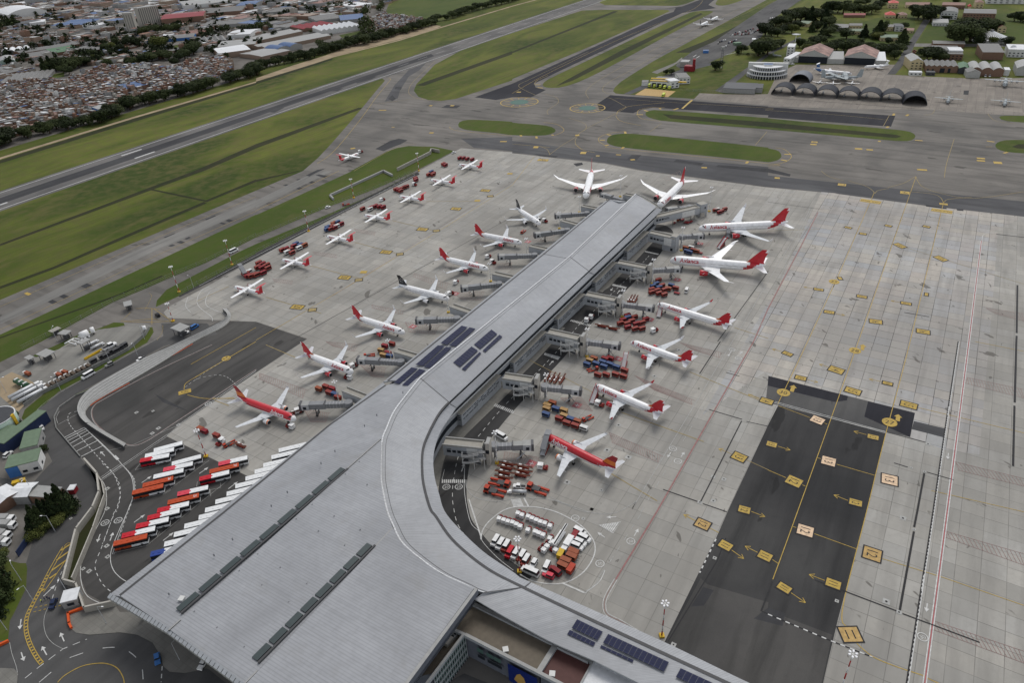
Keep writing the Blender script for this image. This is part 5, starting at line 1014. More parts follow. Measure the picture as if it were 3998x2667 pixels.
def ground_plane(v1,a,v2,b,z1,z2,kd,T,label,L,group):
    A=G(v1,*a,z1);B=G(v2,*b,z2);h=heading(B,A);c=(A[0]-cos(h)*L/2,A[1]-sin(h)*L/2,0.12)
    return kd.put(c,h,label,group)
GA='airliners parked at the gates of the pier'
LN=dict(a320=37.6,a319=34.4,a321=44.8,b787=57.0,a330=60.5)
for T,liv,sd_,v1,a,v2,b_,lab in [
    ('a319','star',-1,'21',(255,492),'21',(40,338),'small white airliner with a black star tail, furthest up the west side of the pier'),
    ('a320','new',-1,'21',(88,667),'11',(2010,567),'white airliner with red tail, west side, directly below the small black-tailed one'),
    ('a320','new',-1,'11',(2130,907),'11',(1690,790),'white airliner with red tail, west side, just above the black-tailed star airliner'),
    ('a320','star',-1,'11',(1772,1182),'11',(1305,1045),'white airliner with black tail and white star, in the middle of the west side'),
    ('a320','new',-1,'11',(1362,1492),'11',(882,1325),'white airliner with red tail, west side, next below the large black-tailed one'),
    ('a319','new',-1,'12',(890,286),'12',(440,105),'white airliner with red tail beside the dark parking ramp, above the red-topped one'),
    ('a320','old',1,'12',(362,720),'02',(2205,518),'red-topped airliner with white belly, nearest gate on the west side'),
    ('b787','new',1,'21',(675,242),'20',(730,1560),'big white twin jet facing the camera left of the pier tip'),
    ('b787','new',1,'21',(1345,330),'21',(1560,95),'big white twin jet with its nose behind the right corner of the pier tip'),
    ('a330','new',1,'21',(1708,538),'31',(205,470),'long white wide-body pointing left with airstairs at its door, east side'),
    ('b787','new',1,'21',(1447,824),'21',(2345,870),'big white twin jet with curved wings and large red lettering, east side'),
    ('a321','new',1,'21',(1328,1230),'21',(2030,1425),'long narrow white jet with red wing tips, directly below the big twin jet'),
    ('a319','new',1,'22',(1085,12),'22',(1637,190),'short white jet with red tail, middle of the east side beside the blue baggage carts'),
    ('a320','new',1,'22',(750,412),'22',(1402,670),'white jet with stairs at its open front door, next above the red-topped one'),
    ('a320','old',1,'22',(292,870),'22',(968,1190),'red-topped jet with dark red and orange tail, nearest gate on the east side')]:
    z1,z2=(3.4,4.8) if T[0]=='a' and T != 'a330' else (4.3,6.6)
    ground_plane(v1,a,v2,b_,z1,z2,kind(airliner,T,liv,sd_),T,lab,LN[T],GA)
def prop(par,x,y,z,r,n=6,mt='mil_dark'):
    b=MB();b.tube((x+.5,y,z),(x-.1,y,z),.05,.28,mt,8)
    for i in range(n):
        a_=2*pi*i/n+.2;c_,s_=cos(a_),sin(a_)
        b.loft([[(x+.03,y+c_*.2-s_*.1,z+s_*.2+c_*.1),(x-.03,y+c_*.2+s_*.1,z+s_*.2-c_*.1),(x-.06,y+c_*.2,z+s_*.2)],[(x+.03,y+c_*r-s_*.12,z+s_*r+c_*.12),(x-.03,y+c_*r+s_*.12,z+s_*r-c_*.12),(x-.06,y+c_*r,z+s_*r)]],mt,smooth=False)
    return b.build('propeller',par)
def plane2(name,cat,L,R,zc,span,high,c0,c1,sweep,wx,fus,tailc,wingc,eng,ttail,finh,band=None,fuse_h=1.0):
    """turboprops, trijets, transports: a longer spec than the gate airliners"""
    root=thing(name,'',cat);X0=L/2;n=16;nl=2.6*R;tl=min(L*.42,6.5*R)
    xs=[(X0-p*nl,r*R,zc+dz*R) for p,r,dz in [(0,.06,-.35),(.06,.36,-.28),(.2,.66,-.18),(.45,.9,-.06),(.75,.98,0),(1,1,0)]]
    mid=L-nl-tl;k=max(3,int(mid/1.2));xs +=[(X0-nl-mid*i/k,R,zc) for i in range(1,k+1)]
    xs +=[(X0-nl-mid-tl*p,r*R,zc+dz*R) for p,r,dz in [(.2,.95,.06),(.4,.82,.2),(.55,.68,.33),(.7,.52,.48),(.85,.33,.62),(1,.1,.74)]]
    def fm(a,j):
        fr=(X0-xs[a][0])/L;s_=sin(2*pi*(j+.5)/n);return band if band and band != 'top' and .74-.05*s_<fr<.9+.04*s_ else fus
    b=MB();b.loft([ring(x,0,z,r,n) for x,r,z in xs],fm);b.build('fuselage',root)
    c=MB()
    for s_ in (1,-1):
        q=[(X0-nl*f_,s_*R*w_*cos(p),zc+R*w_*sin(p)-.05*R) for f_,w_,p in ((.22,.72,1.2),(.42,.93,1.2),(.46,.94,.5),(.26,.76,.45))];c.face(q if s_<0 else q[::-1],'dark_glass')
    c.build('cockpit_window',root)
    if not name.startswith(('mil','cargo','light')):
        c=MB();x=X0-nl*1.2
        while x>X0-L*.72:
            for s_ in (1,-1):
                q=[(x+dx,s_*(R+.02)*cos(.2+dp),zc+(R+.02)*sin(.2+dp)) for dx,dp in ((.14,-.1),(.14,.1),(-.14,.1),(-.14,-.1))];c.face(q if s_>0 else q[::-1],'dark_glass')
            x -=.8
        c.build('cabin_windows',root)
    hs=span/2;zw=zc+R*(1.0 if high else -.6);xr=X0-L*wx
    for s_ in (1,-1):
        st=[(0,xr,c0,zw,.35),(hs*.38,xr-hs*.38*sweep,c0*(1 if high else .7),zw+.05,.3),(hs,xr-hs*sweep-(.3 if high else 0),c1,zw+hs*(.02 if high else .08),.12)]
        wing_mesh(st,s_,wingc).build('wing',root)
    if high:
        f=MB();f.loft([ring(x,0,zw-.25,r,10,1.6) for x,r in ((xr+.8,.1),(xr+.2,.5*R),(xr-c0,.5*R),(xr-c0-.8,.1))],fus);f.build('wing_fairing',root)
    for y,kd,er in eng:
        for s_ in (1,-1) if y else (1,):
            if kd=='tp':
                e=MB();z_=zw-er*.45;e.loft([ring(x,s_*y,z_,r,12) for x,r in ((xr+2.0,er*.4),(xr+1.5,er*.75),(xr,er),(xr-c0,er*.85),(xr-c0-1.2,er*.2))],wingc if fus != 'plane_white' else 'plane_white');eo=e.build('engine',root);prop(eo,xr+2.1,s_*y,z_,er*2.7,6 if er<.8 else 4,'cart_dkred' if fus=='plane_white' and L>20 else 'mil_dark')
            else:
                xe=X0-L*.70 if y else X0-L*.86;z_=zc+R*(.35 if y else 1.45)
                e=MB();e.loft([ring(xe+x,s_*y,z_,r*er,12) for x,r in ((er*2,.85),(er*1.7,1),(-er*1.5,.95),(-er*2.6,.6))],fus);e.build('engine',root)
    zb=zc+R*.75;xf0=X0-L*.80;fc=finh*.75;f=MB()
    f.loft([[(xf0-dx,0,zb+finh*t),(xf0-dx-ch*.4,.15,zb+finh*t),(xf0-dx-ch,0,zb+finh*t),(xf0-dx-ch*.4,-.15,zb+finh*t)] for t,dx,ch in ((-.1,-fc*.3,fc*1.3),(.15,fc*.15,fc*.95),(.6,fc*.4,fc*.75),(1,fc*.62,fc*.55))],tailc,smooth=False);f.build('tail_fin',root)
    zt=zb+finh*(.98 if ttail else .05);xt=xf0-(fc*.6 if ttail else fc*.2);th=hs*(.27 if high and not ttail else .3) if name != 'jet_fighter' else 1.5
    tb='plane_red' if band=='plane_red' and ttail else ('plane_white' if ttail else wingc)
    for s_ in (1,-1):wing_mesh([(0,xt,fc*.5,zt,.15),(th,xt-th*.15,fc*.32,zt+.02,.08)],s_,tb).build('tailplane',root)
    gear(root,X0-nl*.9,0,zc-R*.6,2,.3)
    for s_ in (1,-1):gear(root,X0-L*(wx+.08),s_*R*1.15,zc-R*.3,2,.4)
    return root
def atr():
    r=plane2('turboprop_airliner','airliner',26.6,1.40,2.5,27.4,True,2.6,1.6,.03,.40,'plane_white','plane_red','plane_white',((4.1,'tp',.62),),True,4.6,'plane_red')
    t=MB()
    for s_ in (1,-1):onbody(t,'Avianca',7.2,s_,1.40,2.5,1.0,'plane_red',.55,s_,.02)
    t.build('lettering',r);return r
kA=kind(atr)
for i,(v1,a,v2,b_) in enumerate([('10',(1855,1515),'10',(2080,1532)),('11',(1596,88),'11',(1832,108)),('11',(1310,238),'11',(1547,265)),('11',(990,412),'11',(1238,442)),('11',(643,605),'11',(893,640)),('11',(236,820),'11',(490,862)),('01',(2150,1070),'11',(72,1122)),('10',(945,1410),'10',(765,1470))]):
    lab='white high-wing turboprop with red T-tail being towed on the taxiway by a red tug' if i==7 else 'white high-wing turboprop with red T-tail, %s from the taxiway end of the slanting row'%nth(i)
    ground_plane(v1,a,v2,b_,2.2,3.4,kA,'atr',lab,26.6,'turboprop airliners in the western row')
def far_plane(fn,v1,a,v2,b_,z1,z2,L,lab,grp,k=None):
    A=G(v1,*a,z1);B=G(v2,*b_,z2);h=heading(B,A);c=((A[0]+B[0])/2,(A[1]+B[1])/2,.1);return (k or Kind(fn)).put(c,h,lab,grp)
GM='aircraft on the military ramp'
far_plane(lambda:plane2('trijet_airliner','aircraft',46,1.9,3.7,33,False,7,2,.6,.45,'plane_white','plane_blue','wing_grey',((2.9,'jet',.9),(0,'jet',.9)),True,6.5,'plane_blue'),'30',(755,675),'30',(430,630),3.5,5,46,'white trijet with blue tail parked in front of the rusty-roofed hangar',GM)
def herc():return plane2('military_transport','aircraft',29.5,2.15,3.4,40.4,True,4.6,2.4,.0,.36,'mil_grey','mil_grey','mil_grey',((5.2,'tp',.75),(10.2,'tp',.75)),False,8.2)
kH=Kind(herc)
for a,b_,lab in [((740,705),(470,705),'grey four-propeller transport with tail at left, beside the white trijet'),((600,715),(860,700),'grey four-propeller transport with tail at right, beside the white trijet'),((2172,800),(2190,700),'grey four-propeller transport facing the camera at the right end of the ramp')]:
    far_plane(herc,'30',a,'30',b_,2.5,5,29.5,lab,GM,kH)
far_plane(lambda:plane2('twin_jet','aircraft',30,1.6,3.1,25,False,5,1.6,.35,.42,'plane_white','plane_white','plane_white',((2.5,'jet',.85),),True,5),'30',(892,612),'30',(1110,585),3,5,30,'white twin jet with T-tail parked beside the white lean-to hangar',GM)
def casa():return plane2('military_transport','aircraft',21.4,1.5,2.4,25.8,True,3,1.5,0,.38,'mil_grey','mil_grey','mil_grey',((3.6,'tp',.6),),False,6)
kC=Kind(casa)
for a,b_,lab in [((1650,935),(1668,880),'grey twin-propeller transport next to the last dark shelter'),((2172,960),(2188,905),'grey twin-propeller transport at the lower right of the ramp')]:far_plane(casa,'30',a,'30',b_,2,4,21,lab,GM,kC)
def king():return plane2('light_propeller_plane','aircraft',13,.8,1.5,16,False,2.2,1.1,.05,.36,'plane_white','plane_white','plane_white',((2.6,'tp',.4),),True,2.6)
kK=Kind(king)
for i,(a,b_) in enumerate([((465,762),(490,735)),((598,772),(603,742)),((766,772),(782,740))]):far_plane(king,'30',a,'30',b_,1,2,13,'small white propeller plane, %s from the left in front of the grey transports'%nth(i),'small white propeller planes',kK)
far_plane(lambda:plane2('jet_fighter','aircraft',15,.8,2,9,False,5,1,.9,.45,'mil_grey','mil_grey','mil_grey',(),False,3),'30',(115,510),'30',(50,500),2,2,15,'grey fighter jet displayed on the grass by the white tower house',None)
def toucan():return plane2('light_propeller_plane','aircraft',11,.7,1.8,13,False,2.2,1.2,.05,.4,'mil_grey','mil_grey','mil_grey',((0,'jet',.1),),False,2.4)
kT=Kind(toucan)
for i,(x,y) in enumerate([(122,842),(318,852),(505,862),(700,885),(905,888),(1110,902)]):kT.put(G('30',x,y),radians(-118),'small grey trainer aircraft inside the %s dark arched shelter from the left'%nth(i),'trainers inside the arched shelters')
for a,b_,lab in [((405,548),(412,520),'small grey aircraft inside the left rusty-roofed hangar'),((822,575),(830,545),'small grey aircraft in the mouth of the right rusty-roofed hangar')]:kT.put(G('30',a[0],a[1]),radians(-120),lab,'aircraft in the hangars',scale=1.3)
for i,(x,y,liv,lab) in enumerate([(1755,238,'star','white airliner with dark tail taxiing on the far taxiway, nearer of two'),(1850,190,'star','white airliner with dark tail taxiing on the far taxiway, farther of two')]):
    kind(airliner,'a320',liv,-1).put(G('20',x,y),AR-.05,lab,'airliners taxiing far away')
def link(p0,p1,z0,z1,w,lab,side_win=True,grp='fixed walkways across the service road'):
    """walkway box from p0 to p1 (ground points of its near lower edge line)"""
    L=hypot(p1[0]-p0[0],p1[1]-p0[1]);h=heading(p0,p1);r=thing('fixed_walkway',lab,'walkway',(p0[0],p0[1],0),h,grp)
    b=MB();b.box((L/2,w/2,z0),(L,w,z1-z0),'panel_wall',top='link_roof');b.build('wall',r)
    b=MB()
    for y in (.25,w-.25):b.box((L/2,y,z1),(L+.3,.5,.7),'link_roof',top='roof_pale')
    b.box((L-.2,w/2,z1),(.4,w-1.1,.6),'link_roof');b.build('parapet',r)
    if side_win:
        for x,ww,zz,hh in ((1.6,1.8,z0+2.0,1.4),(4.0,1.6,z0+2.0,1.4),(6.2,1.6,z0+2.0,1.4),(8.2,4,z0+3.0,.35),(8.2,4.4,z0+2.1,.45),(1.6,2,z0+3.8,.3)):
            if x+ww<L:b=MB();b.face([(x,-.04,zz),(x+ww,-.04,zz),(x+ww,-.04,zz+hh),(x,-.04,zz+hh)],'window_dark');b.build('window',r)
        b=MB();b.box((L*.75,-.02,z0),(L*.28,.08,z1-z0-.3),'wall_white');b.box((L-2,w*.5,0),(.7,.7,z0),'pale_concrete');b.build('panel',r)
    return r
def stairtower(p,h,z,lab):
    """open steel escape stair: two flights and landings, rails, posts, and the lift shaft behind"""
    r=thing('stair_tower',lab,'stair tower',(p[0],p[1],0),h,'open steel stairs at the gates')
    b=MB();b.box((2.0,2.2,0),(1.6,4.4,z+2.2),'pale_concrete',top='roof_pale');b.box((0.2,3.9,0),(3,.4,z-1),'wall_white');b.build('shaft',r)
    b=MB();b.face([(1.15,.6,z-3),(1.15,2.4,z-3),(1.15,2.4,z-1),(1.15,.6,z-1)][::-1],'window_dark');b.face([(1.25,-.02,z-3.4),(2.7,-.02,z-3.4),(2.7,-.02,z-1.4),(1.25,-.02,z-1.4)],'window_dark');b.build('window',r)
    def slab(nm,q,mt='dark_steel'):
        b=MB();lo=[(x,y,zz-.12) for x,y,zz in q];b.loft([lo,q],'steel',smooth=False);b.face([(x,y,zz+.01) for x,y,zz in q],mt);b.build(nm,r)
    def rail(pts):
        b=MB()
        for (a,c_) in zip(pts,pts[1:]):
            b.tube((a[0],a[1],a[2]+1.05),(c_[0],c_[1],c_[2]+1.05),.09,.09,'wall_white',5);b.face([(a[0],a[1],a[2]-.15),(c_[0],c_[1],c_[2]-.15),(c_[0],c_[1],c_[2]+.75),(a[0],a[1],a[2]+.75)],'wall_white')
        for a in pts:b.tube(a,(a[0],a[1],a[2]+1.05),.06,.06,'wall_white',5)
        b.build('railing',r)
    for zt in (z-2.0,z-5.6):
        zb=zt-3.0
        slab('landing',[(-1.2,-1.2,zt),(1.2,-1.2,zt),(1.2,.2,zt),(-1.2,.2,zt)]);slab('flight',[(-1.2,-1.4,zt),(-6.2,-1.4,zb+1.2),(-6.2,-2.8,zb+1.2),(-1.2,-2.8,zt)][::-1]);slab('landing',[(-6.2,-3,zb+1.2),(-8.6,-3,zb+1.2),(-8.6,.2,zb+1.2),(-6.2,.2,zb+1.2)][::-1])
        slab('flight',[(-6.2,-1.2,zb+1.2),(-1.2,-1.2,zb-.4),(-1.2,.2,zb-.4),(-6.2,.2,zb+1.2)])
        rail([(-1.2,-2.8,zt),(-6.2,-2.8,zb+1.2),(-8.6,-3,zb+1.2),(-8.6,.2,zb+1.2),(-6.2,.2,zb+1.2),(-1.2,.2,zb-.4)]);rail([(1.2,-1.2,zt),(-1.2,-1.4,zt),(-6.2,-1.4,zb+1.2)])
    b=MB()
    for x,y in ((-8.4,-2.8),(-8.4,0),(-3.5,-2.8),(1.0,-2.6),(-3.5,.1)):b.tube((x,y,0),(x,y,z-1.5),.13,.13,'wall_white',6)
    b.build('post',r);return r
def jetbridge(P0,P1,lab,grp,zt=4.3):
    """rotunda at P0, cab at P1 (ground points)"""
    L=hypot(P1[0]-P0[0],P1[1]-P0[1]);h=heading(P0,P1);r=thing('boarding_bridge',lab,'jet bridge',(P0[0],P0[1],0),h,grp)
    b=MB();b.tube((0,0,0),(0,0,zt),.45,.45,'bridge_grey',8);b.tube((0,0,zt-.1),(0,0,zt+2.9),2.0,2.0,'bridge_grey',12);b.build('rotunda',r)
    b=MB();b.box((L*.30,0,zt),(L*.56,2.4,2.5),'bridge_grey');
    for i in range(int(L*.56/1.6)):b.box((L*.03+i*1.6,0,zt-.04),(.14,2.5,2.62),'steel')
    b.build('tunnel',r)
    b=MB();b.box((L*.68,0,zt-.2),(L*.40,2.9,2.9),'bridge_grey',top='roof_pale' if 'east' in grp else 'bridge_grey');b.box((L*.50,0,zt+2.7),(.4,3.0,.5),'dark_steel');b.build('tunnel',r)
    b=MB();b.box((L-1.9,0,zt-.35),(3.6,3.6,3.2),'steel',top='roof_pale');b.box((L-1.7,-1.9,zt+.3),(1.4,.2,1.4),'window_dark');b.box((L-1.7,1.9,zt+.3),(1.4,.2,1.4),'window_dark');co=b.build('cab',r)
    b=MB();b.box((L+.4,0,zt-.4),(1.2,3.8,3.5),'dark_steel',taper=.9);b.build('bellows',co)
    x=L*.70;b=MB()
    for s_ in (-1,1):b.box((x,s_*1.7,.9),(.35,.35,zt-.6),'bridge_dark')
    b.box((x,0,.8),(.8,4.2,.4),'bridge_dark');b.tube((x,-1.3,zt-.4),(x+2.8,-2.2,.6),.12,.12,'bridge_dark',6);so=b.build('support',r)
    b=MB()
    for s_ in (-1,1):b.tube((x,s_*1.2-.3,.55),(x,s_*1.2+.3,.55),.55,.55,'tyre',10)
    b.build('wheel',so)
    b=MB()
    for i in range(10):b.box((L-3.2-i*.35,-2.6-0*i,zt-.6-i*.36),(.34,.9,.08),'steel')
    b.build('stair',r);return r
def mast(p,hgt,lab,grp,kd='white'):
    r=thing('light_mast',lab,'light mast',(p[0],p[1],0),0,grp);b=MB();n=6
    for i in range(n):b.tube((0,0,hgt*i/n),(0,0,hgt*(i+1)/n),.26-.02*i,.24-.02*i,'mast_white' if kd=='white' or i%2 else 'mast_red',8)
    b.build('pole',r);b=MB();b.box((0,0,0),(1.6,1.6,.7),'truck_yellow' if kd != 'plain' else 'pale_concrete');b.build('base',r)
    for i in range(6 if kd != 'white' else 4):
        a=i*pi/3 if kd != 'white' else i*pi/2+.4;b=MB();b.box((cos(a)*1.0,sin(a)*1.0,hgt-.2),(.65,.5,.4),'lamp_white',a);b.box((cos(a)*.5,sin(a)*.5,hgt-.1),(.9,.12,.12),'mast_white',a);b.build('floodlight',r)
    return r
EG,WG='boarding bridges on the east side','boarding bridges on the west side'
GN=['nearest the curved wing','next above the red-topped jet','fourth from the pier tip','third from the pier tip','second from the pier tip']
for i,(wa_,wb_,zz,jb0,jb1,pb,ph) in enumerate([
    (('c',130,500),('c',720,560),0,('c',900,375,5.5),('c',1470,350,5.5),('c',945,625),17),
    (('12',2265,430),('22',175,470),0,('22',300,425,5.5),('22',620,455,5.5),('22',318,570),17),
    (('b',525,1325),('b',990,1430),0,('b',1140,1320,5.5),('b',1630,1375,5.5),('b',1143,1540),17),
    (('b',1105,740),('b',1550,830),0,('b',1680,745,5.5),('b',2150,800,5.5),('b',1683,930),17),
    (('b',1590,240),('b',2020,325),0,('b',2135,225,5.5),('a',1780,1375,5.5),('b',2140,425),16.5)]):
    w0,w1=G(*wa_,4.2),G(*wb_,4.2);e=heading(w0,w1)
    link(w0,w1,4.2,9.6,5.2,'grey walkway over the service road, the one '+GN[i])
    stairtower(xf(w1,.3,.6,e),e,10.2,'white open steel stair tower, the one '+GN[i])
    jetbridge(G(*jb0),G(*jb1),'grey boarding bridge on the east side, the one '+GN[i],EG);mast(G(*pb),ph,'white light mast by the stair tower, the one '+GN[i],'light masts along the east side')
w0,w1=G('a',1290,945,4.2),G('a',1690,1035,4.2);e=heading(w0,w1);link(w0,w1,4.2,9.6,5.2,'grey walkway over the service road that ends in a solid blue-grey stair house')
p0=G('a',1505,1075);r=thing('stair_house','pale blue-grey windowed stair house at the second gate from the pier tip','stair house',p0,e)
b=MB();b.prism([(0,0),(9.5,0),(9.5,6),(0,6)],0,(lambda z,p:0)(0,0),'panel_wall') if 0 else b.box((4.7,2.6,0),(9.4,5.2,7.6),'panel_wall',top='roof_pale');b.box((7.4,2.6,7.6),(4,5.2,3.4),'panel_wall',top='link_roof');b.build('wall',r)
for x,z in ((6.0,4.6),(5.8,.6)):b=MB();b.face([(x,-.05,z),(x+1.7,-.05,z),(x+1.7,-.05,z+1.9),(x,-.05,z+1.9)],'window_dark');b.build('window',r)
b=MB();b.tube((.5,-.1,6.8),(5,-.1,4),.12,.12,'cart_rust',5);b.build('handrail',r)
jetbridge(G('a',1810,885,5.5),G('a',2130,865,5.5),'grey boarding bridge reaching the long wide-body with airstairs',EG);mast(G('a',1800,1090),16.5,'white light mast by the solid stair house','light masts along the east side')
w0,w1=G('a',1385,695,4.2),G('a',2080,525,4.2);link(w0,w1,4.2,8.6,5.5,'long grey walkway slanting away from the right corner of the pier tip')
b=MB()
r=thing('walkway_supports','round white columns under the long slanting walkway','columns',G('a',1670,700));q0=r.location
for x,y in ((1670,700),(1945,620)):g_=G('a',x,y);b=MB();b.tube((g_[0]-q0[0],g_[1]-q0[1],0),(g_[0]-q0[0],g_[1]-q0[1],4.4),.4,.4,'pale_concrete',10);b.build('column',r)
e=heading(w0,w1);p0=G('a',2085,575);r=thing('stair_house','pale stair house at the far end of the long slanting walkway','stair house',p0,e);b=MB();b.box((3,2.6,0),(6,5.2,9.2),'panel_wall',top='link_roof');b.box((1.5,-.8,0),(4,1.2,3.2),'pale_concrete',taper=.7);b.build('wall',r);b=MB();b.face([(3.5,-.05,5.5),(4.6,-.05,5.5),(4.6,-.05,7),(3.5,-.05,7)],'window_dark');b.build('window',r)
jetbridge(G('a',1930,430,5.5),G('a',1580,470,5.5),'grey boarding bridge behind the long slanting walkway',EG);mast(G('a',2228,490),18.5,'white light mast at the far end of the long slanting walkway','light masts along the east side');mast(G('a',868,265),17,'white light mast behind the pier tip, between the two big twin jets','light masts along the east side')
jetbridge(G('a',910,330,5.5),G('a',590,235,5.5),'grey boarding bridge beyond the pier tip, reaching towards the twin jet that faces the camera',WG)
w0,w1=G('a',1085,345,4),G('a',945,320,4);link(w0,w1,4,9.5,4.5,'short walkway with a green roof at the left corner of the pier tip',False)
WN=['nearest, by the red-topped jet','second, by the jet beside the dark ramp','third from the camera','fourth from the camera, by the black-tailed jet','fifth from the camera','sixth from the camera','furthest, by the small black-tailed jet']
for i,(jb0,jb1,w0_,w1_,pb) in enumerate([(('12',850,575),('12',420,590),('12',990,560),('12',790,480),('12',762,560)),(('12',1330,195),('12',945,170),('12',1500,190),('12',1265,120),('12',1240,170)),
    (('11',1845,1365),('11',1480,1375),('11',1990,1345),('11',1775,1270),('11',1765,1300)),(('11',2230,1045),('11',1890,1080),('21',40,1020),('11',2165,970),('11',2153,1015)),
    (('21',205,780),('11',2230,790),('21',350,760),('21',150,715),('21',133,780)),(('21',505,550),('21',210,590),('21',660,540),('21',440,480),('21',432,530)),(('21',685,395),('21',400,415),('21',830,385),('21',630,345),('21',615,380))]):
    jetbridge(G(*jb0,5.5),G(*jb1,5.5),'grey boarding bridge on the west side, '+WN[i],WG)
    A,B=G(*w0_,7),G(*w1_,7);link(B,A,4.2,8.2,4.2,'short grey walkway on the west side, '+WN[i],False,'short walkways on the west side');mast(G(*pb),12.5,'white light mast at the west side gate, '+WN[i],'light masts along the west side')
MR='red and white floodlight masts'
for v,x,y,hgt,lab in [('23',1372,1140,16.5,'standing beside the curved wing where concrete meets dark asphalt'),('e',895,1110,17,'in the tug park'),('33',665,1640,18,'cut off by the lower picture edge'),('d',1360,280,15,'at the corner of the bus park'),
    ('01',2130,862,18,'beside the perimeter road above the white minibus'),('01',1645,1112,18,'at the left end of the apron fence'),('11',483,555,16,'second along the apron edge'),('11',897,248,16,'third along the apron edge'),('10',1495,1568,16,'furthest along the apron edge'),('01',1590,1380,12,'by the barrier at the road junction')]:
    mast(G(v,x,y),hgt,'red and white banded floodlight mast '+lab,MR,'red')
def street_lamp():
    r=thing('street_lamp','','street lamp');b=MB();b.tube((0,0,0),(0,0,9),.12,.07,'steel',6);b.build('pole',r);b=MB();b.tube((0,0,8.9),(1.6,0,9.2),.05,.05,'steel',5);b.box((1.9,0,9.1),(.8,.3,.15),'lamp_white');b.build('lamp_head',r);return r
kL=Kind(street_lamp)
for i,(v,x,y,lab) in enumerate([('03',197,630,'on the dark lawn at the left edge'),('03',508,180,'in front of the conifer clump'),('03',312,825,'between the yellow hatched lines'),('03',625,750,'beside the white guard hut'),('03',978,1025,'on the pavement by the yellow ramp'),('03',1650,1360,'on the pavement below the hall roof edge'),('g',435,1460,'in front of the silver tankers'),('g',940,1290,'by the yard fence near the row of white trucks'),('g',1695,860,'by the yard fence near the yellow beam'),('g',2110,740,'beside the curved road at the yard'),('g',2215,490,'at the tip of the fuel yard'),('g',100,1310,'on the sandy corner of the fuel yard'),('g',880,520,'behind the grey canopies of the yard'),('01',1780,1080,'left of the curved white lines on the apron'),('03',65,1085,'at the lower left lawn edge'),('i',690,410,'behind the white shed roof')]):
    kL.put(G(v,x,y),2.2+i,'slim grey street lamp '+lab,'street lamps')
def wheels(par,xs,w,r,t=.3):
    for x in xs:
        for s_ in (-1,1):b=MB();b.tube((x,s_*(w/2-t/2)-t/2,r),(x,s_*(w/2-t/2)+t/2,r),r,r,'tyre',10);b.build('wheel',par)
def bus(front,rear,num=''):
    r=thing('airport_bus','','bus');L,w=12.0,2.6
    b=MB();b.box((L*.25-.0,0,.35),(L*.5,w,1.0),'bus_white');b.box((-L*.25,0,.35),(L*.5,w,1.0),rear if front==rear or rear != 'bus_white' else 'bus_white');b.box((0,0,1.35),(L,w-.06,1.35),'bus_dark');b.build('body',r)
    b=MB();b.box((L*.2,0,2.7),(L*.6,w,.35),front);b.box((-L*.3,0,2.7),(L*.4,w,.35),rear)
    b.build('roof',r)
    b=MB()
    for i in range(5):b.box((-L*.42+i*2.0,0,3.05),(.7,.6,.12),rear if i<3 else front)
    b.build('roof_vent',r)
    for s_ in (-1,1):
        b=MB()
        for i in range(6):x=-L*.44+i*1.85;q=[(x,s_*(w/2+.01),1.45),(x+1.6,s_*(w/2+.01),1.45),(x+1.6,s_*(w/2+.01),2.6),(x,s_*(w/2+.01),2.6)];b.face(q if s_<0 else q[::-1],'dark_glass')
        b.build('side_windows',r)
    b=MB();b.face([(L/2+.02,-w/2+.1,1.1),(L/2+.02,w/2-.1,1.1),(L/2+.02,w/2-.1,2.75),(L/2+.02,-w/2+.1,2.75)],'dark_glass');b.build('windscreen',r)
    if num:
        b=MB();v,f=txt(num)
        for q in f:b.face([(L*.38+v[i][1]*1.1*1,-v[i][0]*1.1,3.08) for i in q],'bus_white')
        b.build('roof_number',r)
    wheels(r,(L*.3,-L*.28),w,.5);return r
BG='airport buses in the bus park';BL=dict(bus_white='white',bus_red='red',bus_pink='pinkish red',bus_orange='orange')
for i,(x0,y0,x1,y1,rear,front,num,lab) in enumerate([(680,195,1040,98,'bus_white','bus_white','','topmost of all'),(555,272,938,182,'bus_white','bus_white','','second from the top'),(495,330,870,258,'bus_red','bus_white','','third from the top in the left column'),
    (930,368,1270,278,'bus_white','bus_white','','top of the middle group'),(800,452,1180,368,'bus_pink','bus_white','','second of the middle group'),(667,545,1062,455,'bus_white','bus_white','','third of the middle group'),(535,655,918,560,'bus_orange','bus_orange','26','with roof number 26'),(400,750,785,660,'bus_orange','bus_orange','','lower end of the middle group'),
    (1525,375,1895,290,'bus_pink','bus_white','','topmost near the hall roof'),(1408,475,1780,385,'bus_orange','bus_orange','27','with roof number 27'),(1275,572,1655,480,'bus_red','bus_white','','below the orange bus with number 27'),(985,770,1380,680,'bus_pink','bus_white','13','top of the long lower tug park row'),
    (862,880,1255,785,'bus_orange','bus_orange','25','with roof number 25'),(720,988,1130,893,'bus_red','bus_white','','third of the long lower tug park row'),(592,1085,1005,985,'bus_red','bus_white','','fourth of the long lower tug park row'),(440,1195,865,1098,'bus_red','bus_white','','fifth of the long lower tug park row'),(257,1320,685,1218,'bus_red','bus_white','','sixth of the long lower tug park row'),(150,1420,577,1320,'bus_orange','bus_orange','','lowest of the long lower tug park row')]):
    A,B=G('d',x0,y0,3.1),G('d',x1,y1,3.1);nm=BL[rear]+('' if rear==front else ' and '+BL[front]);kind(bus,front,rear,num).put(((A[0]+B[0])/2,(A[1]+B[1])/2,.12),heading(A,B),nm+' airport bus, '+lab,BG)
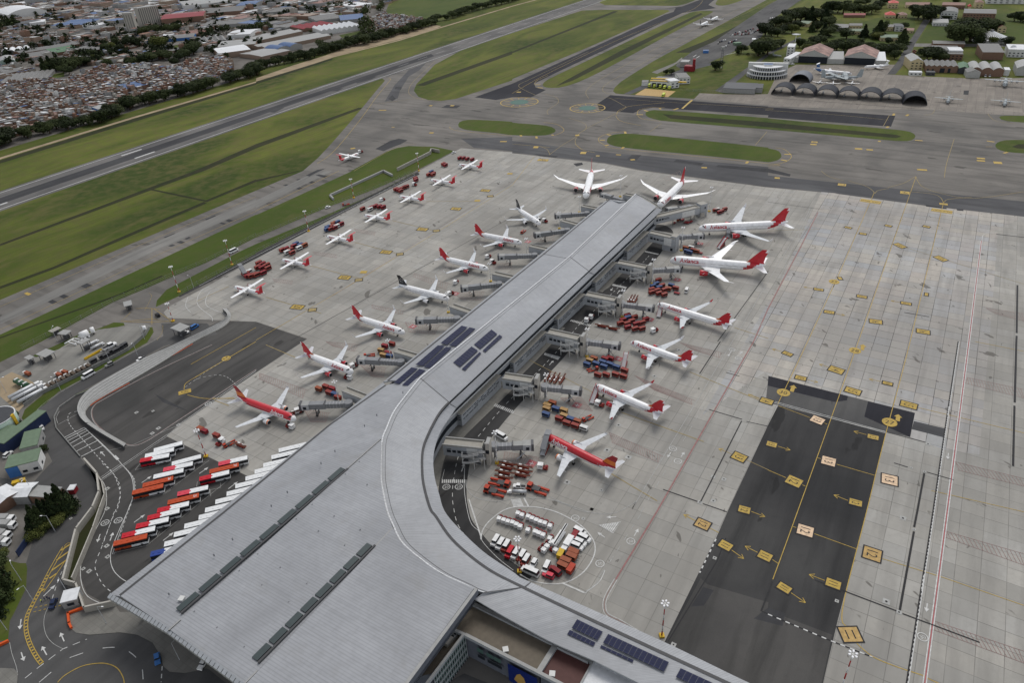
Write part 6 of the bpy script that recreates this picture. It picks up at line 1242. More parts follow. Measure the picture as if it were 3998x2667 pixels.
for i,(x,y) in enumerate([(2310,200),(2215,290),(2108,395),(1995,480),(1875,570),(1742,670),(1628,770),(1480,875),(1345,985),(1262,1080),(1073,1195),(937,1305),(810,1430),(630,1560)]):
    A,B=G('d',x,y,3.1),G('d',x+380,y-92,3.1);h=heading(A,B);kind(bus,'bus_white','bus_blue' if i==13 else 'bus_white','').put((A[0]+cos(h)*6,A[1]+sin(h)*6,.12),h,('white bus partly under the hall roof, %s from the top of the row'%nth(i)) if i<13 else 'white bus with dark blue rear, lowest in the row under the hall roof','buses half hidden by the hall roof')
def car(kd,col,rf=None):
    S_=dict(car=(4.4,1.8,.75,.62),van=(5.3,2.0,1.05,.95),minibus=(7.0,2.1,1.2,1.2),pickup=(5.2,1.85,.85,.75),jeep=(4.4,1.85,.9,.8))[kd]
    L,w,h1,h2=S_;r=thing({'car':'parked_car','jeep':'parked_car'}.get(kd,kd),'',kd if kd != 'jeep' else 'car');b=MB();b.box((0,0,.35),(L,w,h1-.1),col,taper=.97);b.build('body',r)
    x0,x1=dict(car=(-.35,.17),van=(-.48,.30),minibus=(-.49,.36),pickup=(-.10,.24),jeep=(-.46,.15))[kd];x0 *= L;x1 *= L;c_=(x0+x1)/2;b=MB();b.box((c_,0,.25+h1),(x1-x0,w-.12,h2),'dark_glass',taper=.86);b.build('windows',r)
    b=MB();b.box((c_,0,.25+h1+h2),((x1-x0)*.88,(w-.12)*.88,.07),rf or col);b.build('roof',r)
    if kd=='pickup':b=MB();b.box((-L*.30,0,.26+h1),(L*.36,w*.82,.04),'bus_dark');b.build('load_bed',r)
    wheels(r,(L*.31,-L*.31),w,.33,.22);return r
def cart(col,cover):
    r=thing('baggage_cart','','baggage cart');b=MB();b.box((0,0,.45),(3.4,1.7,.18),'dark_steel');b.box((2.1,0,.4),(1.0,.12,.1),'dark_steel');b.build('chassis',r)
    if cover:
        b=MB();b.box((-1.6,0,.63),(.12,1.7,1.5),col);b.box((1.6,0,.63),(.12,1.7,1.5),col);b.box((0,.8,.63),(3.1,.06,1.5),'dark_steel');b.box((0,-.8,.63),(3.1,.06,.6),col);b.box((0,.0,.65),(2.9,1.4,.9),'bus_dark');b.build('box',r)
        b=MB();b.box((0,0,2.13),(3.5,1.85,.14),col);b.build('roof',r)
    else:b=MB();b.box((0,0,.63),(3.3,1.65,.25),col);b.build('deck',r)
    wheels(r,(1.15,-1.15),1.6,.28,.18);return r
def tug():
    r=thing('baggage_tractor','','baggage tractor');b=MB();b.box((-.75,0,.3),(1.7,1.6,.8),'vehicle_white');b.box((.9,0,.3),(1.6,1.5,.65),'cart_red');b.build('body',r);b=MB();b.box((-.3,0,.95),(.08,1.3,1.0),'dark_glass');b.box((.55,0,.95),(.08,1.3,1.0),'dark_glass');b.build('window',r);b=MB();b.box((-.7,0,1.75),(1.7,1.6,.2),'vehicle_white');b.build('roof',r);b=MB();b.box((1.3,0,.9),(.5,.9,.5),'cart_dkred');b.build('seat',r);wheels(r,(.95,-.95),1.5,.35,.25);return r
def belt(col='vehicle_white'):
    r=thing('belt_loader','','belt loader');b=MB();b.box((0,0,.4),(5.0,1.6,.55),'cart_red');b.box((-1.5,.45,.95),(1.2,.7,.5),col);b.box((1.0,.4,.95),(1.4,.6,.3),col);b.build('body',r)
    b=MB();b.loft([[(-4.0,-.75,1.0),(-4.0,.05,1.0),(-4.0,.05,1.3),(-4.0,-.75,1.3)],[(4.2,-.75,1.7),(4.2,.05,1.7),(4.2,.05,2.0),(4.2,-.75,2.0)]],'cart_rust',smooth=False);bo=b.build('conveyor',r);b=MB();b.face([(-3.9,-.6,1.34),(4.1,-.6,2.03),(4.1,-.1,2.03),(-3.9,-.1,1.34)],'bus_dark');b.build('belt',bo);wheels(r,(1.7,-1.7),1.6,.36,.25);return r
def stairs(col):
    r=thing('passenger_stairs','','airstairs');b=MB();b.box((-1.0,0,.4),(5.5,2.0,.5),'cart_red');b.box((1.6,0,.9),(.3,1.4,1.6),'dark_steel');b.build('chassis',r)
    b=MB();b.loft([[(-4.2,-.9,.5),(-4.2,.9,.5),(-4.2,.9,.8),(-4.2,-.9,.8)],[(2.6,-.9,3.2),(2.6,.9,3.2),(2.6,.9,3.5),(2.6,-.9,3.5)],[(4.0,-.9,3.2),(4.0,.9,3.2),(4.0,.9,3.5),(4.0,-.9,3.5)]],'steel',smooth=False);b.build('steps',r)
    b=MB()
    for s_ in (-.9,.9):b.face([(-4.2,s_,.6),(2.6,s_,3.4),(4.0,s_,3.4),(4.0,s_,4.4),(2.6,s_,4.4),(-4.2,s_,1.6)],col)
    b.build('handrail',r)
    if col != 'bus_red':b=MB();b.box((2.6,0,5.3),(2.8,2.0,.15),'bridge_grey');b.loft([[(-3.6,-1,2.6),(-3.6,1,2.6),(-3.6,1,2.8),(-3.6,-1,2.8)],[(1.4,-1,5.2),(1.4,1,5.2),(1.4,1,5.4),(1.4,-1,5.4)]],'bridge_grey',smooth=False);b.build('canopy',r)
    wheels(r,(1.2,-2.6),1.9,.4,.25);return r
def tanker(col,kd='tank'):
    r=thing('tanker_truck' if kd=='tank' else 'box_truck','','tanker' if kd=='tank' else 'truck');L=12 if kd=='tank' else 7;b=MB();b.box((-L*.1,0,.8),(L*.8,1.0,.3),'dark_steel');b.build('chassis',r)
    b=MB();
    if kd=='tank':b.tube((-L/2,0,2.1),(L*.26,0,2.1),1.15,1.15,col,14)
    else:b.box((-L*.12,0,1.0),(L*.72,2.3,2.1),col)
    b.build('tank' if kd=='tank' else 'box',r);b=MB();b.box((L*.39,0,.7),(2.0,2.3,1.9),'vehicle_white',taper=.9);b.box((L*.39+1.3,0,.7),(1.2,1.9,.9),'vehicle_white') if kd=='tank' else None;co=b.build('cab',r)
    b=MB();b.face([(L*.39+1.0,-.95,1.6),(L*.39+1.0,.95,1.6),(L*.39+.92,.9,2.4),(L*.39+.92,-.9,2.4)],'dark_glass');b.build('windscreen',co);wheels(r,(L*.40,-L*.2,-L*.33),2.2,.5,.3);return r
def pushback():
    r=thing('pushback_tractor','','aircraft tractor');b=MB();b.box((-2.8,0,.4),(2.0,2.8,.8),'orange_red');b.box((-.5,0,.4),(2.8,2.2,.9),'bridge_dark');b.box((1.8,1.2,.4),(4.6,.7,.7),'orange_red');b.box((1.8,-1.2,.4),(4.6,.7,.7),'orange_red');b.build('body',r);b=MB();b.box((-2.9,.2,1.2),(1.7,2.0,1.0),'dark_glass',taper=.92);b.box((-2.9,.2,2.2),(1.7,1.9,.12),'orange_red');b.build('cab',r);wheels(r,(-2.6,.3,3.6),2.9,.55,.4);return r
def crane():
    r=thing('high_loader','','loader truck');b=MB();b.box((0,0,.5),(8,2.3,.7),'vehicle_white');b.box((-3.2,0,1.2),(1.8,2.2,1.2),'vehicle_white');b.build('body',r);b=MB();b.loft([[(-4.6,-1.0,2.2),(-4.6,0.0,2.2),(-4.6,0.0,2.6),(-4.6,-1.0,2.6)],[(6.0,-1.0,3.0),(6.0,0,3.0),(6.0,0,3.4),(6.0,-1.0,3.4)]],'vehicle_white',smooth=False);bo=b.build('boom',r);b=MB();b.face([(-4.4,-.8,2.66),(5.9,-.8,3.44),(5.9,-.25,3.44),(-4.4,-.25,2.66)],'bus_dark');b.build('belt',bo);wheels(r,(2.6,-2.6),2.2,.5,.3);return r
def fire_truck():
    r=thing('fire_truck','','fire engine');b=MB();b.box((-.8,0,.8),(7.4,2.7,2.2),'lime');b.build('body',r);b=MB();b.box((4.0,0,.8),(2.2,2.7,1.2),'lime');b.box((4.0,0,2.0),(2.1,2.5,.8),'dark_glass',taper=.9);b.box((4.0,0,2.8),(1.9,2.3,.12),'lime');b.build('cab',r);b=MB();b.tube((1,0,3.0),(3.4,0,3.5),.15,.1,'vehicle_white',6);b.build('water_cannon',r);wheels(r,(3.6,-1.2,-3.0),2.7,.6,.4);return r
def put(k,v,x,y,x2,y2,lab,grp=None,sc=None):A,B=G(v,x,y),G(v,x2,y2);return k.put((A[0],A[1],.12),heading(A,B),lab,grp,sc)
GT='baggage tractors in the tug park'
for row,pts in (('upper tug park row',[(870,240),(932,268),(1025,290),(1085,318),(1150,345),(1213,372),(1280,393),(1358,433)]),('lower tug park row',[(583,320),(652,343),(718,365),(787,382),(847,410),(905,440),(1022,495),(1133,520),(1190,545),(1253,572),(1358,625)]),('short slanting tug park row',[(1345,700),(1280,750),(1230,805),(1410,810)])):
    for i,(x,y) in enumerate(pts):put(kind(tug),'e',x+12,y-2,x+12+(30 if 'short' not in row else -40),y-62 if 'short' not in row else y-25,'white-roofed red tractor, %s from the left in the %s'%(nth(i),row),GT)
GV='vans parked along the curved edge of the tug park'
for i,(kd,col,x,y) in enumerate([('van','vehicle_white',530,650),('van','vehicle_white',605,700),('van','vehicle_white',690,730),('van','bus_red',748,825),('van','vehicle_white',840,845),('van','vehicle_white',930,885),('van','vehicle_white',992,950),('jeep','vehicle_white',1110,1000)]):
    put(kind(car,kd,'cart_red' if i in (2,5,6) else col,col),'e',x,y+15,x-50,y+95,'%s %s, %s from the left along the tug park curve'%('red' if col=='bus_red' else 'white',kd,nth(i)),GV)
for kd,col,x,y,x2,y2,lab in [('minibus','vehicle_white',1060,1135,960,1090,'white and red minibus at the foot of the tug park mast'),('van','vehicle_white',1305,1070,1265,1150,'white van beside the dark red van'),('van','cart_dkred',1438,1125,1370,1075,'dark red van between the white van and the rusty containers'),('jeep','bus_pink',1335,1190,1260,1160,'bright red small car at the bottom of the tug park'),
    ('van','vehicle_white',1765,745,1840,775,'white van, lowest in the right hand column of the tug park'),('van','vehicle_white',1815,685,1885,715,'white and red van, third in the right hand column of the tug park'),('van','vehicle_white',1885,620,1955,655,'white and red van, second in the right hand column of the tug park'),('van','vehicle_white',1815,520,1880,555,'white and red van, topmost in the right hand column of the tug park')]:put(kind(car,kd,col),'e',x,y,x2,y2,lab,'vans in the tug park')
put(kind(crane),'e',1490,630,1590,480,'long white belt truck with black conveyor in the tug park');put(kind(tanker,'vehicle_white','box'),'e',1630,730,1580,810,'white box truck in the middle of the tug park')
for x,y,x2,y2,col,lab in [(1735,600,1700,660,'cart_dkred','dark red flat cart beside the white column of vans'),(1525,880,1500,930,'truck_yellow','yellow waste-filled container cart'),(1720,850,1790,880,'cart_rust','long rusty cart, upper'),(1690,920,1760,950,'cart_rust','dark cart with yellow gear'),(1600,985,1660,1010,'cart_rust','rusty brown container cart, upper of the pair'),(1555,1060,1620,1090,'cart_rust','large rusty red container cart'),(1680,1110,1720,1050,'orange_red','orange container cart at the right')]:
    put(kind(cart,col,True),'e',x,y,x2,y2,lab+' in the tug park','container carts in the tug park',1.12)
for x,y,x2,y2,lab in [(990,950,900,930,'uppermost left, by the kerb'),(905,1085,1000,1110,'lower left'),(1560,1050,1650,1080,'right hand one')]:put(kind(pushback),'c',x,y,x2,y2,'red and black towbarless aircraft tractor, '+lab,'aircraft tractors by the first gate',1.15)
put(kind(car,'pickup','vehicle_white'),'c',1285,1000,1200,990,'white off-road tractor between the red aircraft tractors');put(kind(tanker,'silver'),'c',1255,1090,1160,1085,'small silver tanker with a red cab between the aircraft tractors',None,.62)
GB='belt loaders stored in rows'
for i,(x,y) in enumerate([(1110,655),(1345,700),(1085,712),(1350,765),(1055,785),(1310,825),(1050,865)]):put(kind(belt),'c',x,y,x+100,y+22,'red and white belt loader, %s counted row by row beside the first stair tower'%nth(i),GB)
for i,(x,y) in enumerate([(320,345),(365,350),(405,358),(455,362)]):put(kind(belt),'22',x,y,x+40,y-60,'dark belt loader, %s from the left of the four by the second gate'%nth(i),GB)
for i,(x,y) in enumerate([(1370,1085),(1540,1125)]):put(kind(belt),'b',x,y,x+100,y+22,'long belt loader beside the crosswalk, %s one'%('left','right')[i],GB)
for i,(x,y) in enumerate([(1795,680),(1840,680),(1880,690)]):put(kind(belt),'b',x,y,x+30,y-45,'small dark belt loader behind the third jet bridge, %s from the left'%nth(i),GB)
for v,x,y,x2,y2,lab in [('12',940,640,1010,690,''),('12',860,225,930,245,'x')][:0]:pass
CC=dict(R='cart_red',D='cart_dkred',B='cart_blue',T='cart_tan',U='cart_rust',W='cart_white',F='cart_dkred');CNm=dict(R='red',D='maroon',B='blue',T='tan',U='rusty',W='white',F='flat maroon')
def carts(v,where,grp,items,dx=60,dy=-18,sc=1.05):
    cnt={}
    for t in sorted(items.split(),key=lambda t:float(t.split(':')[1].split(',')[0])):
        c_,xy=t.split(':');x,y=map(float,xy.split(','));cnt[c_]=cnt.get(c_,0)+1
        put(kind(cart,CC[c_],c_ != 'F'),v,x,y,x+dx,y+dy,'%s baggage cart, %s from left of its colour %s'%(CNm[c_],nth(cnt[c_]-1),where),grp,sc)
GC='baggage carts on the apron'
carts('b','right of the fifth stair tower',GC,'R:2235,395 B:2200,455 B:2150,490 R:2290,480 B:2245,510 R:2130,540 R:2215,555 R:2330,545 R:2130,585 R:2240,600 R:2325,620')
carts('21','close below the fifth boarding bridge',GC,'B:1458,1070 R:1500,1095 U:1430,1100 F:1510,1130',50,12)
carts('b','in the large red cluster',GC,'D:1760,940 B:1765,975 R:1870,965 D:1690,1010 R:1825,1025 R:1650,1060 R:1755,1065 D:1895,1070 R:1985,1050 D:1765,1120 R:1875,1145 R:1985,1140 D:2040,1000',70,-20)
carts('22','in the mostly blue cluster',GC,'U:750,175 D:850,180 D:900,175 T:710,195 B:685,230 B:770,225 B:830,210 B:840,250 B:895,230 B:955,255 R:1030,285 R:785,325 R:862,325 R:947,322 R:1020,340',35,12)
carts('22','above the red-topped jet',GC,'U:370,585 T:320,610 T:315,640 B:400,640 T:475,655 B:310,690 T:475,705 R:430,730 B:535,735 U:595,755 R:500,770 R:577,795 W:657,815',35,12)
carts('12','by nearest west jet bridge',GC,'U:580,455 R:645,435 D:705,455 R:675,490 B:725,505 R:755,535',40,14);carts('12','at the second west gate',GC,'R:1250,40 D:1185,60 T:1150,100 T:1170,145 D:1215,125 B:1228,155',40,10)
carts('02','by the bus park',GC,'U:1850,825 D:1885,845 R:1995,885',50,20)
for v,wh,it in [('11','in lowest western group','R:30,865 D:65,875 R:20,905 D:60,910 R:105,885 R:115,912 R:10,975 D:70,955'),('11','in second western group','B:370,690 B:410,700 U:450,700 D:350,710 W:400,725 R:245,745 D:280,735 R:320,745 W:290,765 R:335,770'),('11','in third western group','B:750,490 U:715,500 D:785,505 B:660,535 R:705,525 W:745,525 R:690,550 D:725,540 B:655,555'),
    ('11','in fourth western group','R:980,365 D:1060,355 D:1100,340 D:1135,345 D:1170,350 W:1050,368'),('11','in fifth western group','R:1285,185 D:1310,190 R:1330,200 R:1345,175 D:1365,165 R:1385,160'),('11','in sixth western group','R:1585,50 B:1610,25 D:1630,40 R:1625,50 R:1465,85 D:1470,100'),('10','in furthest western group','D:1870,1465 D:1905,1465 D:1940,1472 D:1985,1478 R:1720,1520 D:1740,1530'),('01','beside the nearest turboprop','R:2270,965 R:2310,985 R:2340,975 D:2280,985 W:2290,945')]:carts(v,wh,'baggage carts along the western row',it,30,-14,1.25)
carts('21','by the solid stair house',GC,'U:1590,725 W:1640,720 B:1600,755 B:1625,765 R:1660,745 U:1690,755 F:1720,760',35,8);carts('a','under the slanting walkway',GC,'F:1870,670 F:1910,675 F:1950,660 U:1760,640 F:1820,630 F:1690,680',40,-30);carts('21','right of the slanting walkway',GC,'R:1860,375 W:1880,370 R:1920,385 R:1950,365 D:1900,395',40,-10)
for v,x,y,x2,y2,col,lab in [('22',760,520,800,450,'bus_red','dark red open airstairs at the front door of the white jet above the red-topped one'),('22',310,985,350,900,'bridge_grey','grey covered airstairs at the front door of the red-topped jet, east side'),('21',1355,1310,1375,1250,'bus_red','dark red airstairs at the door of the long narrow jet'),('21',1975,590,1968,520,'bridge_grey','grey covered airstairs at the side of the long wide-body'),('21',1925,695,1985,650,'bus_red','dark red covered airstairs parked below the long wide-body'),('22',1030,215,1050,150,'bus_red','red airstairs parked by the blue carts'),('01',2240,960,2200,920,'bridge_grey','white airstairs beside the nearest turboprop group')]:put(kind(stairs,col),v,x,y,x2,y2,lab,'mobile airstairs',1.25)
for v,x,y,x2,y2,lab in [('12',850,345,800,335,'below the nose of the jet beside the dark ramp'),('12',320,795,290,785,'below the nose of the red-topped jet, west side'),('12',900,235,930,220,'at the nose of the jet beside the dark ramp'),('12',400,650,430,640,'at the nose of the red-topped jet, west side'),('11',2175,850,2200,860,'red and white, near the fourth west gate'),('11',1785,1140,1810,1130,'in front of the black-tailed star jet'),('21',300,470,330,480,'in front of the small black-tailed jet'),('11',1455,135,1480,140,'white car-like, by the upper western group'),('11',1160,275,1190,265,'between the western groups'),('22',800,590,830,600,'dark red, beside the engine of the white jet'),('b',2170,1160,2220,1140,'alone on the apron by the long narrow jet'),('b',1140,1000,1170,940,'crossing the crosswalk under the pier'),('b',1210,950,1240,900,'yellow and white one following over the crosswalk'),('02',2030,940,1990,970,'large white and red one by the bus park'),('10',960,1400,985,1395,'towing the turboprop on the taxiway'),('11',1835,1035,1850,1020,'orange, near the fourth west stand'),('11',2130,800,2150,790,'orange, near the fifth west stand'),('c',1640,710,1680,715,'yellow and red, at the cross mark')]:put(kind(tug),v,x,y,x2,y2,'small red and white tractor, '+lab,'tractors on the apron',1.35)
for v,x,y,x2,y2,lab in [('22',690,715,720,700,'orange cross-shaped loader beside the mixed cart group'),('02',2110,950,2150,930,'red scissor loader by the bus park'),('21',100,565,120,545,'orange loader on the west side near the sixth gate'),('12',1040,135,1070,130,'red loader behind the second west jet bridge'),('11',825,315,850,310,'red machine on the verge by the apron edge'),('22',740,265,700,275,'red and white loader among the blue carts')]:put(kind(pushback),v,x,y,x2,y2,lab,'loaders on the apron',.75)
put(kind(belt),'02',2215,965,2260,985,'red belt loader by the bus park');put(kind(belt),'12',370,660,420,650,'belt loader at the nose of the red-topped jet, west side',GB)
for kd,col,v,x,y,x2,y2,lab in [('minibus','vehicle_white','g',1360,1060,1290,1100,'white minibus on the curved road below the fuel yard'),('jeep','wall_grey','g',1680,895,1620,925,'grey station wagon ahead of the white minibus on the curved road'),('pickup','vehicle_white','g',2170,810,2110,840,'white pickup parked beside the ribbed canopy'),('car','vehicle_white','h',865,395,890,470,'white car on the bend by the green roofed building'),('car','navy','03',495,855,480,890,'dark blue car stopped at the yellow dashed line'),('car','wall_blue','03',1450,1360,1455,1410,'pale blue car beside the pavement below the hall'),('car','vehicle_white','03',1870,1405,1845,1445,'white taxi with green roof sign below the hall edge'),
    ('minibus','vehicle_white','01',2148,745,2190,725,'white minibus on the perimeter road under a floodlight mast'),('jeep','bus_dark','01',1450,1335,1430,1320,'black off-road car on the junction'),('pickup','vehicle_white','01',1700,1500,1750,1480,'white pickup beside the gate canopy'),('van','wall_blue','01',1790,1445,1830,1420,'white and turquoise van beside the gate canopy'),('car','vehicle_white','11',660,340,690,330,'white car on the perimeter road by the apron'),('minibus','vehicle_white','c',1005,235,1060,265,'white van behind the nearest east jet bridge'),('car','vehicle_white','10',1815,1405,1830,1400,'white pickup at the far left corner of the apron'),('van','vehicle_white','21',1600,1108,1610,1085,'small white tank cart by the big cluster'),('car','vehicle_white','j',820,340,850,335,'white car in front of the white tower house'),('car','wall_grey','30',1230,505,1240,480,'pale car on the road beside the hangars'),
    ('jeep','vehicle_white','h',180,940,250,880,'white car parked between the green roofed buildings'),('van','vehicle_white','k',1700,1280,1700,1320,'white van parked by the ramp, left of two'),('van','vehicle_white','k',1775,1280,1775,1320,'white van parked by the ramp, right of two')]:put(kind(car,kd,col),v,x,y,x2,y2,lab)
n_=0;random.seed(3)
for (x0,y0),(x1,y1),n in [((2020,325),(2210,265),9),((2090,320),(2170,310),6),((2190,310),(2280,265),7),((1905,385),(1955,370),4),((1985,395),(2055,370),6),((2050,300),(2180,290),5),((1890,400),(1960,425),2)]:
    for i in range(n):
        t=i/max(1,n-1);col=random.choice(['vehicle_white','vehicle_white','wall_grey','bus_dark','cart_dkred','navy']);put(kind(car,'car',col),'20',x0+(x1-x0)*t,y0+(y1-y0)*t,x0+(x1-x0)*t+5,y0+(y1-y0)*t-14,'car in the far car park left of the wood, %s counted'%nth(n_),'cars in the far car park',1.15);n_ +=1
for i in range(5):put(kind(car,'minibus','vehicle_white'),'30',20+i*21,178-i*3,45+i*21,150,'white minibus in the tight row by the wood, %s from the left'%nth(i),'white minibuses by the wood')
for i,(x,y) in enumerate([(1345,470),(1340,488),(1325,505)]):put(kind(car,'car','cart_dkred' if i<2 else 'vehicle_white'),'30',x,y,x+20,y,['dark red car parked by the hangar road, farther','dark red car parked by the hangar road, nearer','white car parked by the hangar road'][i])
for i,(x,y) in enumerate([(1262,790),(1308,795),(1362,800),(1400,808),(1445,812),(1388,880)]):put(kind(fire_truck),'20',x,y,x-18,y+22,('lime fire engine at the yellow-roofed station, %s from the left'%nth(i)) if i<5 else 'lime fire engine standing alone on the tan forecourt','lime fire engines')
for i,(x,y,x2,y2) in enumerate([(400,1300,560,1215),(450,1335,610,1250),(540,1370,690,1290)]):put(kind(tanker,'silver'),'g',x,y,x2,y2,'long silver tanker trailer in the yard corner, %s from the back'%nth(i),'silver tankers',(1.35,.85,.85))
for x,y,x2,y2,lab in [(1500,615,1640,545,'silver tanker with white cab under the loading gantry'),(1420,575,1520,520,'silver tanker behind the one at the loading gantry')]:put(kind(tanker,'silver'),'g',x,y,x2,y2,lab)
put(kind(car,'pickup','vehicle_white'),'g',1690,620,1750,590,'white truck cab right of the loading gantry',None,1.5)
for i in range(9):
    t=i/8;put(kind(tanker,'bark','box'),'g',740+620*t,1240-310*t,690+620*t,1215-310*t,'white-cabbed service truck, %s from the left in the diagonal row of the fuel yard'%nth(i),'service trucks in the fuel yard',.72)
for i,(x,y) in enumerate([(430,1040),(910,1060),(1000,1020)]):put(kind(tanker,'cart_rust','box'),'g',x,y,x-60,y-20,'service truck standing off the row in the fuel yard, %s from the left'%nth(i),'service trucks in the fuel yard',.72)
for i,(x,y) in enumerate([(1440,850),(1580,780),(1640,770),(1710,710),(1790,690),(1850,650),(1910,610)]):put(kind(cart,'bridge_dark',True),'g',x,y,x+50,y-25,'dark hose dolly by the yard wall, %s from the left'%nth(i),'hose dollies',1.1)
for i in range(4):put(kind(tanker,'roof_pale','box'),'i',[120,150,60,30][i],[990,1110,1300,1440][i],[380,400,260,190][i],[985,1120,1330,1460][i],'white-fronted flatbed truck at the left edge, %s from the top'%nth(i),'trucks at the left edge',1.15)
def roofmesh(b,L,D,h,rt,rh,mat,eave=.4,wall='wall_grey',nb=1):
    """roof over a box x 0..L, y 0..D"""
    x0,x1,y0,y1=-eave,L+eave,-eave,D+eave
    def quad(p,uvd=0):
        uv=[(q[0] if uvd==0 else q[1],q[1] if uvd==0 else q[0]) for q in p];b.face(p,mat,uv)
    if rt=='flat':b.box((L/2,D/2,h),(L+.3,D+.3,.35),mat)
    elif rt=='gx':
        for k in range(nb):
            a,c=y0+(y1-y0)*k/nb,y0+(y1-y0)*(k+1)/nb;m=(a+c)/2
            quad([(x0,a,h),(x1,a,h),(x1,m,h+rh),(x0,m,h+rh)]);quad([(x0,m,h+rh),(x1,m,h+rh),(x1,c,h),(x0,c,h)])
            for x,f in ((0,0),(L,1)):t=[(x,a+eave*.5,h),(x,c-eave*.5,h),(x,m,h+rh-.1)];b.face(t[::-1] if not f else t,wall)
    elif rt=='gy':
        for k in range(nb):
            a,c=x0+(x1-x0)*k/nb,x0+(x1-x0)*(k+1)/nb;m=(a+c)/2
            quad([(a,y0,h),(m,y0,h+rh),(m,y1,h+rh),(a,y1,h)],1);quad([(m,y0,h+rh),(c,y0,h),(c,y1,h),(m,y1,h+rh)],1)
            for y,f in ((0,0),(D,1)):t=[(a+.1,y,h),(c-.1,y,h),(m,y,h+rh-.1)];b.face(t if not f else t[::-1],wall)
    elif rt=='ay':
        n=10
        for k in range(nb):
            a,c=x0+(x1-x0)*k/nb,x0+(x1-x0)*(k+1)/nb;pts=[(a+(c-a)*i/n,h+rh*sin(pi*i/n) ** .8 if 0<i<n else h) for i in range(n+1)]
            for p,q in zip(pts,pts[1:]):b.face([(p[0],y0,p[1]),(q[0],y0,q[1]),(q[0],y1,q[1]),(p[0],y1,p[1])],mat,[(y0,p[0]),(y0,q[0]),(y1,q[0]),(y1,p[0])],True)
            b.face([(p[0],0,p[1]-.05) for p in pts],wall);b.face([(p[0],D,p[1]-.05) for p in pts][::-1],wall)
    elif rt=='hip':
        r=min(L,D)/2;A=[(x0,y0,h),(x1,y0,h),(x1,y1,h),(x0,y1,h)];R0,R1=((r,D/2,h+rh),(L-r,D/2,h+rh)) if L>=D else ((L/2,r,h+rh),(L/2,D-r,h+rh))
        if L>=D:fs=[[A[0],A[1],R1,R0],[A[1],A[2],R1],[A[2],A[3],R0,R1],[A[3],A[0],R0]]
        else:fs=[[A[0],A[1],R0],[A[1],A[2],R1,R0],[A[2],A[3],R1],[A[3],A[0],R0,R1]]
        for f in fs:quad(f)
    elif rt=='shed':quad([(x0,y0,h),(x1,y0,h),(x1,y1,h+rh),(x0,y1,h+rh)]);b.face([(0,D,h),(0,0,h),(0,D,h+rh)][::1],wall);b.face([(L,0,h),(L,D,h),(L,D,h+rh)],wall)
def bldg(nm,lab,cat,v,x0,y0,x1,y1,D,h,rt='flat',rh=2,roof='roof_grey',wall='brick',nb=1,win=1,doors=(),grp=None,base=0):
    A,B=G(v,x0,y0),G(v,x1,y1);L=hypot(B[0]-A[0],B[1]-A[1]);r=thing(nm,lab,cat,(A[0],A[1],base),heading(A,B),grp)
    b=MB();b.box((L/2,D/2,0),(L,D,h),wall);b.build('wall',r);b=MB();roofmesh(b,L,D,h,rt,rh,roof,wall=wall,nb=nb);b.build('roof',r)
    if win:
        n=max(1,int(L/(4 if L<60 else 8)));
        for s_ in range(max(1,int(h/3.2))):
            if n*win>40:break
            b=MB()
            for i in range(n):x=(i+.3)*L/n;w=L/n*.45;z=1.1+s_*3.1;b.face([(x,-.05,z),(x+w,-.05,z),(x+w,-.05,z+1.3),(x,-.05,z+1.3)],'window_dark')
            for i in range(max(1,int(D/5))):y=(i+.3)*D/max(1,int(D/5));q=[(L+.05,y,z),(L+.05,y+1.8,z),(L+.05,y+1.8,z+1.3),(L+.05,y,z+1.3)];b.face(q,'window_dark')
            b.build('window_row',r)
    for d0,d1,dh in doors:b=MB();b.face([(L*d0,-.08,.02),(L*d1,-.08,.02),(L*d1,-.08,dh),(L*d0,-.08,dh)],'window_dark');b.build('door',r)
    return r
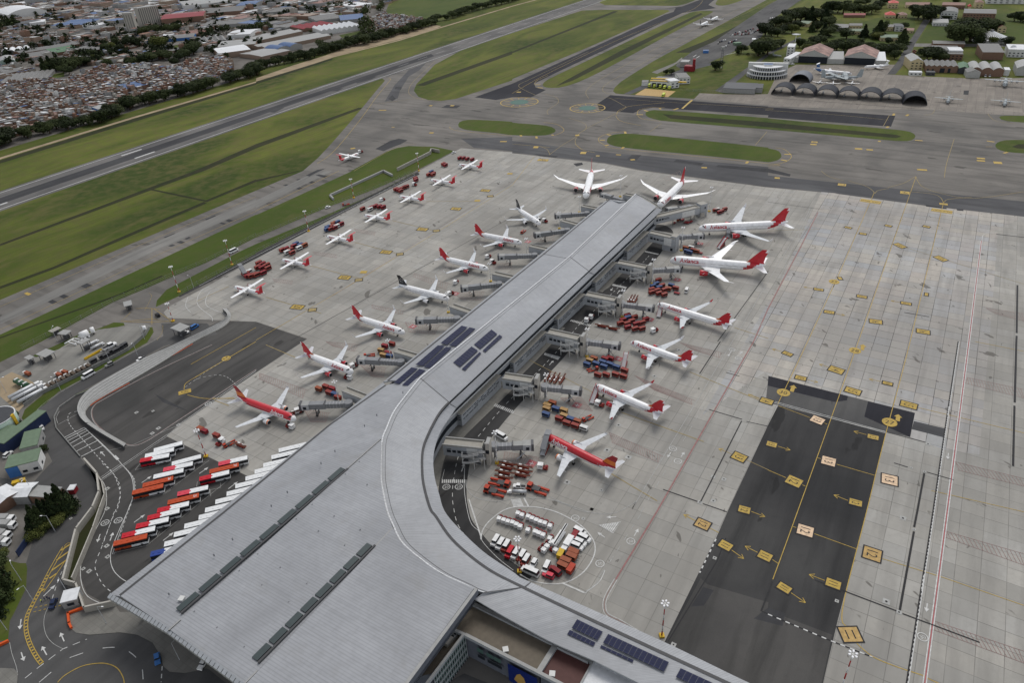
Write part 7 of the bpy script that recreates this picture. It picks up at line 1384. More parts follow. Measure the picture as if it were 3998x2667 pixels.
for args in [('hangar','old hangar with rusty red gable roof and arched grey front, left of two','hangar','30',270,570,545,583,48,9,'gy',7,'rust_roof','hangar_wall',1,0,[(.02,.98,8)]),('hangar','old hangar with rusty red gable roof and arched grey front, right of two','hangar','30',690,585,980,598,48,9,'gy',7,'rust_roof','hangar_wall',1,0,[(.02,.98,8)]),
    ('lean_to','pale flat shed between the two rusty-roofed hangars','shed','30',547,583,688,586,40,6,'shed',2,'roof_pale','hangar_wall',1,0),('lean_to','white lean-to hall right of the right rusty-roofed hangar','shed','30',985,598,1075,600,40,6,'shed',3,'white_roof','hangar_wall',1,0),('lean_to','narrow pale shed at the left side of the left rusty-roofed hangar','shed','30',230,568,268,570,30,6,'flat',1,'roof_pale','hangar_wall',1,0),
    ('tower_house','white low house with a tower and a saucer-shaped antenna','control house','30',140,585,200,590,45,7,'flat',1,'white_roof','wall_white',1,1),('tower_house','white upper block behind the low white house, below the saucer antenna','control house','30',165,520,230,522,22,13,'flat',1,'white_roof','wall_white',1,1),
    ('gable_house','cream house with a pale gable roof at the ramp corner','house','30',1296,640,1410,640,34,10,'gy',3.5,'roof_pale','cream_wall',1,1),('workshop','long brick workshop with grey roof ridges and pale skylight stripes','workshop','30',1440,660,1735,668,32,7,'gy',1.6,'roof_grey','brick',6,0,[(.05,.1,4),(.2,.26,4),(.45,.6,5),(.7,.78,5)]),
    ('workshop','shed with a bright green roof between the brick workshops','workshop','30',1740,672,1835,676,30,6,'gy',2,'roof_green','roof_dark',1,0),('workshop','brick workshop with three wavy grey-white vaults','workshop','30',1850,695,2150,705,36,7,'ay',3,'roof_pale','brick',3,0),('workshop','pale gabled shed in front of the wavy vaults','workshop','30',1818,712,1940,715,18,6,'gy',3,'roof_grey','hangar_wall',1,0),
    ('gatehouse','white low row with small gables in front of the cream house','house','30',1295,690,1410,692,8,3.5,'flat',1,'white_roof','wall_white',1,1),('container_office','dark site containers in front of the brick workshop','container','30',1450,690,1530,692,8,3.5,'flat',1,'roof_dark','bridge_dark',1,1),
    ('white_store','small white store right of the wavy vaults','store','30',2160,690,2210,692,14,6,'flat',1,'white_roof','wall_white',1,0),('arched_hall','hall with rounded grey roof at the right edge','hall','30',2270,690,2500,700,35,8,'ay',4,'roof_pale','hangar_wall',1,0),('brick_hall','brick hall with dark lower roof right of the parking court','hall','30',1955,545,2150,548,40,9,'shed',3,'roof_grey','brick',1,0),
    ('office_block','white office block with stepped roof at the right edge','office','30',2190,520,2500,530,34,9,'flat',1,'white_roof','wall_white',1,1),('brick_block','brick block with white and grey flat roofs behind the dark round tree','block','30',1530,545,1780,550,55,7,'flat',1,'roof_grey','brick',1,1),('white_annex','white roofed annex on the brick block','annex','30',1650,530,1775,532,22,9,'flat',1,'white_roof','wall_white',1,0),('brick_block','long low brick range with mottled grey roof along the cross road','block','30',1510,432,1800,438,22,5,'gx',1.5,'roof_grey','brick',1,0),
    ('sports_hall','long brick sports hall with grey roof and two white bays','hall','30',1780,185,2075,192,45,11,'gx',2,'roof_grey','brick',1,1),('sports_hall','white banded hall with grey rounded roof left of the brick sports hall','hall','30',1575,175,1730,178,45,10,'ay',3,'roof_grey','wall_white',1,1),('white_range','white low range with striped facade at the upper right corner','range','30',2000,30,2500,35,40,10,'flat',1,'roof_pale','wall_white',1,1),
    ('villa','yellow house with bright red roof, upper one near the wood','house','30',1100,75,1190,75,22,9,'hip',3,'roof_red','cream_wall',1,1),('villa','yellow house with bright red hipped roof, lower one','house','30',1075,165,1170,165,22,5,'hip',4,'roof_red','cream_wall',1,1),('villa','house with tiled roof right of the lower red-roofed one','house','30',1190,165,1275,165,20,5,'hip',3,'roof_tile','cream_wall',1,1),('villa_row','row of tiled roofs behind the tall twin trees','houses','30',1260,70,1480,70,20,5,'gx',3,'roof_tile','cream_wall',1,1),('villa_row','tiled roof row behind the white banded hall','houses','30',1590,75,1800,80,20,6,'gx',3,'roof_tile','brick',1,1),('villa','pinkish square house at the back of the field','house','30',1900,72,1970,72,22,9,'hip',3,'roof_tile','cream_wall',1,1),('villa','tiny bright red roof by the sports hall','house','30',1835,78,1865,78,12,4,'hip',3,'roof_red','cream_wall',1,0),
    ('chapel','white and terracotta stepped house near the striped tent roof','chapel','30',2100,298,2180,298,45,7,'gy',3,'roof_tile','cream_wall',1,1),('pavilion','open pavilion with grey roof by the sports court','pavilion','30',1510,235,1650,237,22,5,'shed',2,'roof_pale','wall_white',1,1),('barrack','dark red low range inside the lawn','barrack','30',695,158,890,158,14,4,'gx',2,'cart_dkred','brick',1,0),('barrack','green roofed range in the wood, left one','barrack','30',735,315,870,315,18,5,'gx',2,'roof_sage','cream_wall',1,1),('barrack','grey roofed range in the wood behind the green one','barrack','30',745,262,860,262,16,5,'gx',2,'roof_grey','cream_wall',1,1),('barrack','green roofed range in the wood, right one','barrack','30',1030,375,1190,375,24,5,'gx',2,'roof_sage','cream_wall',1,1),('barrack','grey house with white gable in the wood','barrack','30',1060,280,1145,282,20,6,'gx',2,'roof_grey','cream_wall',1,1),('barrack','dark blue-grey house with a white end wall','barrack','30',1160,285,1240,285,25,7,'flat',1,'roof_dark','wall_white',1,1),('barrack','red roofed house at the road by the wood','barrack','30',1240,300,1330,303,18,4,'gx',2,'roof_tile','cream_wall',1,1),('barrack','flat blue-grey roof low in the wood','barrack','30',950,470,1130,480,30,4,'flat',1,'roof_dark','wall_grey',1,0),('barrack','long flat roof deep in the wood','barrack','30',570,280,720,285,40,4,'flat',1,'roof_grey','wall_grey',1,0),('barrack','pale green roof under the leftmost trees','barrack','30',280,240,370,245,26,5,'gx',2,'roof_sage','cream_wall',1,1),
    ('fire_station','fire station with yellow roof edges and white corner blocks','fire station','20',1265,790,1450,805,26,6,'flat',1,'roof_grey','wall_white',1,0,[(.1,.3,4.5),(.35,.55,4.5),(.6,.8,4.5)]),('fire_station_wing','white two-storey corner block of the fire station','fire station','20',1450,810,1530,800,14,8,'flat',1,'white_roof','wall_white',1,1),('fire_station_wing','rear wing of the fire station with white end wall','fire station','20',1530,770,1630,765,26,7,'flat',1,'roof_grey','wall_white',1,1),('hut','white hut left of the fire station','hut','20',1187,787,1245,787,12,4,'flat',1,'roof_grey','wall_white',1,0),
    ('training_mockup','red training mock-up with a tall slab behind the fire station','training rig','20',1575,650,1660,655,9,6,'flat',1,'cart_dkred','cart_dkred',1,0),('training_tower','tall red slab of the fire training ground','training rig','20',1650,650,1675,650,5,14,'flat',1,'cart_dkred','cart_dkred',1,0),('toll_canopy','turquoise roofed booth on the parking island','booth','20',1750,485,1800,485,8,3,'flat',1,'roof_blue','wall_blue',1,0),('toll_canopy','green roofed booth row at the end of the car park','booth','20',2045,415,2105,410,8,3,'flat',1,'roof_green','roof_sage',1,0),('hut','white cube at the edge of the car park below the wood','hut','20',2197,400,2230,400,10,6,'flat',1,'white_roof','wall_white',1,0),('hut','pale round-topped hut behind the fire station','hut','20',1540,610,1615,612,14,6,'flat',1,'roof_pale','wall_conc',1,0),
    ('dark_hall','low hall with near-black roof left of the military ramp','hall','20',1930,850,2225,862,30,5,'flat',1,'roof_dark','wall_grey',1,0),('dark_hall','narrow dark roof at the right end of the near-black hall','hall','20',2232,850,2290,852,20,5.4,'flat',1,'roof_dark','wall_grey',1,0)]:
    bldg(*args)
def roundhouse():
    c=G('30',-10,690);r=thing('terraced_house','white round-fronted building with three colonnaded terraces and a blue roof light','clubhouse',c,radians(-112))
    for i,(R_,z0) in enumerate(((24,0),(22,4.2),(18,8.4))):
        arc=[(cos(a)*R_,sin(a)*R_) for a in [(-80+160*k/20)*pi/180 for k in range(21)]];b=MB();b.prism([(p[0]*.93,p[1]*.93) for p in arc],z0,z0+3.5,'window_dark');b.build('wall',r);b=MB();b.prism(arc,z0+3.5,z0+4.2,'wall_white','white_roof');b.build('terrace',r);b=MB()
        for p in arc[::1]:b.box((p[0]*.99,p[1]*.99,z0),(.7,.7,3.5),'wall_white')
        b.build('colonnade',r)
    b=MB();b.prism([(0,-6),(9,-4),(9,5),(0,6)],12.6,14.4,'wall_white','roof_blue');b.build('roof_light',r)
    b=MB();b.box((-1,0,0),(4,46,15),'wall_white');b.build('rear_wall',r)
roundhouse()
def shelter(closed=False,mt='shelter'):
    r=thing('aircraft_shelter','','arched shelter');n=14;R_=11.5;b=MB();D=22
    pts=[(-R_*cos(pi*i/n),9.5*sin(pi*i/n)) for i in range(n+1)]
    b.loft([[(x,-D/2,z) for x,z in pts]+[(x*.97,-D/2,z*.965) for x,z in pts[::-1]],[(x,D/2,z) for x,z in pts]+[(x*.97,D/2,z*.965) for x,z in pts[::-1]]],mt,caps=False);b.build('vault',r)
    b=MB();ee=[(x,-D/2-.1,z) for x,z in pts]+[(x*.95,-D/2-.1,z*.94) for x,z in pts[::-1]];
    for i in range(n):b.face([ee[i],ee[i+1],ee[2*n-i],ee[2*n+1-i]],'roof_dark')
    b.build('front_rim',r)
    if closed:b=MB();b.face([(x*.98,D/2-.5,z*.98) for x,z in pts][::-1],'bus_dark');b.face([(x*.98,D/2-.45,z*.98) for x,z in pts],'bus_dark');b.build('rear_wall',r)
    return r
for i in range(6):
    A,B=G('30',28+i*201,862+i*13),G('30',225+i*201,875+i*13);h=heading(A,B);c=((A[0]+B[0])/2-sin(h)*11,(A[1]+B[1])/2+cos(h)*11,0);kind(shelter,False).put(c,h,'dark open arched aircraft shelter, %s from the left in the row of six open ones'%nth(i),'arched aircraft shelters')
A,B=G('30',1240,958),G('30',1455,968);h=heading(A,B);kind(shelter,True).put(((A[0]+B[0])/2-sin(h)*12,(A[1]+B[1])/2+cos(h)*12,0),h,'closed black arched shelter at the right end of the row','arched aircraft shelters')
A,B=G('30',188,752),G('30',385,765);h=heading(A,B);kind(shelter,True,'slate_wall').put(((A[0]+B[0])/2-sin(h)*13,(A[1]+B[1])/2+cos(h)*13,0),h,'blue-grey arched shelter standing alone behind the row','arched aircraft shelters')
c=G('30',2030,375);r=thing('striped_pavilion','round pavilion with a white and grey ribbed conical roof','pavilion',c);n=36
b=MB()
for i in range(n):a0,a1=2*pi*i/n,2*pi*(i+1)/n;m=(a0+a1)/2;b.face([(cos(a0)*24,sin(a0)*24,4),(cos(m)*24,sin(m)*24,4.6),(0,0,14)],'white_roof');b.face([(cos(m)*24,sin(m)*24,4.6),(cos(a1)*24,sin(a1)*24,4),(0,0,14)],'roof_grey')
b.build('roof',r);b=MB();b.tube((0,0,0),(0,0,4),21,21,'wall_white',24);b.build('wall',r);b=MB();b.tube((0,0,13.4),(0,0,14.6),2.2,2.2,'roof_grey',12);b.build('cap',r)
c=G('30',237,470);r=thing('saucer_antenna','white saucer-shaped antenna on a mast above the white tower house','antenna',(c[0],c[1],0));b=MB();b.tube((0,0,0),(0,0,21),.5,.4,'wall_white',8);b.build('mast',r);b=MB();b.tube((0,0,21),(0,0,22.2),1,6,'white_roof',16);b.tube((0,0,22.2),(0,0,22.8),6,2,'white_roof',16);b.build('saucer',r)
c=G('30',2222,500);r=thing('satellite_dish','large white satellite dish in front of the white office block','satellite dish',c);b=MB();b.tube((0,0,0),(0,0,6),.4,.4,'wall_white',8);b.build('mast',r);b=MB();b.tube((0,-1,6.5),(0,-3.2,7.8),1.2,4.6,'white_roof',16,False);b.build('dish',r)
c=G('20',1915,630);r=thing('watch_tower','slim steel lattice tower with a small cabin on the lawn','lattice tower',c);b=MB()
for x,y in ((-1.6,-1.6),(1.6,-1.6),(1.6,1.6),(-1.6,1.6)):b.tube((x,y,0),(x*.5,y*.5,24),.22,.18,'dark_steel',5)
for z in range(2,24,3):b.box((0,0,z),(3.2-z*.06,3.2-z*.06,.2),'dark_steel')
b.build('frame',r);b=MB();b.box((0,0,24),(4,4,3),'wall_grey');b.build('cabin',r)
r=thing('yellow_canopy','bright yellow canopy edges along the fire station roof','canopy',G('20',1265,790));A,B=G('20',1268,738,6.6),G('20',1600,752,6.6);o=r.location;b=MB();b.prism([(A[0]-o[0],A[1]-o[1]),(B[0]-o[0],B[1]-o[1]),(B[0]-o[0]+.5,B[1]-o[1]+3),(A[0]-o[0]+.5,A[1]-o[1]+3)],5.8,6.9,'truck_yellow');b.build('edge',r)
A,B=G('20',1275,718,6.8),G('20',1440,724,6.8);b=MB();b.prism([(A[0]-o[0],A[1]-o[1]),(B[0]-o[0],B[1]-o[1]),(B[0]-o[0]+.5,B[1]-o[1]+3),(A[0]-o[0]+.5,A[1]-o[1]+3)],6.4,7.2,'truck_yellow');b.build('edge',r)
oc=crv(S('01 2040,1262 2085,1330 1960,1418 02 1650,0 1250,185 870,400 760,490 715,570 712,640 760,720 900,820 1130,955',2.5),5);ic=crv('01 2080,1262 2125,1330 2060,1430 02 1790,0 1450,215 1000,480 860,560 800,620 785,660 820,720 920,800 1160,940',5)
n=56;oc,ic=resample(oc,n),resample(ic,n);r=thing('noise_screen','long curved ribbed grey blast screen around the dark ramp','blast screen',(oc[0][0],oc[0][1],0));o=r.location
b=MB();dcum=cum(oc)
for k_ in range(6):
    pa=[(oc[i][0]+(ic[i][0]-oc[i][0])*k_/6-o[0],oc[i][1]+(ic[i][1]-oc[i][1])*k_/6-o[1],.3+2.2*(1-k_/6) ** 1.3) for i in range(n)];pb=[(oc[i][0]+(ic[i][0]-oc[i][0])*(k_+.965)/6-o[0],oc[i][1]+(ic[i][1]-oc[i][1])*(k_+.965)/6-o[1],.3+2.2*(1-(k_+.9)/6) ** 1.3+.05) for i in range(n)]
    for i in range(44):b.face([pb[i],pb[i+1],pa[i+1],pa[i]][::-1],'roof_pale')
b.build('ribs',r);b=MB()
for i in range(n-1):
    q=lambda j,z:(oc[j][0]-o[0],oc[j][1]-o[1],z);b.face([q(i,0),q(i+1,0),q(i+1,2.4),q(i,2.4)],'bridge_dark');q=lambda j,z:(ic[j][0]-o[0],ic[j][1]-o[1],z);b.face([q(i,0),q(i+1,0),q(i+1,.5),q(i,.5)],'pale_concrete');b.face([(ic[i][0]-o[0],ic[i][1]-o[1],.06),(oc[i][0]-o[0],oc[i][1]-o[1],.06),(oc[i+1][0]-o[0],oc[i+1][1]-o[1],.06),(ic[i+1][0]-o[0],ic[i+1][1]-o[1],.06)],'bridge_dark')
b.build('back_wall',r);b=MB()
for i in range(n-1):
    if i>40:b.face([(oc[i][0]-o[0],oc[i][1]-o[1],1.8),(oc[i+1][0]-o[0],oc[i+1][1]-o[1],1.8),(ic[i+1][0]-o[0],ic[i+1][1]-o[1],.4),(ic[i][0]-o[0],ic[i][1]-o[1],.4)],'wall_grey')
b.build('concrete_slope',r)
def wallthing(nm,lab,cat,s_,h,w,mat,cap=None,grp=None,post=0,net=False):
    p=S(s_);r=thing(nm,lab,cat,p[0],0,grp);b=MB()
    for a,c_ in zip(p,p[1:]):
        L=hypot(c_[0]-a[0],c_[1]-a[1]);hh=heading(a,c_)
        if net:
            for z in (.15,h*.5,h):b.box(((a[0]+c_[0])/2-p[0][0],(a[1]+c_[1])/2-p[0][1],z),(L,.08,.08),mat,hh)
        else:b.box(((a[0]+c_[0])/2-p[0][0],(a[1]+c_[1])/2-p[0][1],0),(L+w*.8,w,h),mat,hh,top=cap)
    b.build('panel' if not net else 'rail',r)
    if post:
        n_=0
        for a,c_ in zip(p,p[1:]):
            L=hypot(c_[0]-a[0],c_[1]-a[1]);k=max(1,int(L/post))
            for i in range(k):
                if n_<95:n_ +=1;b=MB();b.box((a[0]+(c_[0]-a[0])*i/k-p[0][0],a[1]+(c_[1]-a[1])*i/k-p[0][1],0),(.16,.16,h+.5),mat);b.build('post',r)
    return r
wallthing('retaining_wall','pale angular concrete wall beside the lane past the bus park','wall','02 795,1120 910,1250 930,1420 870,1566 03 720,200 605,660',3.2,.7,'wall_conc','pale_concrete');wallthing('retaining_wall','second leg of the pale concrete wall, on the bus park side','wall','02 915,1265 950,1320 975,1440 930,1566 03 870,180 680,640',2.6,.4,'wall_conc','pale_concrete')
wallthing('retaining_wall','short pale wall folded around the white guard hut','wall','03 610,665 720,695 795,920 1060,862',3.0,.6,'wall_conc','pale_concrete');wallthing('wall','low concrete kerb wall along the outer side of the curved road','wall','02 1930,-90 1330,205 950,405 700,500 545,610 500,700 520,800 740,1060',.8,.4,'fence_grey');wallthing('wall','low grey wall at the edge of the fuel yard','wall','g 380,1520 650,1330 1450,935 1970,660 2230,430 2290,330',2,.3,'fence_grey')
wallthing('silt_fence','pale angular barrier beside the perimeter road at the construction site','barrier','11 710,268 680,235 1170,10 1250,50',2,1.2,'roof_pale');wallthing('culvert_wall','grey concrete channel wall at the far left corner of the apron','wall','10 1300,1568 1600,1415 1610,1385 1680,1400',3,1,'wall_conc')
wallthing('blue_gate','dark blue sliding gate at the truck yard','gate','03 175,410 285,245',3,.3,'navy');wallthing('crowd_barrier','row of orange plastic barriers curving around the pavement corner','barrier','03 760,890 630,940 640,1030 660,1070',1,.7,'barrier_orange',None,'orange barriers');wallthing('crowd_barrier','short run of orange barriers above the white guard hut','barrier','03 655,750 720,735',1,.7,'barrier_orange',None,'orange barriers');wallthing('crowd_barrier','orange barriers at the left picture edge','barrier','03 0,1230 75,1195',1,.7,'barrier_orange',None,'orange barriers')
for s_,lab in [('01 2351,600 1900,835 1520,995 1350,1065 1040,1200 650,1415 200,1640','long wire fence with posts along the perimeter road'),('01 2351,770 1900,1000 1640,1145','wire fence with posts between the verge and the apron edge road'),('11 1480,8 1000,248 0,752','wire fence with posts along the northern verge'),('11 1420,25 1080,172 650,337 0,615','wire fence with posts on the grass side of the northern perimeter road'),('20 1545,830 1900,848 2351,860','dark fence below the lawn by the fire station')]:wallthing('wire_fence',lab,'fence',s_,2.4,.1,'fence_grey',None,'wire fences',7,True)
def canopy(lab,v,x0,y0,x1,y1,D,z=4,mt='roof_pale',cat='canopy'):
    A,B=G(v,x0,y0,z),G(v,x1,y1,z);L=hypot(B[0]-A[0],B[1]-A[1]);r=thing('canopy',lab,cat,(A[0],A[1],0),heading(A,B));b=MB();b.box((L/2,D/2,z),(L,D,.3),mt);b.build('roof',r);b=MB()
    for x in (.8,L-.8):
        for y in (.8,D-.8):b.box((x,y,0),(.25,.25,z),'dark_steel')
    b.build('post',r);b=MB();b.box((L*.5,D*.5,0),(L*.45,D*.45,2.3),'bridge_dark');b.build('booth',r)
canopy('grey flat canopy of the fuel yard, larger one by the upper kerb','g',690,770,850,680,8);canopy('small grey canopy at the upper left corner of the fuel yard','g',440,810,530,765,5);canopy('grey canopy behind the loading gantry near the white tanks','g',1005,425,1100,360,6);canopy('small grey canopy on the traffic island of the junction','01',1140,1250,1215,1230,7);canopy('grey gate canopy beside the ribbed screen','01',1655,1480,1745,1430,9,5)
canopy('grey loading roof over the tankers, upper','g',1250,570,1390,490,4,5.5);canopy('low beige canopy beyond the perimeter road','g',800,390,940,320,4,3,'wall_conc')
def htank(lab,v,x0,y0,x1,y1,R_,mt,zc=2.4,bands=0):
    A,B=G(v,x0,y0,zc),G(v,x1,y1,zc);L=hypot(B[0]-A[0],B[1]-A[1]);r=thing('storage_tank',lab,'tank',(A[0],A[1],0),heading(A,B));b=MB();b.tube((0,0,zc),(L,0,zc),R_,R_,mt,16);b.build('vessel',r);b=MB();b.box((L*.2,0,0),(.5,R_*1.6,zc-R_*.5),'wall_conc');b.box((L*.8,0,0),(.5,R_*1.6,zc-R_*.5),'wall_conc');b.build('saddle',r)
    for i in range(bands):b=MB();b.box((L*(.12+.35*i),0,zc+R_*.75),(1.1,R_*1.3,R_*.35),'wall_white');b.build('white_hatch',r)
htank('large white horizontal gas tank in the fuel yard','g',1225,435,1345,385,2.0,'vehicle_white');htank('small white horizontal gas tank in the fuel yard','g',1385,355,1440,340,1.8,'vehicle_white');htank('dark green tank with white hatches on the sandy corner','g',240,1120,430,1205,1.5,'dark_green',2.0,3);htank('white round bin at the tip of the fuel yard','g',2185,320,2230,310,1.4,'vehicle_white')
r=thing('pipe_rack','white pipe rack with slanted arms beside the loading gantry','pipework',G('g',1010,600));o=r.location;A,B=G('g',1010,600),G('g',1150,520);L=hypot(B[0]-A[0],B[1]-A[1]);r.rotation_euler=(0,0,heading(A,B));b=MB();b.tube((0,0,2),(L,0,2),.4,.4,'vehicle_white',10);b.build('header_pipe',r)
for i in range(5):b=MB();b.tube((2+i*2.2,0,2),(3+i*2.2,-4.5,.6),.3,.3,'vehicle_white',8);b.tube((3+i*2.2,-4.5,0),(3+i*2.2,-4.5,1.4),.5,.5,'vehicle_white',10);b.build('branch_pipe',r)
r=thing('loading_beam','bright yellow low beam next to the tanker loading bay','beam',G('g',1300,805));A,B=G('g',1310,805),G('g',1570,660);L=hypot(B[0]-A[0],B[1]-A[1]);r.rotation_euler=(0,0,heading(A,B));b=MB();b.box((L/2,0,.1),(L,1.2,.9),'truck_yellow');b.box((L/2,0,1.0),(L,.4,.3),'truck_yellow');b.build('beam',r)
bldg('guard_hut','white flat-roofed guard hut by the road checkpoint','hut','03',590,895,735,860,5.2,3.4,'flat',1,'white_roof','wall_grey',1,1)
r=bldg('office_shed','green-roofed shed with white and blue front wall, lower part at the road bend','shed','h',215,1400,870,1230,9,5.5,'flat',1,'roof_sage','wall_white',1,1)
b=MB();b.box((2.3,-.1,0),(4.6,.3,5.4),'wall_blue');b.build('blue_bay',r)
bldg('office_shed','green-roofed shed, upper part with a dark roof hatch','shed','h',500,980,850,890,13,5,'flat',1,'roof_sage','wall_grey',1,1);r=bldg('large_shed','olive gable-roofed shed with dark blue walls beside the round tank','shed','h',30,870,200,900,24,6,'flat',2,'roof_sage','navy',1,0);bldg('large_shed','olive roof wing with blue walls reaching to the road','shed','h',210,880,590,570,11,5.5,'gx',1.2,'roof_sage','navy',1,0)
c=G('h',40,420);r=thing('round_tank','pale green round tank with white rim, cut by the left edge','tank',c);b=MB();b.tube((0,0,0),(0,0,8),8.5,8.5,'tank_green',32,True,'roof_dark');b.build('shell',r);b=MB()
for i in range(32):a0,a1=2*pi*i/32,2*pi*(i+1)/32;b.face([(cos(a0)*8.6,sin(a0)*8.6,8.1),(cos(a1)*8.6,sin(a1)*8.6,8.1),(cos(a1)*8.1,sin(a1)*8.1,8.1),(cos(a0)*8.1,sin(a0)*8.1,8.1)],'white_roof')
b.build('rim',r);b=MB();b.box((8.6,0,0),(.8,1.6,9),'truck_yellow');b.build('ladder',r)
bldg('warehouse','long white-roofed shed behind the conifers at the left edge','shed','i',250,640,640,620,8,4.5,'gx',1,'white_roof','wall_grey',1,0);bldg('warehouse','white and brown roofed shed cut by the left edge','shed','i',-250,720,20,860,10,5,'gx',1,'white_roof','brick',1,0);bldg('warehouse','small flat shed half hidden by the conifers','shed','i',660,600,1140,640,6,4,'flat',1,'roof_pale','brick',1,0);bldg('hut','small white hut at the conifer corner of the road','hut','i',1420,430,1540,420,3,2.5,'flat',1,'white_roof','cart_dkred',1,0)
r=thing('yellow_skip','ochre machine beside the blue bay of the green-roofed shed','skip',G('h',300,1540),.4);b=MB();b.box((2,0,0),(4.6,2,1.8),'truck_yellow',taper=1.1);b.box((3.2,0,1.8),(1.2,1.2,.5),'cream_wall');b.build('body',r)
def person(top):
    r=thing('person','','person');b=MB()
    def limb(p,col,n=8):
        rs=[]
        for (x,y,z,rr_) in p:rs.append([(x+cos(2*pi*j/n)*rr_,y+sin(2*pi*j/n)*rr_,z) for j in range(n)])
        b.loft(rs,col)
    limb([(.0,-.10,.05,.06),(.02,-.10,.45,.07),(0,-.09,.85,.09)],'navy');limb([(0,.10,.05,.06),(-.02,.10,.45,.07),(0,.09,.85,.09)],'navy')
    limb([(0,0,.82,.16),(0,0,1.1,.15),(0,0,1.35,.20),(0,0,1.47,.10),(0,0,1.53,.055)],top);limb([(0,-.22,1.40,.05),(.05,-.27,1.1,.045),(.1,-.26,.85,.035)],top);limb([(0,.22,1.40,.05),(.05,.27,1.1,.045),(.1,.26,.85,.035)],top)
    limb([(0,0,1.52,.05),(.01,0,1.58,.085),(.01,0,1.66,.10),(0,0,1.74,.08),(0,0,1.78,.02)],'skin');b.build('body',r);return r
for i,(v,x,y,col,lab) in enumerate([('03',385,830,'hivis','person in a yellow vest standing at the checkpoint line'),('03',415,810,'navy','person in dark clothes by the dark blue car, left'),('03',440,800,'navy','person in dark clothes by the dark blue car, middle'),('03',462,808,'navy','person in dark clothes by the dark blue car, right'),('c',1700,710,'hivis','person in a yellow vest by the red cross mark')]):kind(person,col).put(G(v,x,y,.05),i,lab,'people')
def crown(b,c,rx,rz,n,mat,s0,seed,cone=False):
    rnd=random.Random(seed)
    lobes=[(rnd.uniform(-.5,.5)*rx,rnd.uniform(-.5,.5)*rx,rnd.uniform(-.45,.55)*rz,rnd.uniform(.38,.62)) for _ in range(9)]+[(0,0,0,.7)]
    for i in range(n):
        if cone:
            t=rnd.random() ** .75;z=(1-t)*2*rz-rz;R_=rx*t*(1+.22*sin(14*t))*rnd.uniform(.55,1.05);a=rnd.uniform(0,2*pi);p=Vector((cos(a)*R_,sin(a)*R_,z));d=Vector((cos(a),sin(a),-.25))
        else:
            L=rnd.choice(lobes);d=Vector((rnd.gauss(0,1),rnd.gauss(0,1),rnd.gauss(.25,1))).normalized();k=rnd.uniform(.72,1.05)*L[3];p=Vector((L[0]+d.x*k*rx,L[1]+d.y*k*rx,L[2]+d.z*k*rz))
        s=s0*rnd.uniform(.6,1.3);nrm=(d+Vector((rnd.gauss(0,.5),rnd.gauss(0,.5),rnd.gauss(.2,.5)))).normalized();u_=nrm.orthogonal().normalized();w=nrm.cross(u_);a=rnd.uniform(0,2*pi);u2,w2=u_*cos(a)+w*sin(a),w*cos(a)-u_*sin(a);q=Vector(c)+p
        b.face([tuple(q+u2*s),tuple(q+w2*s*.7+nrm*s*.15),tuple(q-u2*s*.9),tuple(q-w2*s*.7+nrm*s*.1)],mat)
def tree(seed,kd,n=800):
    r=thing('leafy_tree' if kd != 'conifer' else 'conifer','','tree');b=MB();rnd=random.Random(seed);H=12
    b.tube((0,0,0),(.2,.1,H*.45),.45,.28,'bark',7)
    for i in range(4):a=i*1.7+seed;b.tube((.1,.05,H*(.25+.05*i)),(cos(a)*2.4,sin(a)*2.4,H*(.5+.06*i)),.2,.08,'bark',5)
    if kd=='conifer':b.tube((.2,.1,H*.4),(.2,.1,H*.95),.28,.05,'bark',6)
    b.build('trunk',r);b=MB()
    if kd=='conifer':crown(b,(0,0,H*.53),3.4,H*.48,n,'leaf_conifer',.5 if n>900 else .75,seed,True)
    else:crown(b,(0,0,H*.52),5.6 if kd != 'tall' else 3.6,H*(.44 if kd != 'tall' else .48),n,'leaf' if kd != 'light' else 'leaf_light',.75 if n<900 else .5,seed)
    b.build('crown',r);return r
TK=[kind(tree,s_,'round',2000) for s_ in (1,2,3)]+[kind(tree,4,'tall',2000),kind(tree,5,'conifer'),kind(tree,6,'light',2000)]
def plant(k,p,h,lab,grp,wx=1.0):return TK[k].put((p[0],p[1],-.1),random.uniform(0,6.28),lab,grp,(h/12*wx,h/12*wx,h/12))
random.seed(11)
belt=crv('00 -300,1460 0,1340 400,1230 880,1130 1250,985 1700,880 2100,760 2351,690 10 0,650 200,600 470,540 800,440 1000,400 1240,335 1400,290 1640,220',10);belt=resample(belt,118);i_=0
for i,p in enumerate(belt):
    if 44<i<48:continue
    x,y=p[0]+random.uniform(-5,5),p[1]+random.uniform(-4,14);plant(random.choice((0,1,2,0,1,3)),(x,y),random.uniform(11,17),'dark leafy tree, %s from the left in the belt behind the runway grass'%nth(i_),'trees of the long belt',random.uniform(1.5,2.0));i_ +=1
belt2=resample(crv('10 1660,190 1780,170 1950,110 2100,70 2351,10 D 1230,-20',6),22)
for i,p in enumerate(belt2):plant(random.choice((0,1,2)),(p[0],p[1]),random.uniform(11,16),'dark leafy tree, %s from the left in the belt along the bright green field'%nth(i),'trees along the green field',1.8)
def stuff_trees(nm,lab,items,v):
    b=MB()
    for i,t in enumerate(items.split()):
        a=t.split(',');p=G(v,float(a[0]),float(a[1]));h=float(a[2])*.6;crown(b,(p[0],p[1],h*.5),h*.62,h*.5,190,'leaf',h*.10,i,a[3]=='4')
    b.build(nm,kind='stuff',label=lab,category='trees')
def clump(lab,grp,items,v,hs=.65):
    for i,t in enumerate(sorted(items.split(),key=lambda t:float(t.split(',')[0]))):
        a=t.split(',');plant(int(a[3]),G(v,float(a[0]),float(a[1])),float(a[2])*hs,'%s, %s from the left'%(lab,nth(i)),grp,random.uniform(1.15,1.6)*(.78/hs) ** .5)
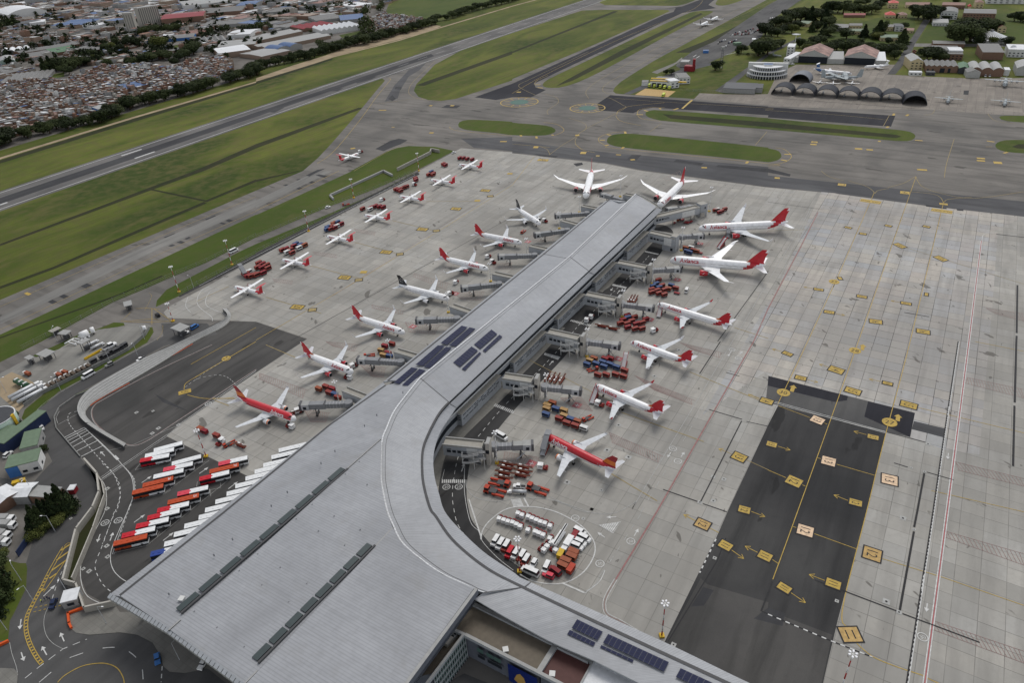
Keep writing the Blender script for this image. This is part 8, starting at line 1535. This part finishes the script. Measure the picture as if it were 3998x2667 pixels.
clump('tall dark tree in the clump behind the brick quarter','clump by the factory','420,660,34,4 450,650,30,1 480,650,36,4 510,640,32,1 560,640,34,1 610,640,32,0 650,640,30,1 690,630,30,2 730,620,28,0 770,600,26,1 640,680,22,1 590,670,22,2','00')
clump('tree around the two tall tower blocks','trees by the tower blocks','1150,340,20,0 1180,400,26,3 1210,430,32,1 1250,420,30,4 1290,410,22,0 1080,430,28,3 990,470,24,0 1030,460,24,5 1100,465,20,1 1290,320,26,4 1330,320,28,1 1370,310,26,2 1410,310,28,0 1450,300,28,1 1500,300,24,4 1540,290,26,1 1580,290,24,0 1630,280,24,2 1660,270,20,1 850,520,20,0 880,560,20,5 990,610,22,1 1070,540,14,0 1150,500,18,1 1190,600,22,2 1240,600,24,1 1310,590,26,0 1360,580,30,1 1390,560,24,2 1450,540,22,1 1500,540,26,1 1560,545,22,0 1610,600,22,1 1650,560,22,2 1700,540,28,1 1740,510,30,0 1780,500,34,1 1810,470,28,2 1750,580,16,1 1470,440,36,5 1510,430,24,0 1430,450,22,1','00')
stuff_trees('distant_trees','loose dark trees among the distant works at the upper left','60,250,40,4 90,250,44,4 120,245,36,1 150,240,40,4 20,270,30,1 430,180,22,1 460,180,24,0 350,190,20,1 520,180,22,0 560,170,22,1 600,165,22,2 640,150,20,1 980,140,18,0 850,130,14,1 300,440,20,1 400,420,22,0 440,420,22,1 510,410,26,4 550,400,20,1 620,395,28,4 1940,330,26,0 1980,200,26,5 2060,310,28,1 2100,290,18,2 2150,300,18,0 2200,290,20,1 2250,285,22,2 2300,290,26,1 2340,280,24,0 1850,340,22,1 1900,300,16,0 1980,450,16,1 2030,510,16,0 2080,540,18,1 1960,500,18,2 1900,480,18,1','00')
stuff_trees('distant_trees','loose dark trees around the brick works by the long belt','20,270,26,1 60,270,28,0 100,260,26,2 140,270,20,1 30,210,30,4 370,220,16,0 270,60,16,1 340,70,12,0 220,60,14,1 520,60,16,1 640,60,26,0 680,70,24,1 750,75,22,0 790,80,22,1 870,50,20,2 480,110,10,1 930,130,22,1 980,140,24,0 1020,150,36,3 1010,290,46,3 1040,280,40,3 990,330,26,1 1060,340,30,0 1100,360,26,1 1150,340,24,2 1180,330,24,0 590,430,22,1 620,460,24,0 650,470,24,1 720,450,26,3 790,440,24,3 840,420,22,1 880,400,20,0 1130,110,28,1 1160,90,26,0 1150,50,24,1 1200,30,24,2 1250,15,22,1 500,300,12,0 620,310,10,1 690,330,10,2 950,350,20,1 300,150,10,1 80,310,10,2','10')
wood='20,260,22,1 70,240,30,0 120,230,34,1 170,220,30,2 210,200,40,0 250,190,44,1 300,190,42,0 340,180,40,1 390,200,46,4 430,190,40,0 480,200,44,1 520,210,46,4 560,240,34,1 30,330,24,2 90,330,26,0 150,300,26,1 220,300,28,5 280,260,24,0 400,290,30,4 450,280,28,0 510,330,36,4 550,330,30,1 610,290,24,0 290,430,26,0 350,470,22,5 120,430,22,0 20,450,26,1 60,440,22,2 430,420,26,0 470,400,26,1 380,440,20,2 510,460,20,0 570,470,26,1 630,460,28,0 690,480,30,3 720,350,30,0 740,470,28,1 790,460,30,0 830,440,26,3 850,470,24,1 880,340,34,4 900,460,24,0 930,470,22,1 980,350,32,4 1010,330,42,4 1050,300,34,3 1010,360,22,5 1110,400,18,0 1230,400,38,4 1040,490,26,0 1080,490,22,5 1130,510,30,3 1190,480,26,1 1160,540,22,0 540,110,36,1 590,110,40,0 640,115,38,1 690,120,36,3 790,125,34,0 850,120,26,1 885,125,32,0 950,120,34,1 990,100,32,3 720,60,24,0 830,50,24,1 900,40,22,2 1060,40,24,1 1020,70,26,0 1380,160,42,0 1430,170,46,1 1490,200,50,0 1540,160,40,1 1630,190,18,0 1250,260,20,1 1180,160,14,2 1730,390,52,0 1790,400,60,1 1850,380,54,0 1800,300,44,2 1750,330,40,1 2010,290,40,0 2060,280,34,1 1930,420,28,3 1940,360,26,1 2060,400,20,5 2180,410,22,0 2260,190,26,1 2320,190,30,0 2340,200,26,2 1460,540,30,0 1510,550,34,1 1560,540,30,0 1590,560,22,2 1430,510,22,1 1720,30,20,0 1480,50,12,1'
clump('dark tree of the wood and gardens beyond the military ramp','wood beyond the ramp',wood,'30',.52)
clump('round tree on the lawn by the fire station','trees on the lawn','1862,640,20,0 2100,485,20,1 2070,500,10,3 1408,680,10,0 1460,680,12,1 2255,510,34,0 2300,490,36,1 2340,500,38,1 2320,320,30,0 2160,505,6,1','20')
KCN=[kind(tree,s_,'conifer',2200) for s_ in (21,22)]
for i,(x,y,h) in enumerate([(1360,760,15),(1180,870,13),(980,960,12),(1250,800,11),(1450,640,9),(820,1150,11),(700,1220,9),(1050,880,10),(760,1040,11),(900,1060,11)]):
    p=G('i',x,y);KCN[i%2].put((p[0],p[1],-.1),i*1.3,'dark pointed conifer in the clump at the road bend, %s counted from the tallest'%nth(i),'conifers at the road bend',(h/12*1.1,h/12*1.1,h/12))
kB=kind(tree,31,'light',900)
for i,(x,y,h) in enumerate([(1350,860,4),(1260,960,4.4),(1130,1060,4.6),(1000,1110,4.2),(850,1200,4.6),(740,1290,4.6),(1420,780,3.6),(660,1330,4)]):p=G('i',x,y);kB.put((p[0],p[1],-1),i,'light green shrub in front of the conifers, %s from the right'%nth(i),'shrubs at the road bend',(h/12*1.5,h/12*1.5,h/12*1.3))
for i,(v,x,y,h,k) in enumerate([('03',40,520,7,0),('03',20,640,9,4),('03',70,700,8,4),('03',30,820,9,4),('03',-20,960,8,4),('h',420,330,4,0),('h',330,190,4,0),('h',900,850,4,1),('h',500,420,5,1),('03',30,420,5,5)]):plant(k,G(v,x,y),h,'dark tree or bush at the left picture edge, %s of ten listed downwards'%nth(i),'trees at the left edge',1.3)
for args in [('tower_block','pale narrow tower block, left of the two towers','tower block','00',1175,305,1262,300,11,38,'flat',1,'roof_pale','tower_pale',1,0),('tower_block','wide pale tower block with dark window columns','tower block','00',1310,245,1490,215,16,37,'flat',1,'roof_pale','tower_pale',1,0)]:
    r=bldg(*args);L=[c for c in bpy.data.objects if c.parent==r][0].dimensions[0];b=MB();n=int(L/4.5)
    for i in range(n):x=(i+.35)*L/n;b.face([(x,-.08,3),(x+L/n*.3,-.08,3),(x+L/n*.3,-.08,35),(x,-.08,35)],'roof_dark' if 'wide' in args[1] else 'roof_grey')
    b.build('window_column',r)
WK='works and warehouses on the left'
for v,x0,y0,x1,y1,D,h,rt,rh,rf,wl,nb,lab in [('10',60,550,320,490,60,9,'gx',2,'roof_pale','brick_pale',1,'brick works with pale roofs, nearest the belt'),('10',100,470,690,350,50,9,'gx',3,'roof_pale','brick_pale',2,'long brick works with two pale roofs'),('10',0,405,430,310,45,9,'gx',3,'roof_pale','brick_pale',2,'brick works with pale roofs, behind the long one'),('10',200,490,430,440,35,10,'ay',5,'roof_blue','roof_pale',2,'rounded blue and white roofed hall'),
    ('10',610,320,975,270,60,12,'gy',4,'white_roof','wall_white',8,'white hall with many small gables'),('10',440,290,750,240,60,8,'gy',3,'cart_dkred','brick',5,'works with dark red ridged roofs'),('10',290,270,480,210,90,7,'gx',2,'roof_grey','wall_grey',3,'grey roofed works left of the dark red ridges'),('10',780,210,1000,190,60,9,'shed',3,'roof_blue','wall_grey',1,'works with a bright blue roof'),('10',550,210,800,180,80,8,'gx',2,'roof_grey','wall_grey',3,'grey ridged works behind the blue roof'),
    ('10',60,140,380,110,70,9,'gx',3,'roof_grey','wall_grey',2,'large grey works near the picture top'),('10',500,20,640,15,60,9,'gx',3,'roof_pale','wall_white',1,'pale hall at the picture top'),('10',900,90,1075,60,60,12,'flat',1,'white_roof','wall_white',1,'white block in the street beside the green field'),
    ('00',2020,540,2310,500,60,14,'gx',2,'white_roof','brick_pale',1,'salmon brick works with white roof, left one'),('00',2010,470,2351,440,60,12,'gx',2,'roof_pale','brick_pale',2,'salmon brick works behind the white-roofed one'),('00',2090,350,2300,340,60,10,'gx',3,'white_roof','wall_white',1,'white hall above the salmon works'),('00',1840,430,2090,400,70,9,'gy',4,'roof_grey','wall_grey',5,'grey vaulted sheds left of the white hall'),
    ('00',1490,225,1880,190,90,18,'gx',4,'cart_dkred','brick',1,'long dark red roofed factory beside the wide tower'),('00',1850,160,2230,130,90,14,'gx',3,'roof_grey','brick',3,'grey ridged factory right of the dark red one'),('00',1850,260,2250,235,90,9,'gx',2,'roof_grey','roof_pale',3,'low grey sheds in front of the grey factory'),('00',1700,85,2110,40,120,14,'gx',4,'roof_pale','wall_white',1,'very long pale roofed warehouse at the top'),('00',2170,80,2340,70,90,12,'gx',3,'roof_blue','wall_grey',1,'blue roofed warehouse at the top'),
    ('00',90,175,440,130,130,16,'ay',14,'white_roof','wall_white',1,'huge white rounded hall at the upper left'),('00',280,235,420,220,50,10,'flat',1,'white_roof','wall_white',1,'small white flat hall below the huge rounded one'),('00',480,260,760,250,90,10,'gx',3,'roof_blue','wall_white',2,'blue ridged roof in the middle of the far quarter'),('00',860,265,1000,240,40,10,'flat',1,'white_roof','wall_white',1,'white roof right of the blue ridged one'),
    ('00',200,520,740,430,40,10,'gx',3,'roof_grey','brick',1,'long dark grey roofed factory, upper of two'),('00',230,560,500,520,60,8,'gx',2,'roof_grey','brick',2,'white speckled factory roof'),('00',510,510,760,470,70,8,'gx',2,'roof_green','brick',2,'factory with a bright green roof section'),('00',740,510,960,470,70,8,'gx',2,'roof_grey','brick',2,'grey factory section right of the green roof'),('00',0,720,240,670,70,9,'gx',2,'roof_grey','brick',2,'dark grey factory at the left picture edge'),('00',0,790,440,740,70,7,'gy',2,'roof_grey','wall_grey',9,'wide low grey sheds behind the brick houses'),
    ('00',20,510,270,480,40,8,'ay',5,'white_roof','roof_grey',4,'small white vaults at the left'),('00',0,600,150,580,50,8,'ay',6,'roof_pale','tank_green',1,'pale rounded roof at the left edge'),('00',1330,400,1780,360,50,8,'gx',2,'roof_grey','wall_blue',1,'long grey roof with pale blue wall'),('00',1600,340,1830,330,50,7,'gx',2,'roof_tile','brick',2,'reddish roof range by the long grey one'),('00',1500,350,1600,340,30,7,'flat',1,'white_roof','wall_white',1,'small white roof by the reddish range'),
    ('00',1170,850,1360,810,26,9,'shed',3,'roof_blue','brick',1,'long blue roof in the crowded quarter'),('00',920,1060,1010,1040,24,12,'flat',1,'roof_pale','wall_blue',1,'pale blue house at the trees of the belt'),('00',1690,790,1880,760,20,4,'flat',1,'roof_sage','roof_sage',1,'pale green sports cage by the belt')]:
    bldg('warehouse' if rt != 'flat' else 'block',lab,'works',v,x0,y0,x1,y1,D,h*.62,rt,rh*.7,rf,wl,nb,0,(),WK)
for s_ in ['00 820,560 1100,490 1390,450 1370,475 1100,520 900,580','00 1580,420 1700,390 1850,360 1840,380 1600,440','10 170,250 820,110 800,130 400,190 180,265','10 60,560 170,545 180,570 70,590','10 760,320 950,280 960,310 790,345','00 430,690 590,660 590,700 470,720','10 400,75 470,60 480,90 400,85']:sheet('green_field',s_,.03,'grass_lush')
for s_ in ['00 770,250 820,240 880,420 830,430','10 380,90 550,60 620,100 300,170 160,190 380,120','00 500,150 1000,210 980,225 500,170']:sheet('road',s_,.03,'road_asphalt')
def inpoly(p,P_):
    c=False;j=len(P_)-1
    for i in range(len(P_)):
        if (P_[i][1]>p[1]) != (P_[j][1]>p[1]) and p[0]<(P_[j][0]-P_[i][0])*(p[1]-P_[i][1])/(P_[j][1]-P_[i][1])+P_[i][0]:c=not c
        j=i
    return c
quarter=S('00 -250,1400 0,1300 400,1180 880,1080 1250,940 1700,840 2060,720 2150,620 2060,540 1860,540 1600,640 1300,610 900,640 600,760 300,760 0,800 -300,830')
quarter2=S('10 1050,380 1240,320 1500,230 1530,190 1200,150 1050,180');cut=[S('00 1160,860 1400,800 1400,850 1180,890')]
WALLS=['brick','brick_pale','brick','brick_pale','brick','wall_conc','wall_white','wall_grey','roof_terra'];ROOFS=['roof_pale','roof_grey','white_roof','roof_tile','roof_pale','roof_terra','roof_grey','roof_dark','brick_pale','roof_pale','roof_grey','roof_blue']
RNM=dict(roof_pale='pale grey',roof_grey='dark grey',white_roof='white',roof_tile='tiled red',roof_terra='terracotta',roof_dark='nearly black',brick_pale='pinkish',roof_blue='blue')
random.seed(5);hs_=[];ha=radians(150)
for P_ in (quarter,quarter2):
    xs2=[p[0] for p in P_];ys2=[p[1] for p in P_];e1=(cos(ha),sin(ha));e2=(-sin(ha),cos(ha));cx_,cy_=sum(xs2)/len(xs2),sum(ys2)/len(ys2);R_=900
    v=-R_;row=0
    while v<R_:
        u_=-R_;col_=0
        while u_<R_:
            w=random.choice((4,5,5,6,8));x,y=cx_+e1[0]*u_+e2[0]*v,cy_+e1[1]*u_+e2[1]*v
            if inpoly((x,y),P_) and not inpoly((x,y),cut[0]) and col_%17:hs_.append((x+random.uniform(-.5,.5),y+random.uniform(-.5,.5),w,random.uniform(6,8.5),random.choice((3,5,5.5,7,7.5,5,9 if random.random()<.3 else 5))+random.random()*.3,random.choice(WALLS),random.choice(ROOFS),random.random()))
            u_ +=w+.3;col_ +=1
        v +=8.6 if row%2 else 12;row +=1
hs_.sort(key=lambda t:t[0] ** 2+t[1] ** 2)
def house(w,d,h,wl,rf,rr_):
    r=thing('small_house','','house');b=MB();b.box((0,0,0),(w,d,h),wl)
    if rr_>.6:b.box((w*.15,d*.2,h),(w*.6,d*.45,2.6),wl)
    b.build('wall',r);b=MB();s_=.8 if rr_<.5 else .15
    b.loft([[(-w/2-.2,-d/2-.2,h+.05),(w/2+.2,-d/2-.2,h+.05),(w/2+.2,-d/2-.2,h+.2),(-w/2-.2,-d/2-.2,h+.2)],[(-w/2-.2,d/2*(1 if rr_<.6 else .0),h+.05+s_),(w/2+.2,d/2*(1 if rr_<.6 else .0),h+.05+s_),(w/2+.2,d/2*(1 if rr_<.6 else .0),h+.2+s_),(-w/2-.2,d/2*(1 if rr_<.6 else .0),h+.2+s_)]],rf,smooth=False);b.build('roof',r)
    b=MB()
    for z in range(1,int(h),3):
        for x in (-w*.3,w*.1):b.face([(x,-d/2-.04,z+.2),(x+1.3,-d/2-.04,z+.2),(x+1.3,-d/2-.04,z+1.5),(x,-d/2-.04,z+1.5)],'window_dark')
    b.build('windows',r);return r
for i,(x,y,w,d,h,wl,rf,rr_) in enumerate(hs_[:300]):
    k=kind(house,w,7,round(h),wl,rf,.3 if rr_<.6 else .8);k.put((x,y,0),ha,'%s house, %s roof, %s nearest in the quarter behind the belt'%({'brick':'brick','brick_pale':'salmon brick','wall_conc':'concrete','wall_white':'white','wall_grey':'grey','roof_terra':'reddish'}[wl],RNM[rf],nth(i)),'small houses of the crowded quarter',(1,d/7,1))
b=MB()
for x,y,w,d,h,wl,rf,rr_ in hs_[300:]:
    b.box((x,y,0),(w,d,h),wl,ha,top=rf)
    if rr_>.45:b.box((x+random.uniform(-1,1),y+random.uniform(-2,2),h),(w*.6,d*.4,2.5),wl,ha,top=random.choice(ROOFS))
    if rr_<.5:b.box((x,y,h+.2),(w+.3,d*random.uniform(.4,1),.25),random.choice(ROOFS),ha)
    cs,sn=cos(ha),sin(ha)
    for s_ in (1,-1):
        for z in range(1,int(h),3):
            q=[(-w*.3,s_*(d/2+.06),z+.3),(w*.2,s_*(d/2+.06),z+.3),(w*.2,s_*(d/2+.06),z+1.6),(-w*.3,s_*(d/2+.06),z+1.6)];q=[(x+a*cs-c_*sn,y+a*sn+c_*cs,e) for a,c_,e in q];b.face(q if s_<0 else q[::-1],'window_dark')
b.build('crowded_houses',kind='stuff',label='dense mass of small brick and tin roofed houses farther back',category='houses')
b=MB();random.seed(9);far=S('00 -500,800 0,760 430,660 800,600 1250,560 1700,520 2000,470 2351,440 10 300,180 900,130 1130,60 1230,0 D 1000,-75 200,-110 -650,-120 -800,300')
keep=[S(s_) for s_ in ['00 820,560 1100,490 1390,450 1370,475 900,580','10 170,250 820,110 800,130 180,265']];occ=[]
for o in bpy.data.objects:
    if o.get('group')==WK or o.name.startswith('tower_block'):occ.append((o.location.x,o.location.y))
N=0;W3=['wall_conc','wall_grey','brick','brick_pale','roof_pale','brick_pale'];R3=['roof_pale','roof_pale','white_roof','roof_grey','roof_tile','roof_terra','roof_grey','roof_brown','roof_dark','roof_blue','brick_pale','roof_grey','roof_pale','wall_conc','roof_dark','roof_terra']
for _ in range(26000):
    px,py=random.uniform(-400,1260),random.uniform(-110,205);p=G('D',px,py)
    px2=p;
    if not inpoly(p,far) or any(inpoly(p,k) for k in keep):continue
    if any(0<(p[0]-ox)*.5+60<110 and abs(p[1]-oy-20)<60 for ox,oy in occ):
        if random.random()<.9:continue
    near=py>60;s_=random.choice((7,8,9,12,14) if near else (9,12,16,24,36));d=s_*random.uniform(.8,1.8);h=random.choice((4,6,7,9))+random.random() if random.random()<.97 else random.uniform(12,22);a=ha+random.choice((0,0,pi/2))+random.gauss(0,.03)
    h *= .75;b.box((p[0],p[1],0),(s_,d,h),random.choice(W3),a,top=random.choice(R3))
    if random.random()<.35:b.box((p[0],p[1],h),(s_*.5,d*.5,1.8),random.choice(W3),a,top=random.choice(R3))
    N +=1
b.build('distant_town',kind='stuff',label='far-off mass of town blocks and sheds up to the upper picture edge',category='town')
b=MB();random.seed(12)
for _ in range(900):
    p=G('D',random.uniform(-300,1200),random.uniform(-100,150))
    if inpoly(p,far):
        for k in range(random.choice((1,1,2,4))):crown(b,(p[0]+random.uniform(-14,14),p[1]+random.uniform(-8,8),6),6,6,26,'leaf',2.6,random.random())
b.build('distant_trees',kind='stuff',label='scattered dark trees among the far town blocks',category='trees')
b=MB();
for _ in range(600):
    p=G('D',random.uniform(2100,3200),random.uniform(-180,-2));
    if p[1]>0:b.box((p[0],p[1],0),(random.uniform(8,30),random.uniform(8,25),random.uniform(4,9)),random.choice(W3),random.random(),top=random.choice(R3))
b.build('distant_town',kind='stuff',label='far town blocks beyond the gardens at the upper right',category='town')
